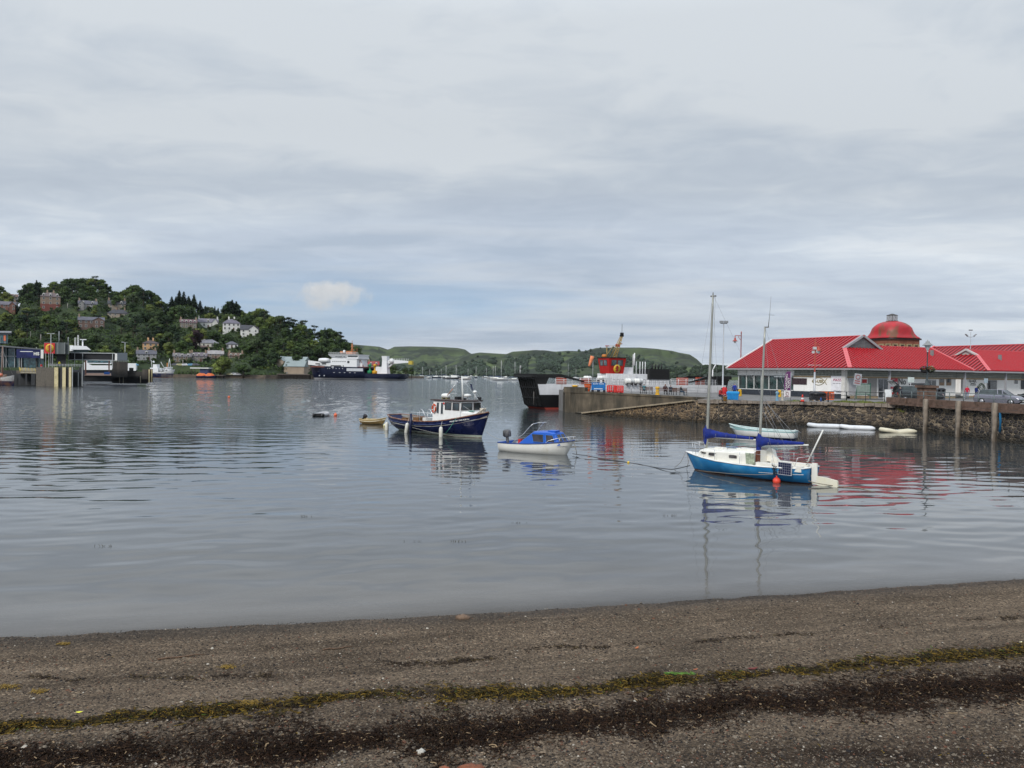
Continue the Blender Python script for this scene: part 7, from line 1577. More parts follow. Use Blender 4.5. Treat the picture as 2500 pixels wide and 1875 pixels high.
def broad_proto(seed, W, H, low=.25):
    r_ = random.Random(seed); mb = MB(); tr = MB(); t = thing('broadleaved_tree', (0, 0, -1000), 0, 'x', 'tree')
    n = r_.randint(13, 18); cs = []
    for i in range(n):
        a = r_.uniform(0, 6.3); z = r_.uniform(low+.08, .92); w = W/2*math.sin(math.pi*min(.97, (z-low+.12)/(1-low+.12)))**.7; rr = w*math.sqrt(r_.random())*.8
        c = (rr*math.cos(a), rr*math.sin(a), z*H); cr = W*r_.uniform(.15, .25)*(1.15-.35*z); cs.append(c)
        lump(mb, r_, c, cr*.85); leaf_quads(mb, r_, c, cr, 62, .42*W/9)
    tr.tube([(0, 0, -1.5), (.1, 0, H*.3), (.2, .1, H*.6)], [W*.05, W*.035, W*.015], 7)
    for c in cs[:7]: tr.tube([(.1, 0, H*.28), ((c[0])*.5, c[1]*.5, c[2]*.7), c], [W*.02, W*.014, W*.006], 5)
    mb.build('crown', LEAF, t); tr.build('trunk', BARK, t); return t
def conifer_proto(seed, W, H):
    r_ = random.Random(seed); mb = MB(); tr = MB(); t = thing('conifer', (0, 0, -1000), 0, 'x', 'tree')
    L = 15
    for j in range(L):
        f = j/L; z = H*(.14+.86*f); w = W/2*(1-f)**.85*r_.uniform(.8, 1.15)+.15; n = max(4, int(11*(1-f*.6)))
        for k in range(n):
            a = 2*math.pi*k/n+j*1.3+r_.uniform(-.3, .3); ww = w*r_.uniform(.65, 1.15); dz = -ww*.28
            p = Vector((ww*math.cos(a), ww*math.sin(a), z+dz)); s = Vector((-math.sin(a), math.cos(a), 0))*(ww*.26+.15); m_ = Vector((p.x*.45, p.y*.45, z+H*.02+.1))
            mb.add([Vector((0, 0, z+H*.045)), m_-s, p, m_+s], [(0, 1, 2, 3)]); mb.add([Vector((0, 0, z+H*.01)), m_-s+Vector((0, 0, -.5)), p+Vector((0, 0, -.4)), m_+s+Vector((0, 0, -.5))], [(0, 1, 2, 3)])
            leaf_quads(mb, r_, p*.8+Vector((0, 0, z*.2)), ww*.16+.1, 4, .3)
    tr.tube([(0, 0, -1.5), (0, 0, H*.55), (0, 0, H)], [W*.05, W*.03, .04], 6); mb.build('crown', LDARK, t); tr.build('trunk', BARK, t); return t
def pine_proto(seed, W, H):
    r_ = random.Random(seed); mb = MB(); tr = MB(); t = thing('pine_tree', (0, 0, -1000), 0, 'x', 'tree')
    cs = []
    for i in range(11):
        a = r_.uniform(0, 6.3); z = r_.uniform(.45, .97); rr = W/2*r_.uniform(.2, .85)*(1.35-z*.7); c = (rr*math.cos(a), rr*math.sin(a), z*H); cs.append(c); cr = W*r_.uniform(.13, .2)
        lump(mb, r_, c, cr*.75, (1, 1, .5)); leaf_quads(mb, r_, c, cr, 50, .38, (1.1, 1.1, .5))
    tr.tube([(0, 0, -1.5), (.2, 0, H*.5), (.1, .2, H*.95)], [W*.04, W*.03, W*.01], 7)
    for c in cs: tr.tube([(.15, 0, c[2]*.75), (c[0]*.6, c[1]*.6, c[2]*.9), c], [W*.016, W*.011, W*.005], 5)
    mb.build('crown', LDARK, t); tr.build('trunk', BARK, t); return t
PB_ = [broad_proto(s, w, h, lo) for s, w, h, lo in ((1, 11, 11, .2), (2, 12, 10, .12), (3, 9.5, 12, .22), (4, 13, 11, .15), (5, 9, 8.5, .1), (6, 10, 9.5, .1))]
PC_ = [conifer_proto(s, w, h) for s, w, h in ((1, 8, 19), (2, 6.5, 17), (3, 10, 17), (4, 7, 14))]
PP_ = [pine_proto(s, w, h) for s, w, h in ((1, 11, 13), (2, 12, 12), (3, 9, 14))]
index_children()
# ---------------------------------------------------------------- houses on the hill
EXCL = []
def slopebox(mb, x0, x1, y0, y1, z0, z1, hip, ov=.4):
    """pitched roof over a rectangle, ridge along x; hip = inset of the ridge at each end"""
    ym = (y0+y1)/2; a, b, c, d = x0-ov, x1+ov, y0-ov, y1+ov; h0, h1 = (hip if hasattr(hip, '__len__') else (hip, hip))
    mb.add([(a, c, z0), (b, c, z0), (b, d, z0), (a, d, z0), (a+h0, ym, z1), (b-h1, ym, z1), (a, c, z0-.25), (b, c, z0-.25), (b, d, z0-.25), (a, d, z0-.25)], [(0, 1, 5, 4), (2, 3, 4, 5), (3, 0, 4), (1, 2, 5), (9, 8, 7, 6), (0, 6, 7, 1), (1, 7, 8, 2), (2, 8, 9, 3), (3, 9, 6, 0)])
def house(px, pyb, wpx, hpx, roofpx, wall, roof, lab, rz=0., hip=0, floors=2, nwin=4, chim=2, dorm=0, Dm=8., gable_front=False, wcol=None, name='house', band=None, excl=True, Y=None, door=True):
    if Y is None: p, tt = hill_hit(px, pyb)
    else: p = P(px, pyb, Y)
    k = p.y/F; W = wpx*k; Hh = hpx*k; Rh = roofpx*k; z0 = 5+(yh(px)-pyb)*k
    t = thing(name, (p.x, p.y, z0), rz-math.atan2(p.x, p.y)*1., lab, 'house' if name == 'house' else name.replace('_', ' '))
    if name == 'house': t['group'] = 'houses on the wooded hill'
    if excl: EXCL.append((px-wpx/2-3, px+wpx/2+3, pyb-hpx-roofpx*.5, pyb+3, p.y))
    wm = mat('wall_%02d%02d%02d' % tuple(int(c*99) for c in wall), wall, .9, var=.15, scale=.5, dirt=tuple(c*.75 for c in wall), dscale=.6); rm = mat('tiles_%02d%02d%02d' % tuple(int(c*99) for c in roof), roof, .7, var=.25, scale=.5)
    mb = MB(); mb.box(-W/2, W/2, 0, Dm, -3, Hh)
    if not hip:
        for x in (-W/2, W/2): mb.add([(x, 0, Hh), (x, Dm, Hh), (x, Dm/2, Hh+Rh*.96), (x*.98, 0, Hh), (x*.98, Dm, Hh), (x*.98, Dm/2, Hh+Rh*.96)], [(0, 1, 2), (3, 5, 4), (0, 2, 5, 3), (1, 4, 5, 2)])
    if gable_front:
        gx0, gx1 = gable_front; gx0 *= W; gx1 *= W; mb.box(gx0, gx1, -1.2, 0.05, -3, Hh); g = (gx0+gx1)/2; mb.add([(gx0, -1.2, Hh), (gx1, -1.2, Hh), (g, -1.2, Hh+Rh*.8), (gx0, 0, Hh), (gx1, 0, Hh), (g, 0, Hh+Rh*.8)], [(0, 1, 2), (0, 2, 5, 3), (1, 4, 5, 2)])
    w_ = mb.build('wall', wm, t)
    if band: MB().box(-W/2-.05, W/2+.05, -.06, Dm+.05, -3, Hh*band[0]).build('lower_wall', mat('wall_%02d%02d%02d' % tuple(int(c*99) for c in band[1]), band[1], .9, var=.2), t)
    mb = MB(); slopebox(mb, -W/2, W/2, 0, Dm, Hh, Hh+Rh, min(W*.45, Dm*.55) if hip else -.01, .35)
    if gable_front:
        s = .3; mb.add([(gx0-s, -1.5, Hh-.1), (g, -1.5, Hh+Rh*.85), (g, Dm/2, Hh+Rh*.85), (gx0-s, Dm*.1, Hh-.1)], [(0, 1, 2, 3)]); mb.add([(gx1+s, -1.5, Hh-.1), (g, -1.5, Hh+Rh*.85), (g, Dm/2, Hh+Rh*.85), (gx1+s, Dm*.1, Hh-.1)], [(3, 2, 1, 0)])
    r = mb.build('roof', rm, t)
    cm_ = mat('chimney_tan', (.3, .22, .16), .9)
    for i in range(chim):
        x = (-W/2+.6) if i == 0 else W/2-.6
        if hip: x *= .35
        MB().box(x-.5, x+.5, Dm/2-.7, Dm/2+.7, Hh+Rh*.5, Hh+Rh+1.5).box(x-.3, x-.05, Dm/2-.2, Dm/2+.2, Hh+Rh+1.5, Hh+Rh+2.).build('chimney', cm_ if wall[0] < .5 else wm, r)
    wd = mat('house_window', (.04, .045, .05), .2, var=.3); wf = mat('window_pale', (.62, .6, .56), .6)
    fl = Hh/floors
    for f in range(floors):
        for i in range(nwin):
            x = -W/2+W*(i+.5)/nwin
            if door and f == 0 and i == nwin//2 and nwin > 2:
                MB().box(x-.5, x+.5, -.09, -.01, 0, 2.1).build('door', mat('house_door', (.12, .06, .05), .6), w_); continue
            yy = -1.2 if gable_front and gx0 < x < gx1 else 0; z = fl*f+fl*.32; hh = min(1.6, fl*.52)
            fr = MB().box(x-.65, x+.65, yy-.1, yy-.01, z-.12, z+hh+.12).build('window', wf, w_); MB().box(x-.5, x-.04, yy-.13, yy-.101, z, z+hh).box(x+.04, x+.5, yy-.13, yy-.101, z, z+hh).build('pane', wd, fr)
    for i in range(dorm):
        x = -W/2+W*(i+.5)/dorm; mb = MB(); mb.box(x-.8, x+.8, .3, Dm*.35, Hh-.2, Hh+Rh*.5); mb.add([(x-1., .15, Hh+Rh*.48), (x+1., .15, Hh+Rh*.48), (x, .15, Hh+Rh*.8), (x-1., Dm*.4, Hh+Rh*.48), (x+1, Dm*.4, Hh+Rh*.48), (x, Dm*.45, Hh+Rh*.8)], [(0, 1, 2), (0, 2, 5, 3), (1, 4, 5, 2)]); d_ = mb.build('dormer', wf if wall[0] < .6 else wm, r); MB().box(x-.5, x+.5, .22, .29, Hh+.1, Hh+Rh*.42).build('pane', wd, d_)
    return t
ST = (.2, .15, .12); RS = (.24, .12, .09); WH = (.66, .65, .62); SL = (.1, .1, .12); DKR = (.06, .06, .07); GRY = (.27, .26, .25)
house(24, 737, 32, 13, 7, (.6, .58, .54), (.16, .1, .08), 'white villa with brown chimney, highest at the left edge', floors=2, nwin=4, chim=1, dorm=2)
house(15, 758, 38, 14, 9, RS, (.13, .12, .14), 'red sandstone gabled villa below the white one at the left edge', gable_front=(.15, .45), nwin=4)
house(122, 757, 42, 33, 11, (.26, .19, .14), (.14, .11, .11), 'tall three storey villa with white dormers and red brick lower floors', hip=1, floors=3, nwin=3, dorm=3, chim=2, band=(.45, (.2, .07, .055)))
house(213, 754, 40, 12, 9, GRY, SL, 'grey stone villa with two dormers among the trees near the hilltop', nwin=5, dorm=2, gable_front=(-.45, -.2))
house(222, 802, 56, 20, 9, (.17, .11, .09), SL, 'wide brown and red stone villa with a big gable above the terminal', nwin=5, gable_front=(.05, .5), chim=1)
house(284, 757, 38, 15, 10, (.32, .27, .21), DKR, 'stone house with white gable end and twin dormers near the hilltop', nwin=3, dorm=2)
house(293, 773, 56, 8, 10, (.36, .3, .24), DKR, 'low dark roofed bungalow just below the white gabled house', nwin=5, floors=1, hip=1)
house(367, 855, 36, 17, 8, (.62, .38, .2), (.09, .07, .07), 'apricot coloured square house with hipped roof', hip=1, nwin=3, chim=2)
house(357, 879, 44, 15, 10, (.34, .34, .34), SL, 'grey rendered house with gable end below the apricot house', nwin=4, dorm=1)
house(459, 801, 38, 14, 8, (.2, .17, .14), (.15, .09, .1), 'dark stone house with reddish roof and dormers, left of the white villas', nwin=4, dorm=4)
house(507, 800, 46, 13, 10, WH, (.16, .15, .18), 'white villa with large picture window, left one of the white row', nwin=5, floors=1, gable_front=(.2, .48), dorm=1)
house(564, 807, 40, 18, 11, WH, (.14, .13, .16), 'tall white villa with steep grey roof in the middle of the white row', nwin=4, hip=1, dorm=0)
house(608, 820, 42, 15, 12, WH, DKR, 'white house with dark steep roof, right one of the white row', nwin=3, gable_front=(-.05, .48), chim=0)
house(507, 849, 48, 12, 9, (.6, .58, .5), (.22, .22, .25), 'cream bungalow with grey hipped roof below the white row', nwin=5, floors=1, hip=1, chim=1)
house(565, 850, 28, 10, 7, WH, SL, 'small white cottage with hipped roof in the middle of the slope', nwin=3, floors=1, hip=1, chim=0)
house(444, 884, 40, 14, 9, (.2, .15, .11), (.17, .16, .17), 'brown stone double house with dormers near the shore', nwin=4, dorm=3)
house(485, 883, 36, 14, 9, (.24, .21, .19), (.15, .13, .15), 'stone double house with white gable beside the brown one near the shore', nwin=4, dorm=3)
house(526, 876, 36, 12, 9, (.26, .2, .16), (.3, .28, .28), 'stone house half hidden behind the round dark shore tree', nwin=3)
house(575, 875, 34, 6, 8, (.25, .2, .15), (.13, .08, .06), 'low cottage with brown roof and twin chimneys right of the round tree', nwin=3, floors=1, dorm=3)
house(497, 853, 16, 6, 4, (.2, .14, .11), (.13, .09, .08), 'small brown outbuilding below the cream bungalow', nwin=2, floors=1, chim=0)
house(912, 897, 26, 6, 9, (.3, .25, .2), (.28, .05, .05), 'red roofed house behind the stern of the navy ship', nwin=2, floors=1, chim=1, Y=560, dorm=2)
# sheds by the shore
def shed(px0, px1, pyb, hp, rp, Y, wall, roof, lab, ridge='x', D=14, door=None, rz=0.):
    a = P(px0, pyb, Y); b = P(px1, pyb, Y); k = Y/F; W = b.x-a.x; z0 = 5+(yh(px0)-pyb)*k; H = hp*k; Rr = rp*k
    t = thing('shed', (a.x, a.y, z0), rz, lab, 'shed'); wm = mat('shed_wall', wall, .8, var=.12, scale=.3); rm = mat('shed_roof', roof, .5, var=.1, scale=.2)
    mb = MB(); mb.box(0, W, 0, D, -3, H)
    if ridge == 'y': mb.add([(0, 0, H), (W, 0, H), (W/2, 0, H+Rr), (0, D, H), (W, D, H), (W/2, D, H+Rr)], [(0, 1, 2), (3, 5, 4)])
    else: mb.add([(W, 0, H), (W, D, H), (W, D/2, H+Rr), (0, 0, H), (0, D, H), (0, D/2, H+Rr)], [(0, 1, 2), (3, 5, 4)])
    mb.build('wall', wm, t); mb = MB()
    if ridge == 'y':
        mb.add([(-.5, -.4, H-.2), (W/2, -.4, H+Rr+.1), (W/2, D+.4, H+Rr+.1), (-.5, D+.4, H-.2), (W+.5, -.4, H-.2), (W+.5, D+.4, H-.2), (-.5, -.4, H-.6), (W/2, -.4, H+Rr-.4), (W+.5, -.4, H-.6)], [(0, 1, 2, 3), (1, 4, 5, 2), (0, 6, 7, 1), (1, 7, 8, 4)])
    else: slopebox(mb, 0, W, 0, D, H, H+Rr, -.01, .4)
    mb.build('roof', rm, t)
    if door: MB().box(W*door[0], W*door[1], -.15, -.01, 0, H*door[2]).build('roller_door', mat('roller_grey', (.25, .24, .22), .6), t)
    return t
BG = (.34, .27, .2); PG = (.24, .285, .28)
shed(660, 692, 912, 32, 11, 492, BG, PG, 'tall beige shed with big roller door facing the water', 'y', 22, (.3, .68, .62)); shed(690, 742, 910, 27, 13, 496, BG, PG, 'long beige shed with pale green roof behind the tall one', 'x', 16)
shed(624, 661, 908, 12, 13, 500, BG, PG, 'low shed with wide pale green roof, left one of the shore sheds'); shed(693, 742, 914, 20, 13, 488, BG, PG, 'lean shed with sloping green roof nearest the navy ship bow', 'x', 9, (.1, .2, .3))
t = thing('boathouse', P(488, 905, 452).to_tuple() , 0, 'small dark blue boathouse with white canopy beside the orange lifeboats', 'boathouse'); t.location.z = 1.6
MB().box(0, 5, 0, 5, 0, 3.8).build('wall', mat('boathouse_blue', (.04, .05, .12), .7), t); MB().box(-5.5, 5.5, -1, 6, 3.8, 4.5).build('canopy', mat('canopy_white', (.6, .62, .6), .6), t); MB().bar((-5, 0, 0), (-5, 0, 3.8), .2).bar((-3, 0, 0), (-3, 0, 3.8), .2).build('canopy_post', BARK, t)
# timber pier in front of the sheds
def pier(px0, px1, Y, zt, lab, n, D=8, m=None, group=None):
    a = P(px0, 900, Y); b = P(px1, 900, Y); W = b.x-a.x; t = thing('timber_pier', (a.x, Y, 0), 0, lab, 'pier'); m = m or mat('pier_timber', (.035, .028, .022), .9, var=.3)
    MB().box(0, W, 0, D, zt-.5, zt).build('pier_deck', mat('pier_deck', (.12, .1, .085), .9, var=.2), t)
    for i in range(n): x = W*(i+.5)/n; MB().box(x-.22, x+.22, .05, .5, -2, zt-.5).build('pile', m, t)
    MB().box(0, W, 2.5, 3, -1, zt-.5).build('back_wall', m, t); return t
pier(676, 756, 472, 2.9, 'dark timber pier in front of the beige sheds', 22)
pier(500, 545, 452, 1.8, 'low walkway pier beside the orange lifeboats', 8, 4)
# ---------------------------------------------------------------- plant the trees
def clear(px, py_top, py_b, Y, half):
    for a, b, c, d, yy in EXCL:
        if Y < yy+2 and px+half > a and px-half < b and py_top < d-1 and py_b > c: return False
    return True
OPEN = [(25, 60, 745, 765), (135, 185, 745, 765), (165, 215, 755, 770), (100, 150, 838, 850), (255, 292, 790, 802), (535, 590, 808, 816), (560, 620, 885, 905), (420, 475, 885, 905), (285, 320, 765, 780), (385, 440, 880, 900), (320, 345, 765, 785)]
def plant(px, t_, proto, sc, name, lab, group, k=[0]):
    p = hill_pt(px, t_); o = dup(proto, (p.x, p.y, p.z-.4), random.Random(k[0]*7+1).uniform(0, 6.3), lab, sc, group=group); o.name = name; k[0] += 1; return o
GRP = 'trees on the wooded hill'
def zone(px): return 'above the ferry terminal' if px < 300 else 'among the houses' if px < 640 else 'on the steep headland behind the navy ship'
def kindlab(kind, px, t_):
    return kind
    where = 'on the crest of the wooded hill ' if t_ > .9 else 'low on the wooded hill ' if t_ < .3 else 'halfway up the wooded hill '
    return kind+where+zone(px)
rt = random.Random(21); cnt = 0; tries = 0; placed = []
# the crest first, then the slope
crest = [(px, 1.) for px in range(-15, 890, 17)]
for px, t_ in crest:
    if 400 < px < 500 or 20 < px < 50: continue
    pr = rt.choice(PB_); s = rt.uniform(.9, 1.2)
    p = hill_pt(px, t_); hp = 11*s/p.y*F; y = yh(px)-(p.z-5)/p.y*F
    want = y-interp(px, SKY); s *= max(.55, min(1.5, want/hp)); 
    if px > 640 and rt.random() < .3: pr = rt.choice(PP_)
    plant(px+rt.uniform(-4, 4), .98, pr, (s*1.05, s*1.05, s), 'broadleaved_tree' if pr in PB_ else 'pine_tree', kindlab('dark broadleaved tree ' if pr in PB_ else 'wide pine ', px, 1.), GRP); cnt += 1
while cnt < 288 and tries < 20000:
    tries += 1; px = rt.uniform(-15, 888); t_ = rt.uniform(.05, .97)**.9; p = hill_pt(px, t_)
    y = yh(px)-(p.z-5)/p.y*F; s = rt.uniform(.55, 1.05); half = 5*s/p.y*F; hh = 10*s/p.y*F
    if px < 330 and y > 890: continue
    if t_ > .72 and (400 < px < 505 or 545 < px < 595): continue
    if not clear(px, y-hh, y, p.y, half): 
        s = .38; half = 4*s/p.y*F; hh = 10*s/p.y*F
        if rt.random() < .6 or not clear(px, y-hh, y, p.y, half): continue
    if any(a < px < b and c < y < d for a, b, c, d in OPEN): continue
    if any((px-a)**2+((y-b)*1.6)**2 < (r+half)**2*.30 for a, b, r in placed): continue
    placed.append((px, y, half)); r = rt.random()
    pr = rt.choice(PB_) if r < .82 else rt.choice(PP_)
    plant(px, t_, pr, (s*1.1, s*1.1, s*rt.uniform(.85, 1.1)), 'broadleaved_tree' if pr in PB_ else 'pine_tree', kindlab('broadleaved tree ' if pr in PB_ else 'dark pine ', px, t_), GRP); cnt += 1
print('trees', cnt, tries)
def conifers(lst, lab, cat=None):
    for px, topy, w, pi in lst:
        p = hill_pt(px, .93); y = yh(px)-(p.z-5)/p.y*F; h = (y-topy)*p.y/F; pr = PC_[pi]; H0 = [19, 17, 17, 14][pi]; W0 = [8, 6.5, 10, 7][pi]; s = h/H0; o = plant(px, .93, pr, (w*p.y/F/W0, w*p.y/F/W0, s), 'conifer', lab, 'spruces on the hill crest')
conifers([(418, 722, 30, 0), (428, 722, 26, 2), (436, 707, 30, 0), (447, 710, 28, 1), (459, 721, 28, 0), (472, 717, 28, 1), (487, 732, 28, 0), (405, 740, 30, 2), (500, 745, 26, 3)], 'dark spruce in the pointed clump on the crest left of the white houses')
conifers([(565, 730, 34, 0), (575, 734, 40, 2), (523, 746, 18, 1), (531, 750, 18, 3)], 'dark spruce on the crest behind the white villas')
conifers([(60, 692, 22, 0), (70, 696, 24, 1), (88, 682, 28, 2), (50, 706, 20, 3)], 'dark spruce on the crest between the left edge villas')
conifers([(792, 797, 16, 1)], 'thin spruce standing out on the headland crest')
p, tt = hill_hit(478, 856); o = dup(PB_[0], (p.x, p.y, p.z-1), 1., 'dark purple copper beech on the slope left of the cream bungalow', (1.0, 1.0, 1.3)); o.name = 'copper_beech'
for c in bpy.data.objects:
    if c.parent is o and c.name.startswith('crown'): c.data = c.data.copy(); c.data.materials.clear(); c.data.materials.append(LCOP)
p, tt = hill_hit(607, 790); o = dup(PC_[2], (p.x, p.y, p.z-1), 1., 'bright green conical tree right of the white villas', (.75, .75, .62)); o.name = 'conical_tree'
for c in bpy.data.objects:
    if c.parent is o and c.name.startswith('crown'): c.data = c.data.copy(); c.data.materials.clear(); c.data.materials.append(leafmat('fresh_leaves', [(0, (.07, .12, .02)), (1, (.08, .13, .025))]))
for px, Y, w, h, lab, pi in ((538, 462, 48, 40, 'large round dark tree on the shore right of the stone houses', 3), (594, 462, 44, 30, 'spreading olive tree at the shore before the low shed', 1), (650, 480, 26, 24, 'small tree at the corner of the beige sheds', 5), (640, 520, 70, 52, 'big round tree behind the low green roofed shed', 0), (690, 540, 60, 44, 'big round tree behind the tall beige shed', 1)):
    q = P(px, 900, Y); o = dup(PB_[pi], (q.x, q.y, 1.6 if Y < 500 else 6), pi*1., lab, (w*Y/F/11, w*Y/F/11, h*Y/F/10)); o.name = 'broadleaved_tree'
for i, (px, w, h) in enumerate(((943, 34, 26), (958, 30, 24), (975, 20, 16), (990, 22, 20), (1005, 24, 20), (930, 24, 20))):
    q = P(px, 900, 600); o = dup(PB_[(i*2) % 6], (q.x, q.y, 1.2), i*1., ['leftmost', 'second', 'third', 'fourth', 'rightmost', 'hindmost'][i]+' rounded bush on the low spit off the stern of the navy ship', (w*600/F/11, w*600/F/11, h*600/F/10), group='bushes on the spit'); o.name = 'bush'
for i, (a, b, c, d, yy) in enumerate(list(EXCL)):
    for s, f in ((-1, .1), (1, .12), (.25, .2)):
        x = (a+b)/2+s*(b-a)*.46; p, tt = hill_hit(x, d+1); q = rt.uniform(.26, .42)*(1 if abs(s) == 1 else .7); o = dup(PB_[(i+int(s*2)) % 6], (p.x, p.y-2, p.z-.6), i*1., 'x', (q*1.2, q*1.2, q), group='garden bushes round the hill houses'); o.name = 'garden_bush'; o['category'] = 'bush'
for o in PB_+PC_+PP_:
    for c in CHILD[o.name]: bpy.data.objects.remove(c)
    bpy.data.objects.remove(o)
def scrub():
    r_ = random.Random(5); mb = MB()
    for i in range(5200):
        px = r_.uniform(-20, 905); t_ = r_.uniform(.01, 1.); p = hill_pt(px, t_); y = yh(px)-(p.z-5)/p.y*F; w = r_.uniform(.8, 2.4)
        if any(a < px < b and c < y < d for a, b, c, d in OPEN) and r_.random() < .85: continue
        if not clear(px, y-4, y, p.y, 2): continue
        leaf_quads(mb, r_, (p.x, p.y, p.z+w*.3), w, 9, .7, (1.2, 1.2, .8), .8)
    tag(mb.build('scrub', leafmat('scrub_leaves', [(0, (.045, .075, .018)), (1, (.045, .075, .018))])), 'low scrub and bracken covering the wooded hill between the trees', 'scrub', kind='stuff')
scrub()
def pole(px, py0, py1, r, lab, Y=None):
    p, tt = hill_hit(px, py0) if Y is None else (P(px, py0, Y), 0); h = (py0-py1)*p.y/F; o = MB().tube([(0, 0, -1), (0, 0, h)], r, 5).build('telegraph_pole', mat('pole_grey', (.3, .28, .25), .8)); o.location = p; tag(o, lab, 'pole', 'poles on the hillside')
for px, a, b in ((54, 838, 813), (74, 826, 809), (99, 838, 817), (145, 838, 810), (164, 753, 742), (324, 826, 808), (333, 826, 810), (42, 745, 730), (446, 905, 888)): pole(px, a, b, .22, 'pale wooden pole standing on the hillside')
# ================================================================ far hills, woods, yachts
farm = mat('far_grass', (.05, .07, .024), .95, var=.75, scale=.01, dirt=(.014, .022, .013), dscale=.011, dlo=.48, dhi=.54, detail=8)
def far_hill(name, prof, Y0, Y1, Yb, seed, n=24, rough=1.):
    xs = np.arange(prof[0][0], prof[-1][0]+.1, 3.5).tolist(); ts = [0]+[i/n for i in range(1, n+1)]+[1.3, 1.8]
    def w(px, t_):
        Y = Y0+(Y1-Y0)*t_; H = 5+(yh(px)-interp(px, prof))/F*Y1
        z = H*(t_**1.1) if t_ <= 1 else H*(1-(t_-1)*.6); z += (fbm(px*.03+seed, t_*5, 1., 5, seed)-.47)*H*.45*math.sin(math.pi*min(1, t_))*rough
        cl = rough_noise(px, t_*3, .02, seed)
        if .62 < t_ < 1: z += H*.06*(1 if t_ > .78+.08*cl else -1)*min(1, (1-t_)*8)
        return ((px-1250)/F*Y, Y, z-.5 if t_ > 0 else -2)
    o = grid_mesh(xs, ts, None, name, farm, world=w); tag(o, kind='structure'); return w
H1 = [(840, 838), (866, 841), (925, 846), (946, 853), (952, 851), (962, 846), (1000, 845), (1060, 846), (1115, 849), (1135, 853), (1147, 862), (1200, 880), (1260, 900), (1300, 912)]
H2 = [(1010, 917), (1060, 905), (1110, 880), (1147, 864), (1170, 860), (1235, 864), (1250, 858), (1310, 854), (1355, 858), (1385, 856), (1425, 857), (1455, 849), (1480, 848), (1560, 848), (1600, 851), (1640, 856), (1655, 860), (1683, 865), (1700, 876), (1718, 893), (1745, 908), (1800, 919)]
w1 = far_hill('hill', H1, 1700, 2700, 0, 1.); w2 = far_hill('hill', H2, 1350, 2000, 0, 5.)
H3 = [(1480, 920), (1560, 914), (1650, 905), (1668, 897), (1700, 898), (1735, 893), (1760, 897), (1790, 899), (1850, 896), (1950, 899), (2200, 905)]
w3 = far_hill('headland', H3, 1080, 1250, 0, 9., 10, .6)
o = grid_mesh(np.arange(1560, 1900, 10).tolist(), [0, .5, 1], None, 'distant_hills', mat('distant_moor', (.06, .08, .06), .9), world=lambda px, t_: ((px-1250)/F*8500, 8500+t_*600, t_*(5+(yh(px)-interp(px, [(1560, 912), (1650, 887), (1680, 888), (1720, 892), (1780, 888), (1820, 892), (1900, 910)]))/F*8500))); tag(o, kind='structure')
def wood(name, w, pts, n, lab, m, s=(4, 8), seed=1):
    r_ = random.Random(seed); mb = MB(); k = 0
    while k < n:
        px, t_, sx, st = r_.choice(pts); a = px+r_.gauss(0, sx); b = t_+r_.gauss(0, st)
        if b < .015 or b > 1: continue
        if rough_noise(a, b*60, .05, 2.) < .34: continue
        q = w(a, b); R_ = r_.uniform(*s); lump(mb, r_, (q[0], q[1], q[2]+R_*.4), R_, (1, 1, 1.)); k += 1
    tag(mb.build(name, m), lab, 'woodland', kind='stuff')
WD = leafmat('far_wood_leaves', [(0, (.03, .045, .028)), (1, (.03, .045, .028))])
wood('woodland', w2, [(1320, .45, 60, .14), (1400, .5, 60, .13), (1270, .4, 50, .14), (1210, .3, 40, .1), (1460, .55, 40, .1), (1150, .18, 30, .06), (1500, .3, 80, .05)], 3400, 'dark scrubby woodland across the slope of the nearer island hill', WD, (2.6, 5.5), 2)
wood('woodland', w1, [(980, .2, 60, .05), (1060, .15, 60, .04), (900, .3, 30, .06)], 600, 'scattered woodland on the lower slope of the far left island hill', WD, (3, 6), 3)
wood('woodland', w2, [(1100+i*60, .03, 45, .012) for i in range(11)], 900, 'thin line of shore trees along the island waterline', WD, (2, 3.6), 4)
wood('woodland', w3, [(1690, .9, 22, .1), (1735, .9, 28, .1), (1670, .5, 22, .2), (1780, .8, 30, .15), (1640, .3, 30, .2)], 700, 'dark trees crowning the low headland behind the ferry stern', leafmat('headland_leaves', [(0, (.02, .032, .015)), (1, (.02, .032, .015))]), (2, 3.6), 6)
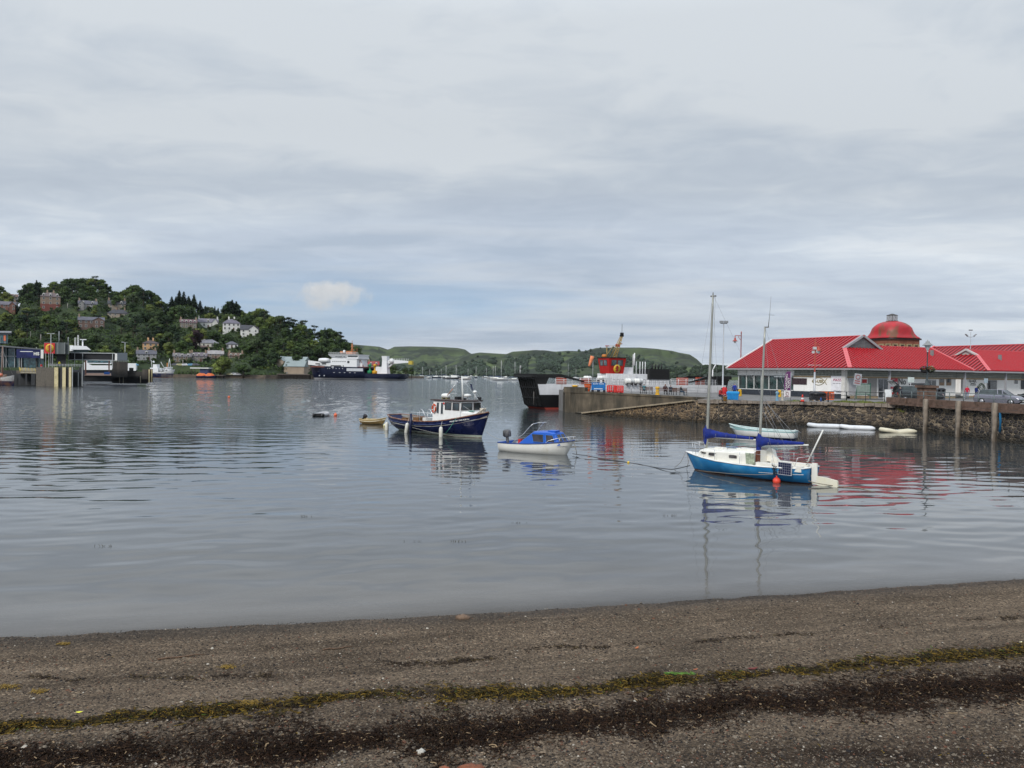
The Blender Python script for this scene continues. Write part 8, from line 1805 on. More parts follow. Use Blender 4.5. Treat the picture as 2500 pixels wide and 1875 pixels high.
# moored yachts in the bay
def yacht_far(px, wy, topy, L, lab, hull_c, rz=0., mast=True):
    Y = min(1100, 9250/max(6.5, wy-yh(px))); q = P(px, wy, Y); t = thing('moored_yacht', (q.x, q.y, 0), rz, lab, 'sailing boat' if mast else 'boat', 'boats moored in the bay')
    s = L/10; secs = [(-5*s, .9*s, -.1, 1.1*s, 2.2), (-2*s, 1.5*s, -.3, 1.0*s, 2.2), (2*s, 1.4*s, -.3, 1.1*s, 2.), (4.2*s, .6*s, -.2, 1.3*s, 1.5), (5.2*s, .03, 0, 1.45*s, 1.)]
    m = mat('farhull_%02d%02d' % (int(hull_c[0]*99), int(hull_c[2]*99)), hull_c, .4); hull(secs, n=6).build('hull', m, t); deck(secs, .05, white_p(), 'deck', t)
    MB().loft([[(x, -w_*s, 1.0*s), (x, -w_*.8*s, z*s), (x, w_*.8*s, z*s), (x, w_*s, 1.0*s)] for x, w_, z in ((-2*s, 1., 1.7 if mast else 2.6), (1.8*s, .9, 1.6 if mast else 2.4), (2.6*s, .6, 1.1))], sm=False).build('cabin', white_p(), t)
    if mast:
        h = 5+(yh(px)-topy)/F*Y; MB().bar((.8*s, 0, 1), (.6*s, 0, h), .11*s+.03, 5).build('mast', mat('mast_far', (.5, .5, .5), .4), t)
        MB().bar((.7*s, 0, 2.6*s), (-3.4*s, 0, 2.6*s), .2*s, 5).build('boom', mat('boom_cover', (.04, .06, .14), .8), t); MB().bar((.6*s, 0, h*.98), (5*s, 0, 1.4*s), .04, 3).bar((.6*s, 0, h*.98), (-4.9*s, 0, 1.1*s), .03, 3).build('stay', mat('stay_grey', (.25, .25, .25), .5), t)
wc = (.65, .65, .64)
for a in ((1030, 921, 896, 10, 'white yacht moored nearest the low spit', wc, .3), (1048, 923.5, 902, 9, 'white yacht second from the low spit', wc, 1.2), (1063, 922.5, 905, 10, 'dark hulled yacht third from the low spit', (.05, .06, .09), .1), (1076, 921, 901, 8, 'small white yacht among the moored boats', wc, .5), (1087, 922, 892, 11, 'tall masted yacht left of the grey work pontoon', wc, .2), (1112, 920.5, 891, 10, 'tall masted yacht behind the grey pontoon', wc, .7), (1116, 920, 898, 9, 'short masted yacht beside the tall one behind the pontoon', wc, 2.8), (1141, 923, 900, 9, 'white yacht in the middle of the bay', wc, .1), (1162, 922, 895, 12, 'dark two masted yacht seen end on', (.05, .06, .1), 1.5), (1186, 922, 898, 9, 'white yacht right of the end on dark yacht', wc, .2), (1202, 925, 894, 10, 'left yacht of the cluster nearest the ferry', wc, .4), (1211, 925.5, 893, 10, 'second yacht of the cluster nearest the ferry', wc, 2.9), (1221, 928.5, 880, 11, 'largest ketch with the tallest mast in the cluster', wc, .05), (1255, 928, 883, 9, 'white yacht just left of the ferry ramp', wc, .1), (1386, 922, 888, 10, 'yacht whose mast rises behind the ferry deck rail', wc, .2), (1405, 922, 899, 8, 'yacht with short mast behind the ferry deck rail', wc, .2)): yacht_far(*a)
for px, wy, L, lab, c_, rz in ((1108, 925, 12, 'long grey work boat lying in the bay', (.1, .1, .11), .0), (1092, 924.5, 8, 'grey motor boat left of the long grey work boat', (.15, .15, .16), .1), (1135, 926.5, 9, 'pinkish white motor boat in the bay', (.6, .55, .52), .0), (1150, 919.5, 7, 'small white motor boat further out in the bay', wc, .3), (1066, 921, 7, 'white motor boat beside the dark hulled yacht', wc, .2), (1235, 922, 7, 'small white motor boat behind the cluster', wc, 2.9)): yacht_far(px, wy, 0, L, lab, c_, rz, False)
LM = [(24, 730, 'white villa at the left edge'), (15, 755, 'red sandstone villa'), (122, 735, 'tall three storey villa'), (213, 745, 'grey stone villa'), (222, 790, 'wide brown stone villa'), (284, 745, 'house with the white gable'), (293, 768, 'low dark roofed bungalow'), (367, 845, 'apricot house'), (357, 872, 'grey rendered house'), (459, 790, 'dark stone house'), (507, 790, 'left white villa'), (564, 795, 'tall white villa'), (608, 810, 'right white house'), (507, 842, 'cream bungalow'), (565, 843, 'small white cottage'), (444, 877, 'brown double house'), (485, 876, 'stone double house'), (575, 870, 'low brown roofed cottage'), (675, 890, 'tall beige shed'), (790, 890, 'bow of the navy ship'), (850, 860, 'bridge of the navy ship'), (745, 830, 'saddle of the headland'), (140, 840, 'grey terminal box'), (50, 840, 'glass terminal'), (195, 840, 'white ferry bridge'), (300, 860, 'outer jetty tower')]
ORD = ['nearest', 'second nearest', 'third nearest', 'fourth nearest', 'fifth nearest', 'sixth nearest', 'seventh nearest', 'eighth nearest', 'ninth nearest', 'tenth nearest', 'eleventh nearest', 'twelfth nearest', 'thirteenth nearest', 'fourteenth nearest', 'fifteenth nearest', 'sixteenth nearest']
G_ = {}
for o in bpy.data.objects:
    if o.parent is None and o.get('group') in (GRP, 'spruces on the hill crest', 'poles on the hillside', 'garden bushes round the hill houses'):
        v = o.location; x = 1250+v.x/v.y*F; y = yh(x)-(v.z+4-5)/v.y*F
        l = min(LM, key=lambda l: (l[0]-x)**2+((l[1]-y)*1.5)**2); dx, dy = x-l[0], (y-l[1])*1.6
        rel = ('left of' if dx < 0 else 'right of') if abs(dx) > abs(dy) else ('above' if dy < 0 else 'below'); kd = {'pine_tree': 'dark pine', 'conifer': 'pointed spruce', 'telegraph_pole': 'pale wooden pole', 'garden_bush': 'garden bush'}.get(o.name.split('.')[0], 'broadleaved tree')
        G_.setdefault((kd, rel, l[2]), []).append((dx*dx+dy*dy, o.name))
for (kd, rel, l), L_ in G_.items():
    for i, (d, n_) in enumerate(sorted(L_)): bpy.data.objects[n_]['label'] = (ORD[min(i, 15)]+' ' if len(L_) > 1 else '')+kd+' on the hill '+rel+' the '+l
for o in bpy.data.objects:
    if o.name.startswith('moored_yacht') and o.get('category') == 'boat': o.name = 'moored_boat'
# ================================================================ ferry terminal at the left, ship at the sheds
def pb(mb, px0, px1, py0, py1, Y, D=3., mi=0, bev=0.):
    """box whose front face covers a pixel rectangle at distance Y"""
    a = P(px0, (py0+py1)/2, Y); b = P(px1, (py0+py1)/2, Y); c = (px0+px1)/2; z0 = 5+(yh(c)-py1)*Y/F; z1 = 5+(yh(c)-py0)*Y/F
    k = (Y+D)/Y; f = [(a.x, Y), (b.x, Y), (b.x*k, Y+D), (a.x*k, Y+D)]   # sides run away from the bay, square to the shore there
    return mb.prism(f, z0, z1, mi)
bk = lambda p, D: p+Vector((p.x/p.y*D, D, 0))
def wt(name, lab, cat, px, Y, group=None): t = thing(name, (0, 0, 0), 0, lab, cat, group); return t
dkm = mat('dark_steel', (.03, .032, .035), .6, var=.3); pale = mat('pale_steel', (.4, .42, .43), .5)
tgl = glass('terminal_glass', (.03, .07, .08), .08)
t = wt('terminal_building', 'glass walled ferry terminal with thin sloping roof at the left edge', 'building', 50, 215)
MB_ = lambda *r: [pb(MB_.m, *x) for x in r]
mb = MB(); pb(mb, -40, 107, 851, 897, 216, 20); mb.build('glass_wall', tgl, t)
mb = MB()
for px in (-5, 8, 14, 35, 46, 52, 88): pb(mb, px, px+1.6, 848, 897, 215.6, .3)
pb(mb, -40, 107, 869, 870.5, 215.6, .3); mb.build('mullions', pale, t)
a = P(-60, 837, 214); b = P(108, 852, 212); mb = MB(); mb.add([(a.x, 212, a.z), (b.x, 212, b.z), (b.x*1.12, 238, b.z), (a.x*1.12, 238, a.z), (a.x, 212, a.z-.5), (b.x, 212, b.z-.3), (b.x*1.12, 238, b.z-.3), (a.x*1.12, 238, a.z-.5)], [(0, 1, 2, 3), (7, 6, 5, 4), (0, 4, 5, 1), (1, 5, 6, 2)])
mb.build('roof', mat('roof_grey', (.12, .13, .14), .6), t)
mb = MB(); pb(mb, -40, 20, 812, 838, 218, 8); u = mb.build('upper_storey', mat('cladding_grey', (.16, .17, .18), .6), t); mb = MB(); pb(mb, -40, 28, 808, 812, 217, 11); mb.build('upper_roof', mat('roof_pale', (.3, .31, .33), .5), u)
mb = MB(); pb(mb, 1, 8, 818, 838, 217.9, .1); pb(mb, 14.5, 19.5, 817, 838, 217.9, .1); mb.build('window', tgl, u); mb = MB(); pb(mb, 9, 14, 819, 832, 217.8, .1); mb.build('orange_panel', mat('panel_orange', (.6, .16, .08), .6), u)
t = wt('billboard', 'long dark blue advertising board with white letters on the terminal', 'sign', 70, 208)
mb = MB(); pb(mb, 40, 99, 853, 874, 208, .8); mb.build('board', mat('board_navy', (.008, .012, .07), .4, var=.6, scale=.4), t); mb = MB(); pb(mb, 99.5, 106, 854, 875, 208, .8); mb.build('white_strip', white_p(), t); mb = MB()
text_into(mb, 'HIS', 1.15, 0, Matrix.Translation(P(89, 864, 207.9)), .02, .95, bold=.04); pb(mb, 49, 80, 857.5, 859, 207.94, .02); mb.build('lettering', white_p(), t)
mb = MB(); pb(mb, 48, 51, 874, 905, 209, .5); pb(mb, 87, 91, 874, 905, 209, .5); pb(mb, 70, 71.5, 874, 900, 209, .3); mb.build('post', dkm, t)
t = wt('walkway_tower', 'dark grey box tower with red and yellow emblem panel on the ferry jetty', 'tower', 140, 206); gbox = mat('tower_grey', (.1, .115, .115), .6, var=.1)
mb = MB(); pb(mb, 107, 158, 836, 864, 206, 6); pb(mb, 158.5, 169, 837, 865, 206.6, 5); bx_ = mb.build('box', gbox, t); mb = MB()
for px in (141, 158): pb(mb, px, px+.7, 836, 864, 205.9, .1)
mb.build('seam', pale, bx_)
mb = MB(); pb(mb, 138, 161, 864, 894, 208, 3); pb(mb, 122, 130, 864, 893, 209, .6); pb(mb, 108, 137, 864, 866, 207, 3); mb.build('support', dkm, t)
mb = MB(); pb(mb, 108, 134, 837.5, 863, 205.8, .15); sg = mb.build('emblem_panel', mat('emblem_red2', (.5, .03, .03), .5), t); c = P(121.5, 850, 205.75)
e = MB().lathe([(1.16, 0), (1.16, .04)], 24, M=Matrix.Translation(c) @ Matrix.Rotation(math.pi/2, 4, 'X')).build('emblem', mat('emblem_yellow', (.62, .38, .04), .5), sg)
mb = MB(); lion(mb, Matrix.Translation(c+Vector((0, -.05, 0))), .95, 0, .04); mb.build('emblem_figure', mat('emblem_red', (.3, .02, .015), .5), e)
mb = MB()
for px in (111, 118.5, 128): pb(mb, px, px+1, 861, 897, 205, .3)
mb.build('handrail_post', pale, t)
t = wt('passenger_walkway', 'long dark elevated passenger walkway ending in a grey box', 'walkway', 220, 215)
mb = MB(); pb(mb, 168, 281, 862.5, 878, 212, 4); mb.build('gangway', mat('gangway_dark', (.02, .02, .022), .4, var=.3), t); mb = MB(); pb(mb, 168, 282, 861, 862.8, 211.5, 5); pb(mb, 168, 283, 878, 879.5, 211.8, 4); mb.build('edge_beam', pale, t)
mb = MB(); pb(mb, 286, 311, 861.5, 880, 211, 5); mb.build('end_box', mat('end_box_grey', (.09, .11, .13), .6), t); mb = MB(); pb(mb, 280.5, 286, 863, 880, 211, 4); mb.build('end_panel', white_p(), t)
mb = MB()
for px in (167, 181.5, 201, 274): pb(mb, px, px+1.4, 863, 900, 211.4, .4)
mb.build('support_post', pale, t)
t = wt('jetty', 'concrete ferry jetty with black and pale yellow fender panels', 'jetty', 130, 200); cj = mat('jetty_concrete', (.13, .115, .095), .9, var=.3, dirt=(.04, .035, .03), dscale=.5, streak=True)
mb = MB(); pb(mb, 88, 133, 897, 946, 200, 6); pb(mb, 40, 90, 905, 912, 203, 10); mb.build('dolphin', cj, t); yl = mat('fender_yellow', (.6, .52, .3), .6, dirt=(.35, .28, .13), dscale=.6)
for a, b in ((132.5, 142), (152, 160.5), (168, 174)): mb = MB(); pb(mb, a, b, 897, 944, 199.6, 1.2); mb.build('yellow_fender', yl, t)
for a, b in ((142, 152), (160.5, 168), (174, 177.5)): mb = MB(); pb(mb, a, b, 896.5, 946, 200, 1.2); mb.build('black_fender', dkm, t)
for a, b, c_, d in ((178, 190, 909, 944), (193, 203, 897, 943), (42, 50, 912, 940), (62, 66, 912, 940), (76, 86, 912, 941)): mb = MB(); pb(mb, a, b, c_, d, 201.5, 1.5); mb.build('pile', dkm, t)
mb = MB(); pb(mb, 190.4, 191.8, 909, 943, 201, .5); pb(mb, 199.8, 201.4, 896, 943, 201, .5); pb(mb, 175.6, 177.6, 896, 944, 199.5, .4); mb.build('pale_edge', pale, t); mb = MB(); pb(mb, -60, 203, 905, 947, 208, .8); mb.build('dark_backing', dkm, t)  # the wide sheet is plain dark colour for the shade under the jetty
mb = MB()
for z in (0, 1): mb.bar(P(118, 889+z*3.5, 203), P(203, 890+z*3.5, 203), .05, 4)
for px in range(118, 204, 7): mb.bar(P(px, 889, 203), P(px, 897, 203), .05, 4)
mb.build('handrail', pale, t)
t = wt('loading_ramp', 'yellow edged steel loading ramp on the jetty beside the glass terminal', 'ramp', 80, 203); a, b = P(50, 907, 203), P(114, 909, 202); c_, d = P(48, 897, 210), P(110, 901, 209)
MB().add([a, b, d, c_, a-Vector((0, 0, .4)), b-Vector((0, 0, .4))], [(0, 1, 2, 3), (4, 5, 1, 0)]).build('ramp_deck', mat('ramp_deck', (.3, .27, .2), .8, var=.3), t); mb = MB(); mb.beam(c_, a, .35, .25); 
for i in range(8): f = i/8; mb.beam(a.lerp(b, f+.08), c_.lerp(d, f+.1), .12, .1)
mb.build('yellow_edge', mat('edge_yellow', (.45, .34, .08), .6), t)
t = wt('linkspan', 'steel linkspan bridge with rust brown deck between the two jetties', 'bridge', 240, 225)
a, b, c_, d = P(205, 917, 222), P(272, 918, 222), P(270, 911, 250), P(212, 911, 250); MB().add([a, b, c_, d], [(0, 1, 2, 3)]).build('bridge_deck', mat('rust_deck', (.14, .085, .06), .9, var=.3), t)
mb = MB(); pb(mb, 204, 273, 917, 931, 222.5, 3); mb.build('girder', dkm, t); mb = MB(); pb(mb, 207, 211, 876, 915, 224, 1); pb(mb, 264.5, 268, 876, 912, 224, 1); pb(mb, 204, 213, 876, 880, 224, 1); mb.build('lifting_post', mat('post_rust', (.1, .05, .04), .7), t); mb = MB(); pb(mb, 254, 268, 908, 914, 223, 2); mb.build('blue_hydraulics', mat('hyd_blue', (.02, .08, .3), .5), t)
t = wt('outer_jetty', 'dark stained outer jetty with concrete tower and striped end panel', 'jetty', 320, 225); dj = mat('jetty_dark', (.05, .047, .043), .9, var=.3, dirt=(.13, .11, .09), dscale=.5, dlo=.55, dhi=.75, streak=True)
mb = MB(); pb(mb, 273.5, 312, 883, 921, 222, 7); mb.build('concrete_tower', dj, t); mb = MB(); pb(mb, 312, 350, 907, 919, 224, 6); pb(mb, 347, 361, 902, 926, 223, 5); pb(mb, 315, 326, 898, 908, 226, 3); mb.build('jetty_deck', dj, t)
mb = MB(); pb(mb, 361, 373, 901, 933, 222.5, 3); e = mb.build('end_panel', mat('panel_brown', (.06, .03, .022), .8), t); mb = MB(); pb(mb, 362.4, 366, 902, 934, 222.1, .35); pb(mb, 369.6, 371.6, 902, 933, 222.1, .35); mb.build('yellow_stripe', yl, e)
for px in (275, 283, 291, 300, 308, 317, 326, 334, 342, 350, 356): mb = MB(); pb(mb, px, px+2, 918, 935, 223.5, .6); mb.build('pile', dkm if px % 3 else mat('pile_pale', (.25, .23, .18), .8), t)
mb = MB(); pb(mb, 273, 361, 918, 936, 228, 1); mb.build('dark_backing', dkm, t); mb = MB()
for z in (0, 1): mb.bar(P(272, 879+z*2, 222), P(314, 880+z*2, 222), .05, 4)
for px in range(272, 315, 6): mb.bar(P(px, 879, 222), P(px, 884, 222), .05, 4)
mb.build('handrail', pale, t)
# white ship lying behind the walkway
t = wt('white_ferry', 'large white ship with raised bridge and mast behind the passenger walkway', 'ferry', 240, 300); wf_ = mat('shipwhite', (.74, .75, .76), .4, var=.05)
mb = MB(); pb(mb, 165, 335, 904, 935, 300, 14); mb.build('hull', mat('hull_dark2', (.02, .025, .04), .5), t)
mb = MB(); a = [(205, 884), (225, 892), (335, 892), (335, 903), (205, 903)]; mb.add([P(x, y, 299) for x, y in a]+[bk(P(x, y, 299), 14) for x, y in a], [(4, 3, 2, 1, 0), (5, 6, 7, 8, 9)]+[(i, (i+1) % 5, (i+1) % 5+5, i+5) for i in range(5)]); pb(mb, 207, 272, 878, 888, 303, 10); pb(mb, 312, 332, 887, 905, 298, 8, 0, .0); mb.build('superstructure', wf_, t)
mb = MB(); pb(mb, 213, 270, 880, 886, 302.9, .1); mb.build('window_band', tgl, t)
mb = MB(); pb(mb, 172, 216, 853, 864, 301, 9); br = mb.build('bridge', mat('bridge_green', (.04, .07, .07), .3), t); mb = MB(); a = [(174, 853.5), (221.5, 853.5), (211, 845), (181, 843.5)]; mb.add([P(x, y, 299) for x, y in a]+[bk(P(x, y, 299), 12) for x, y in a], [(3, 2, 1, 0), (4, 5, 6, 7)]+[(i, (i+1) % 4, (i+1) % 4+4, i+4) for i in range(4)]); pb(mb, 170, 179, 843, 857, 300, 5); mb.build('bridge_roof', wf_, br)
mb = MB()
for px in (182, 184.5, 189, 191.5): pb(mb, px, px+.9, 818 if px > 186 else 824, 845, 302, .4)
for y in (820, 825, 830, 835, 840): pb(mb, 189, 192, y, y+1.2, 301.9, .3)
pb(mb, 200, 203.5, 829, 846, 302, 1); pb(mb, 195, 211, 828, 829.5, 301, 3); mb.build('mast', wf_, t)
for px, y0, y1, Y, lab, hd in ((124, 815, 893, 204, 'twin headed lamp post in front of the emblem panel', 1), (144, 809, 838, 210, 'thin pale pole rising behind the grey tower box', 0), (305, 836, 880, 221, 'single lamp post on the outer jetty tower', 2), (166.5, 823, 838, 211, 'short aerial pole at the right of the grey tower box', 0)):
    q = P(px, y1, Y); h = (y1-y0)*Y/F; t = thing('lamp_post', q, 0, lab, 'lamp post'); MB().bar((0, 0, 0), (0, 0, h), .08, 6).build('pole', pale, t)
    if hd: mb = MB(); [mb.box(s*.65-.35, s*.65+.35, -.15, .15, h, h+.15) for s in ((-1, 1) if hd == 1 else (-1,))]; mb.bar((-.7, 0, h), (.7, 0, h), .04, 4); mb.build('lamp_head', pale, t)
q = P(145, 897, 204); person((q.x, q.y, q.z), 1., stand(), (.55, .5, .03), (.02, .02, .03), brown_h, 'person in yellow jacket on the jetty below the grey tower box')
q = P(101, 906, 206); person((q.x, q.y, q.z+.3), 1., stand(), (.6, .05, .05), (.5, .5, .5), brown_h, 'person in red and white on the jetty beside the loading ramp')
# classic white and navy sailing boat cut by the left frame edge
q = G(0, 941); t = thing('sailing_boat', (q.x, q.y, 0), R(-12), 'white and navy wooden sailing boat with bare mast at the left edge', 'sailing boat')
secs = [(-7, 1.2, -.2, 2.0, 2.), (-3, 2.1, -.6, 1.8, 2.), (0, 2.2, -.6, 1.8, 2.), (2.5, 1.5, -.5, 2.2, 1.7), (4.4, .1, -.2, 2.8, 1.)]
hull(secs).build('hull', mat('navy_white_hull', (0, 0, 0), .4, zones=[(-9, (.015, .025, .09)), (1.2, (.6, .58, .55))], dirt=(.25, .12, .07), dscale=.5), t); deck(secs, .1, mat('deck_tan', (.35, .27, .2), .7), 'deck', t)
MB().box(-4, 1, -1.2, 1.2, 1.8, 3., bev=.1).build('cabin', mat('cabin_wood', (.3, .2, .14), .6, dirt=(.6, .6, .6), dscale=1.), t); m_ = MB().tube([(.6, 0, 2), (.7, 0, 6), (.8, 0, 10.5)], [.3, .25, .15], 8).build('mast', mat('mast_brown', (.2, .13, .1), .6), t)
mb = MB(); [mb.bar((.75, 0, 9.5), (x, y, 2.2), .03, 4) for x, y in ((4.3, 0), (-1, -2), (-1, 2), (2, -1.5))]; mb.tube([(.4, 0, 3.2), (-3, 0, 3.6), (-6, 0, 4.2)], .2, 6); mb.build('rigging', mat('rig_grey', (.3, .3, .3), .6), t); MB().ball((1.8, -1.4, 2.8), .45).build('orange_float', mat('float_orange', (.6, .2, .12), .6), t)
# fishing vessel beyond the outer jetty
q = P(398, 920, 440); t = thing('fishing_vessel', (q.x, q.y, 0), R(-8), 'white and navy fishing vessel with cluttered white upperworks beyond the outer jetty', 'ship')
secs = [(-9, 2.4, -.5, 3.2, 2.), (-3, 3, -1, 3., 2.), (2.5, 2.6, -1, 3.4, 1.8), ((5, 6), 1.4, -.8, 4.3, 1.4), ((5.6, 7.6), .1, -.5, 5.0, 1.)]
hull(secs).build('hull', mat('fishing_hull', (0, 0, 0), .4, zones=[(-9, (.2, .05, .03)), (.25, (.02, .03, .1)), (2.4, (.7, .7, .69))], dirt=(.3, .25, .2), dscale=.3), t)
r_ = random.Random(9); mb = MB(); mb.box(-7, -2, -1.8, 1.8, 3, 5.6); mb.box(-5.5, -3, -1.4, 1.4, 5.6, 7.6)
for i in range(30): x = r_.uniform(-2, 5); z = 4.0+r_.random()*2.2; mb.box(x, x+r_.uniform(.3, 1), -1.5, 1.2, z-.6, z)
mb.build('superstructure', wf_, t); mb = MB(); mb.bar((-7, 0, 5), (-7.5, 0, 10), .12); mb.bar((3.2, -.6, 4), (4, 0, 11), .12); mb.bar((4.6, .6, 4), (4, 0, 11), .12); mb.bar((1, 0, 5), (-1.5, 0, 9), .1); mb.ball((-6, 0, 9), .6); mb.build('mast', wf_, t); MB().bar((2.6, 0, 5), (2.6, 0, 8.5), .25).build('orange_post', mat('post_orange', (.5, .2, .05), .6), t)
# two orange lifeboats
for px, lab, s in ((494, 'orange lifeboat with enclosed cabin, left one of the pair', 1.), (514, 'orange lifeboat with enclosed cabin, right one of the pair', .85)):
    q = P(px, 920, 445); t = thing('lifeboat', (q.x, q.y, 0), R(8), lab, 'lifeboat', 'orange lifeboats by the boathouse'); secs = [(-3.4*s, 1.2, -.3, 1.2, 2.), (0, 1.5, -.4, 1.2, 2.), (2.4*s, .9, -.3, 1.5, 1.6), (3.4*s, .1, -.2, 1.8, 1.)]
    hull(secs).build('hull', mat('lb_navy', (.02, .025, .07), .4), t); om_ = mat('lifeboat_orange', (.7, .17, .05), .45); deck(secs, .05, om_, 'deck', t)
    MB().loft([[(x*s, -1.1*w, 1.1), (x*s, -.8*w, z), (x*s, .8*w, z), (x*s, 1.1*w, 1.1)] for x, w, z in ((-3, 1, 1.9), (-1.5, 1, 2.9), (.8, 1, 2.7), (2.6, .5, 1.6))], sm=False).build('cabin', om_, t)
# boats and cars ashore
r_ = random.Random(12)
for i in range(9):
    px = [428, 440, 452, 466, 478, 562, 572, 580, 330][i]; c_ = r_.choice([(.6, .6, .62), (.5, .5, .52), (.1, .25, .4), (.08, .08, .1), (.4, .38, .2)]); Y = 463
    q = P(px, 893 if px < 500 else 908, Y); t = thing('shore_boat' if px > 500 else 'parked_car', (q.x, q.y, q.z if px < 500 else 1.7), r_.uniform(-.4, .4), ['small white car on the shore road, leftmost', 'small car second from the left on the shore road', 'small car in the middle of the shore road', 'small car fourth along the shore road', 'small car at the right end of the shore road', 'small laid up boat by the spreading shore tree', 'blue laid up boat among the shore boats', 'small boat on the shore nearest the sheds', 'small vehicle beside the fishing vessel at the shore'][i], 'boat' if px > 500 else 'car')
    m = mat('shorepaint_%d' % i, c_, .4); MB().loft([[(x, -.8, .2), (x, -.9, z*.6), (x, -.6, z), (x, .6, z), (x, .9, z*.6), (x, .8, .2)] for x, z in ((-2.1, .9), (-1.6, 1.1), (-.9, 1.5), (.5, 1.5), (1.1, 1.05), (2.1, .8))]).build('body', m, t); MB().box(-1.1, .7, -.86, .86, 1.05, 1.35).build('window', glass(), t)
MB_ = None
# ---------------------------------------------------------------- navy service ship
def ship():
    SA = math.atan2(-18, 59.3); t = thing('service_ship', (-126.5, 470, 0), SA, 'large navy hulled ship with white bridge and aft deck crane moored by the sheds', 'ship')
    X = lambda px: (px-752)*.278
    Z = lambda py, px=850: 5+(yh(px)-py)*.2486
    hb = [(X(745), 884), (X(755), 892), (X(888), 896.5), (X(890), 911), (X(925), 914.5), (X(978), 913.5)]
    secs = []
    for x, b, zk, zs, p in ((62.5, 5.5, .4, 3.9, 3.), (60, 6.8, -1, 3.9, 4.), (48, 7, -2, 3.8, 5.), (38.7, 7, -2, 3.9, 5.), (38.6, 7, -2, 7.6, 5.), (20, 7, -2, 7.8, 4.), (9, 5.6, -2, 8.1, 2.8), (3, 3.4, -2, 8.5, 1.8), ((.6, -1.2), 1.6, -1.5, 8.8, 1.2), ((-.0, -3.2), .1, -1, 9.0, 1.)): secs.append((x, b, zk, zs, p))
    hull(secs, M=Matrix.Translation((0, 7, 0)), n=9).build('hull', mat('ship_navy', (0, 0, 0), .35, var=.12, scale=.2, zones=[(-9, (.4, .4, .42)), (.75, (.006, .009, .03))]), t)
    w = mat('ship_white', (.72, .73, .74), .4, var=.05)
    mb = MB(); secs2 = [(24, 6.9, 7.7, 9.2, 9.), (9, 5.6, 8.0, 9.9, 9), (3, 3.5, 8.4, 10.8, 9), (-1.2, 1.6, 8.7, 11.2, 9), (-4.4, .15, 8.9, 11.6, 9)]
    for s in (-1, 1): mb.loft([[(x, 7+s*b, a), (x, 7+s*b*1.02, z), (x, 7+s*(b-.2), z), (x, 7+s*(b-.2), a)] for x, b, a, z, p in secs2], sm=False)
    mb.build('bow_bulwark', w, t)
    MB().box(1, 38.4, 1.2, 12.8, 7.3, 7.9).box(38.6, 61, .8, 13.2, 3.3, 3.6).build('deck', mat('ship_deck', (.2, .07, .05), .8), t)
    def bx(mb, px0, px1, py0, py1, y0=1.2, y1=12.8): mb.box(X(px0), X(px1), y0, y1, Z(py1, px0), Z(py0, px0)); return mb
    mb = MB(); bx(mb, 810, 872, 876, 897, .3, 13.7); bx(mb, 778, 812, 876, 886, 2, 12); bx(mb, 770, 780, 882, 893, 3, 11); bx(mb, 846, 868, 872, 880, 1, 13); bx(mb, 806, 850, 867, 877, 2, 12); bx(mb, 868, 880, 886, 896, 3, 10); bx(mb, 780, 812, 886, 891, 1., 13.); s_ = mb.build('superstructure', w, t)
    mb = MB(); mb.add([(X(806), 1, Z(871)), (X(876), 1, Z(871)), (X(876), 13, Z(871)), (X(806), 13, Z(871)), (X(801), 0, Z(865)), (X(877), 0, Z(865)), (X(877), 14, Z(865)), (X(801), 14, Z(865))], [(0, 3, 2, 1), (4, 5, 6, 7), (0, 1, 5, 4), (1, 2, 6, 5), (2, 3, 7, 6), (3, 0, 4, 7)]); bx(mb, 848, 876, 871, 876, 0, 14); br = mb.build('bridge', w, t)
    g = glass('ship_glass', (.04, .045, .05)); 
    for a, b in ((818, 824), (825, 835), (838, 842), (851, 856), (857, 865), (866, 873)): mb = MB(); mb.box(X(a), X(b), -.1 if a > 845 else .85, 1., Z(871.5), Z(868.2)); mb.build('bridge_window', g, br)
    mb = MB()
    for px in (768, 784): bx(mb, px, px+10, 888, 891.5, .2, 1.5) if px > 1e9 else mb.box(X(px), X(px+11), .95, 1.3, Z(890.5), Z(887.5))
    mb.box(X(849), X(854), .2, .35, Z(886.5), Z(881))
    for i in range(7): x = X(812+i*5); mb.box(x, x+.7, .2, .35, Z(883.5), Z(881.8))
    mb.box(X(808), X(840), .15, .35, Z(895), Z(892)); mb.build('dark_opening', dkm, s_)
    MB().box(X(848), X(888), -.1, .6, Z(906), Z(899)).build('side_recess', mat('recess_pale', (.5, .52, .55), .6), t); MB().box(X(852), X(888), .4, 13, Z(899.5), Z(896)).build('boat_deck', mat('recess_dark', (.02, .02, .022), .7), t)
    mb = MB(); mb.lathe([(.3, -3.6), (1.2, -3.3), (1.4, -1), (1.4, 1.5), (1.2, 3.3), (.3, 3.6)], 12, M=Matrix.Translation((X(790), .9, Z(880))) @ Matrix.Rotation(math.pi/2, 4, 'Y')); mb.build('rescue_boat', w, t)
    om = mat('ship_buff', (.4, .16, .07), .6, var=.2)
    mb = MB(); bx(mb, 838, 853, 856, 864, 4, 9); bx(mb, 821, 829, 856, 861, 5, 8); mb.bar((X(849), 6, Z(864)), (X(849), 6, Z(838)), .45, 6); mb.bar((X(846), 6, Z(845)), (X(853), 6, Z(845)), .18, 5); mb.bar((X(846), 6, Z(852)), (X(854), 6, Z(852)), .25, 5); mb.bar((X(849), 6, Z(838)), (X(849), 6, Z(830)), .15, 5); mb.bar((X(865), 4, Z(864)), (X(865), 4, Z(849)), .12, 5); mb.build('mast', om, t)
    MB().ball((X(833.5), 4, Z(857)), .8, 0, 12).build('radome', w, t)
    mb = MB()
    for z in (0, .5, 1.): mb.bar((X(803), .1, Z(864.5)+z), (X(876), .1, Z(864.5)+z), .06, 4)
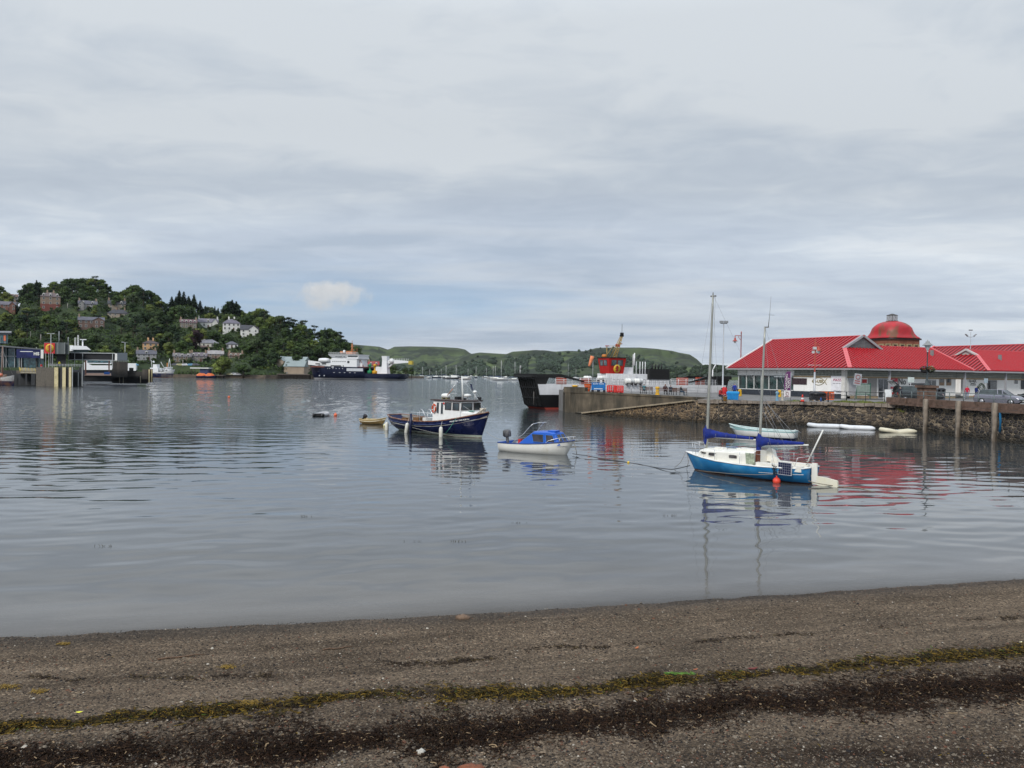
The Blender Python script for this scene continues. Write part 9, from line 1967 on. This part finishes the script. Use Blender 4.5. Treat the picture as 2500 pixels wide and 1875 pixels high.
    for i in range(19): x = X(803+i*4); mb.bar((x, .1, Z(864.5)), (x, .1, Z(864.5)+1), .06, 4)
    mb.build('bridge_rail', w, t)
    # aft crane
    kx = X(931); mb = MB(); mb.loft([[(kx+a*s, 6+b*s, z) for a, b in ((-1.9, -1.9), (1.9, -1.9), (1.9, 1.9), (-1.9, 1.9))] for z, s in ((3.5, 1.15), (9.5, .85), (12., .8), (14, .9), (14.6, .95))], close=True, sm=False); mb.box(kx-6, kx-2, 4, 8, 3.5, 8); mb.build('crane_pedestal', w, t)
    mb = MB(); a = Vector((kx-1., 6, Z(883, 930))); b = Vector((X(989), 6, Z(883.5, 985)))
    mb.loft([[(p.x, 6-s*.7, p.z-s), (p.x, 6+s*.7, p.z-s), (p.x, 6+s*.7, p.z+s), (p.x, 6-s*.7, p.z+s)] for p, s in ((a, 1.0), (a.lerp(b, .5), 1.1), (b, .45))], close=True, sm=False); mb.bar((kx+1.5, 6, Z(899, 930)), tuple(a.lerp(b, .42)), .5, 6)
    for i in range(13): q = a.lerp(b, .15+i*.065); mb.bar(q+Vector((0, 0, .8)), q+Vector((0, 0, 2.)), .12, 4)
    mb.lathe([(1.5, -.5), (1.5, .5)], 12, M=Matrix.Translation((X(947), 5.2, Z(881, 947))) @ Matrix.Rotation(math.pi/2, 4, 'X')); mb.build('crane_arm', w, t)
    mb = MB(); mb.box(b.x-.5, b.x+2, 5, 7, b.z-1.6, b.z+.6); mb.build('crane_hook', mat('hook_yellow', (.45, .35, .05), .6), t)
    def bu(px, c, nm): mb = MB(); x = X(px); mb.lathe([(1.6, 3.6), (1.6, 5.5), (.5, 5.8), (.5, 8), (1, 8.2), (1, 9.3), (.2, 9.8)], 10, c=(x, 4, 0)); mb.build('deck_buoy', mat(nm, c, .5), t)
    bu(897, (.01, .2, .08), 'buoy_green2'); bu(909, (.55, .28, .01), 'buoy_amber')
    mb = MB(); mb.tube([(X(871), 4, 8), (X(873), 4, 12), (X(878), 4, 10), (X(881), 4, 8)], .3, 5); mb.build('boat_davit', mat('davit_peach', (.55, .25, .16), .6), t)
    mb = MB()
    for px in (801, 806, 814, 822, 830, 838): mb.lathe([(.28, -.02), (.28, .04)], 10, M=Matrix.Translation((X(px), -.02, Z(900))) @ Matrix.Rotation(math.pi/2, 4, 'X'))
    for px in (815, 829, 841, 854, 866): mb.box(X(px), X(px+4), -.06, .02, Z(910.4), Z(909.4))
    for px in (779, 791): mb.lathe([(.4, 0), (.4, .3)], 10, M=Matrix.Translation((X(px), .9, Z(918.2))) @ Matrix.Rotation(math.pi/2, 4, 'X'))
    mb.build('hull_marking', mat('mark_pale', (.5, .52, .55), .6), t)
ship()
# ================================================================ air between here and the hills
hz = MB().box(-6600, 6600, -60, 9400, -4, 200).build('haze', None); tag(hz, 'thin pale haze lying over the bay and the far hills', 'haze', kind='stuff')
hm_ = bpy.data.materials.new('haze_air'); hm_.use_nodes = True; n_ = hm_.node_tree; n_.nodes.clear()
o_ = n_.nodes.new('ShaderNodeOutputMaterial'); v_ = n_.nodes.new('ShaderNodeVolumePrincipled'); v_.inputs['Color'].default_value = (.78, .86, .95, 1); v_.inputs['Density'].default_value = .00002; v_.inputs['Anisotropy'].default_value = .0
n_.links.new(v_.outputs[0], o_.inputs['Volume']); hz.data.materials.clear(); hz.data.materials.append(hm_)
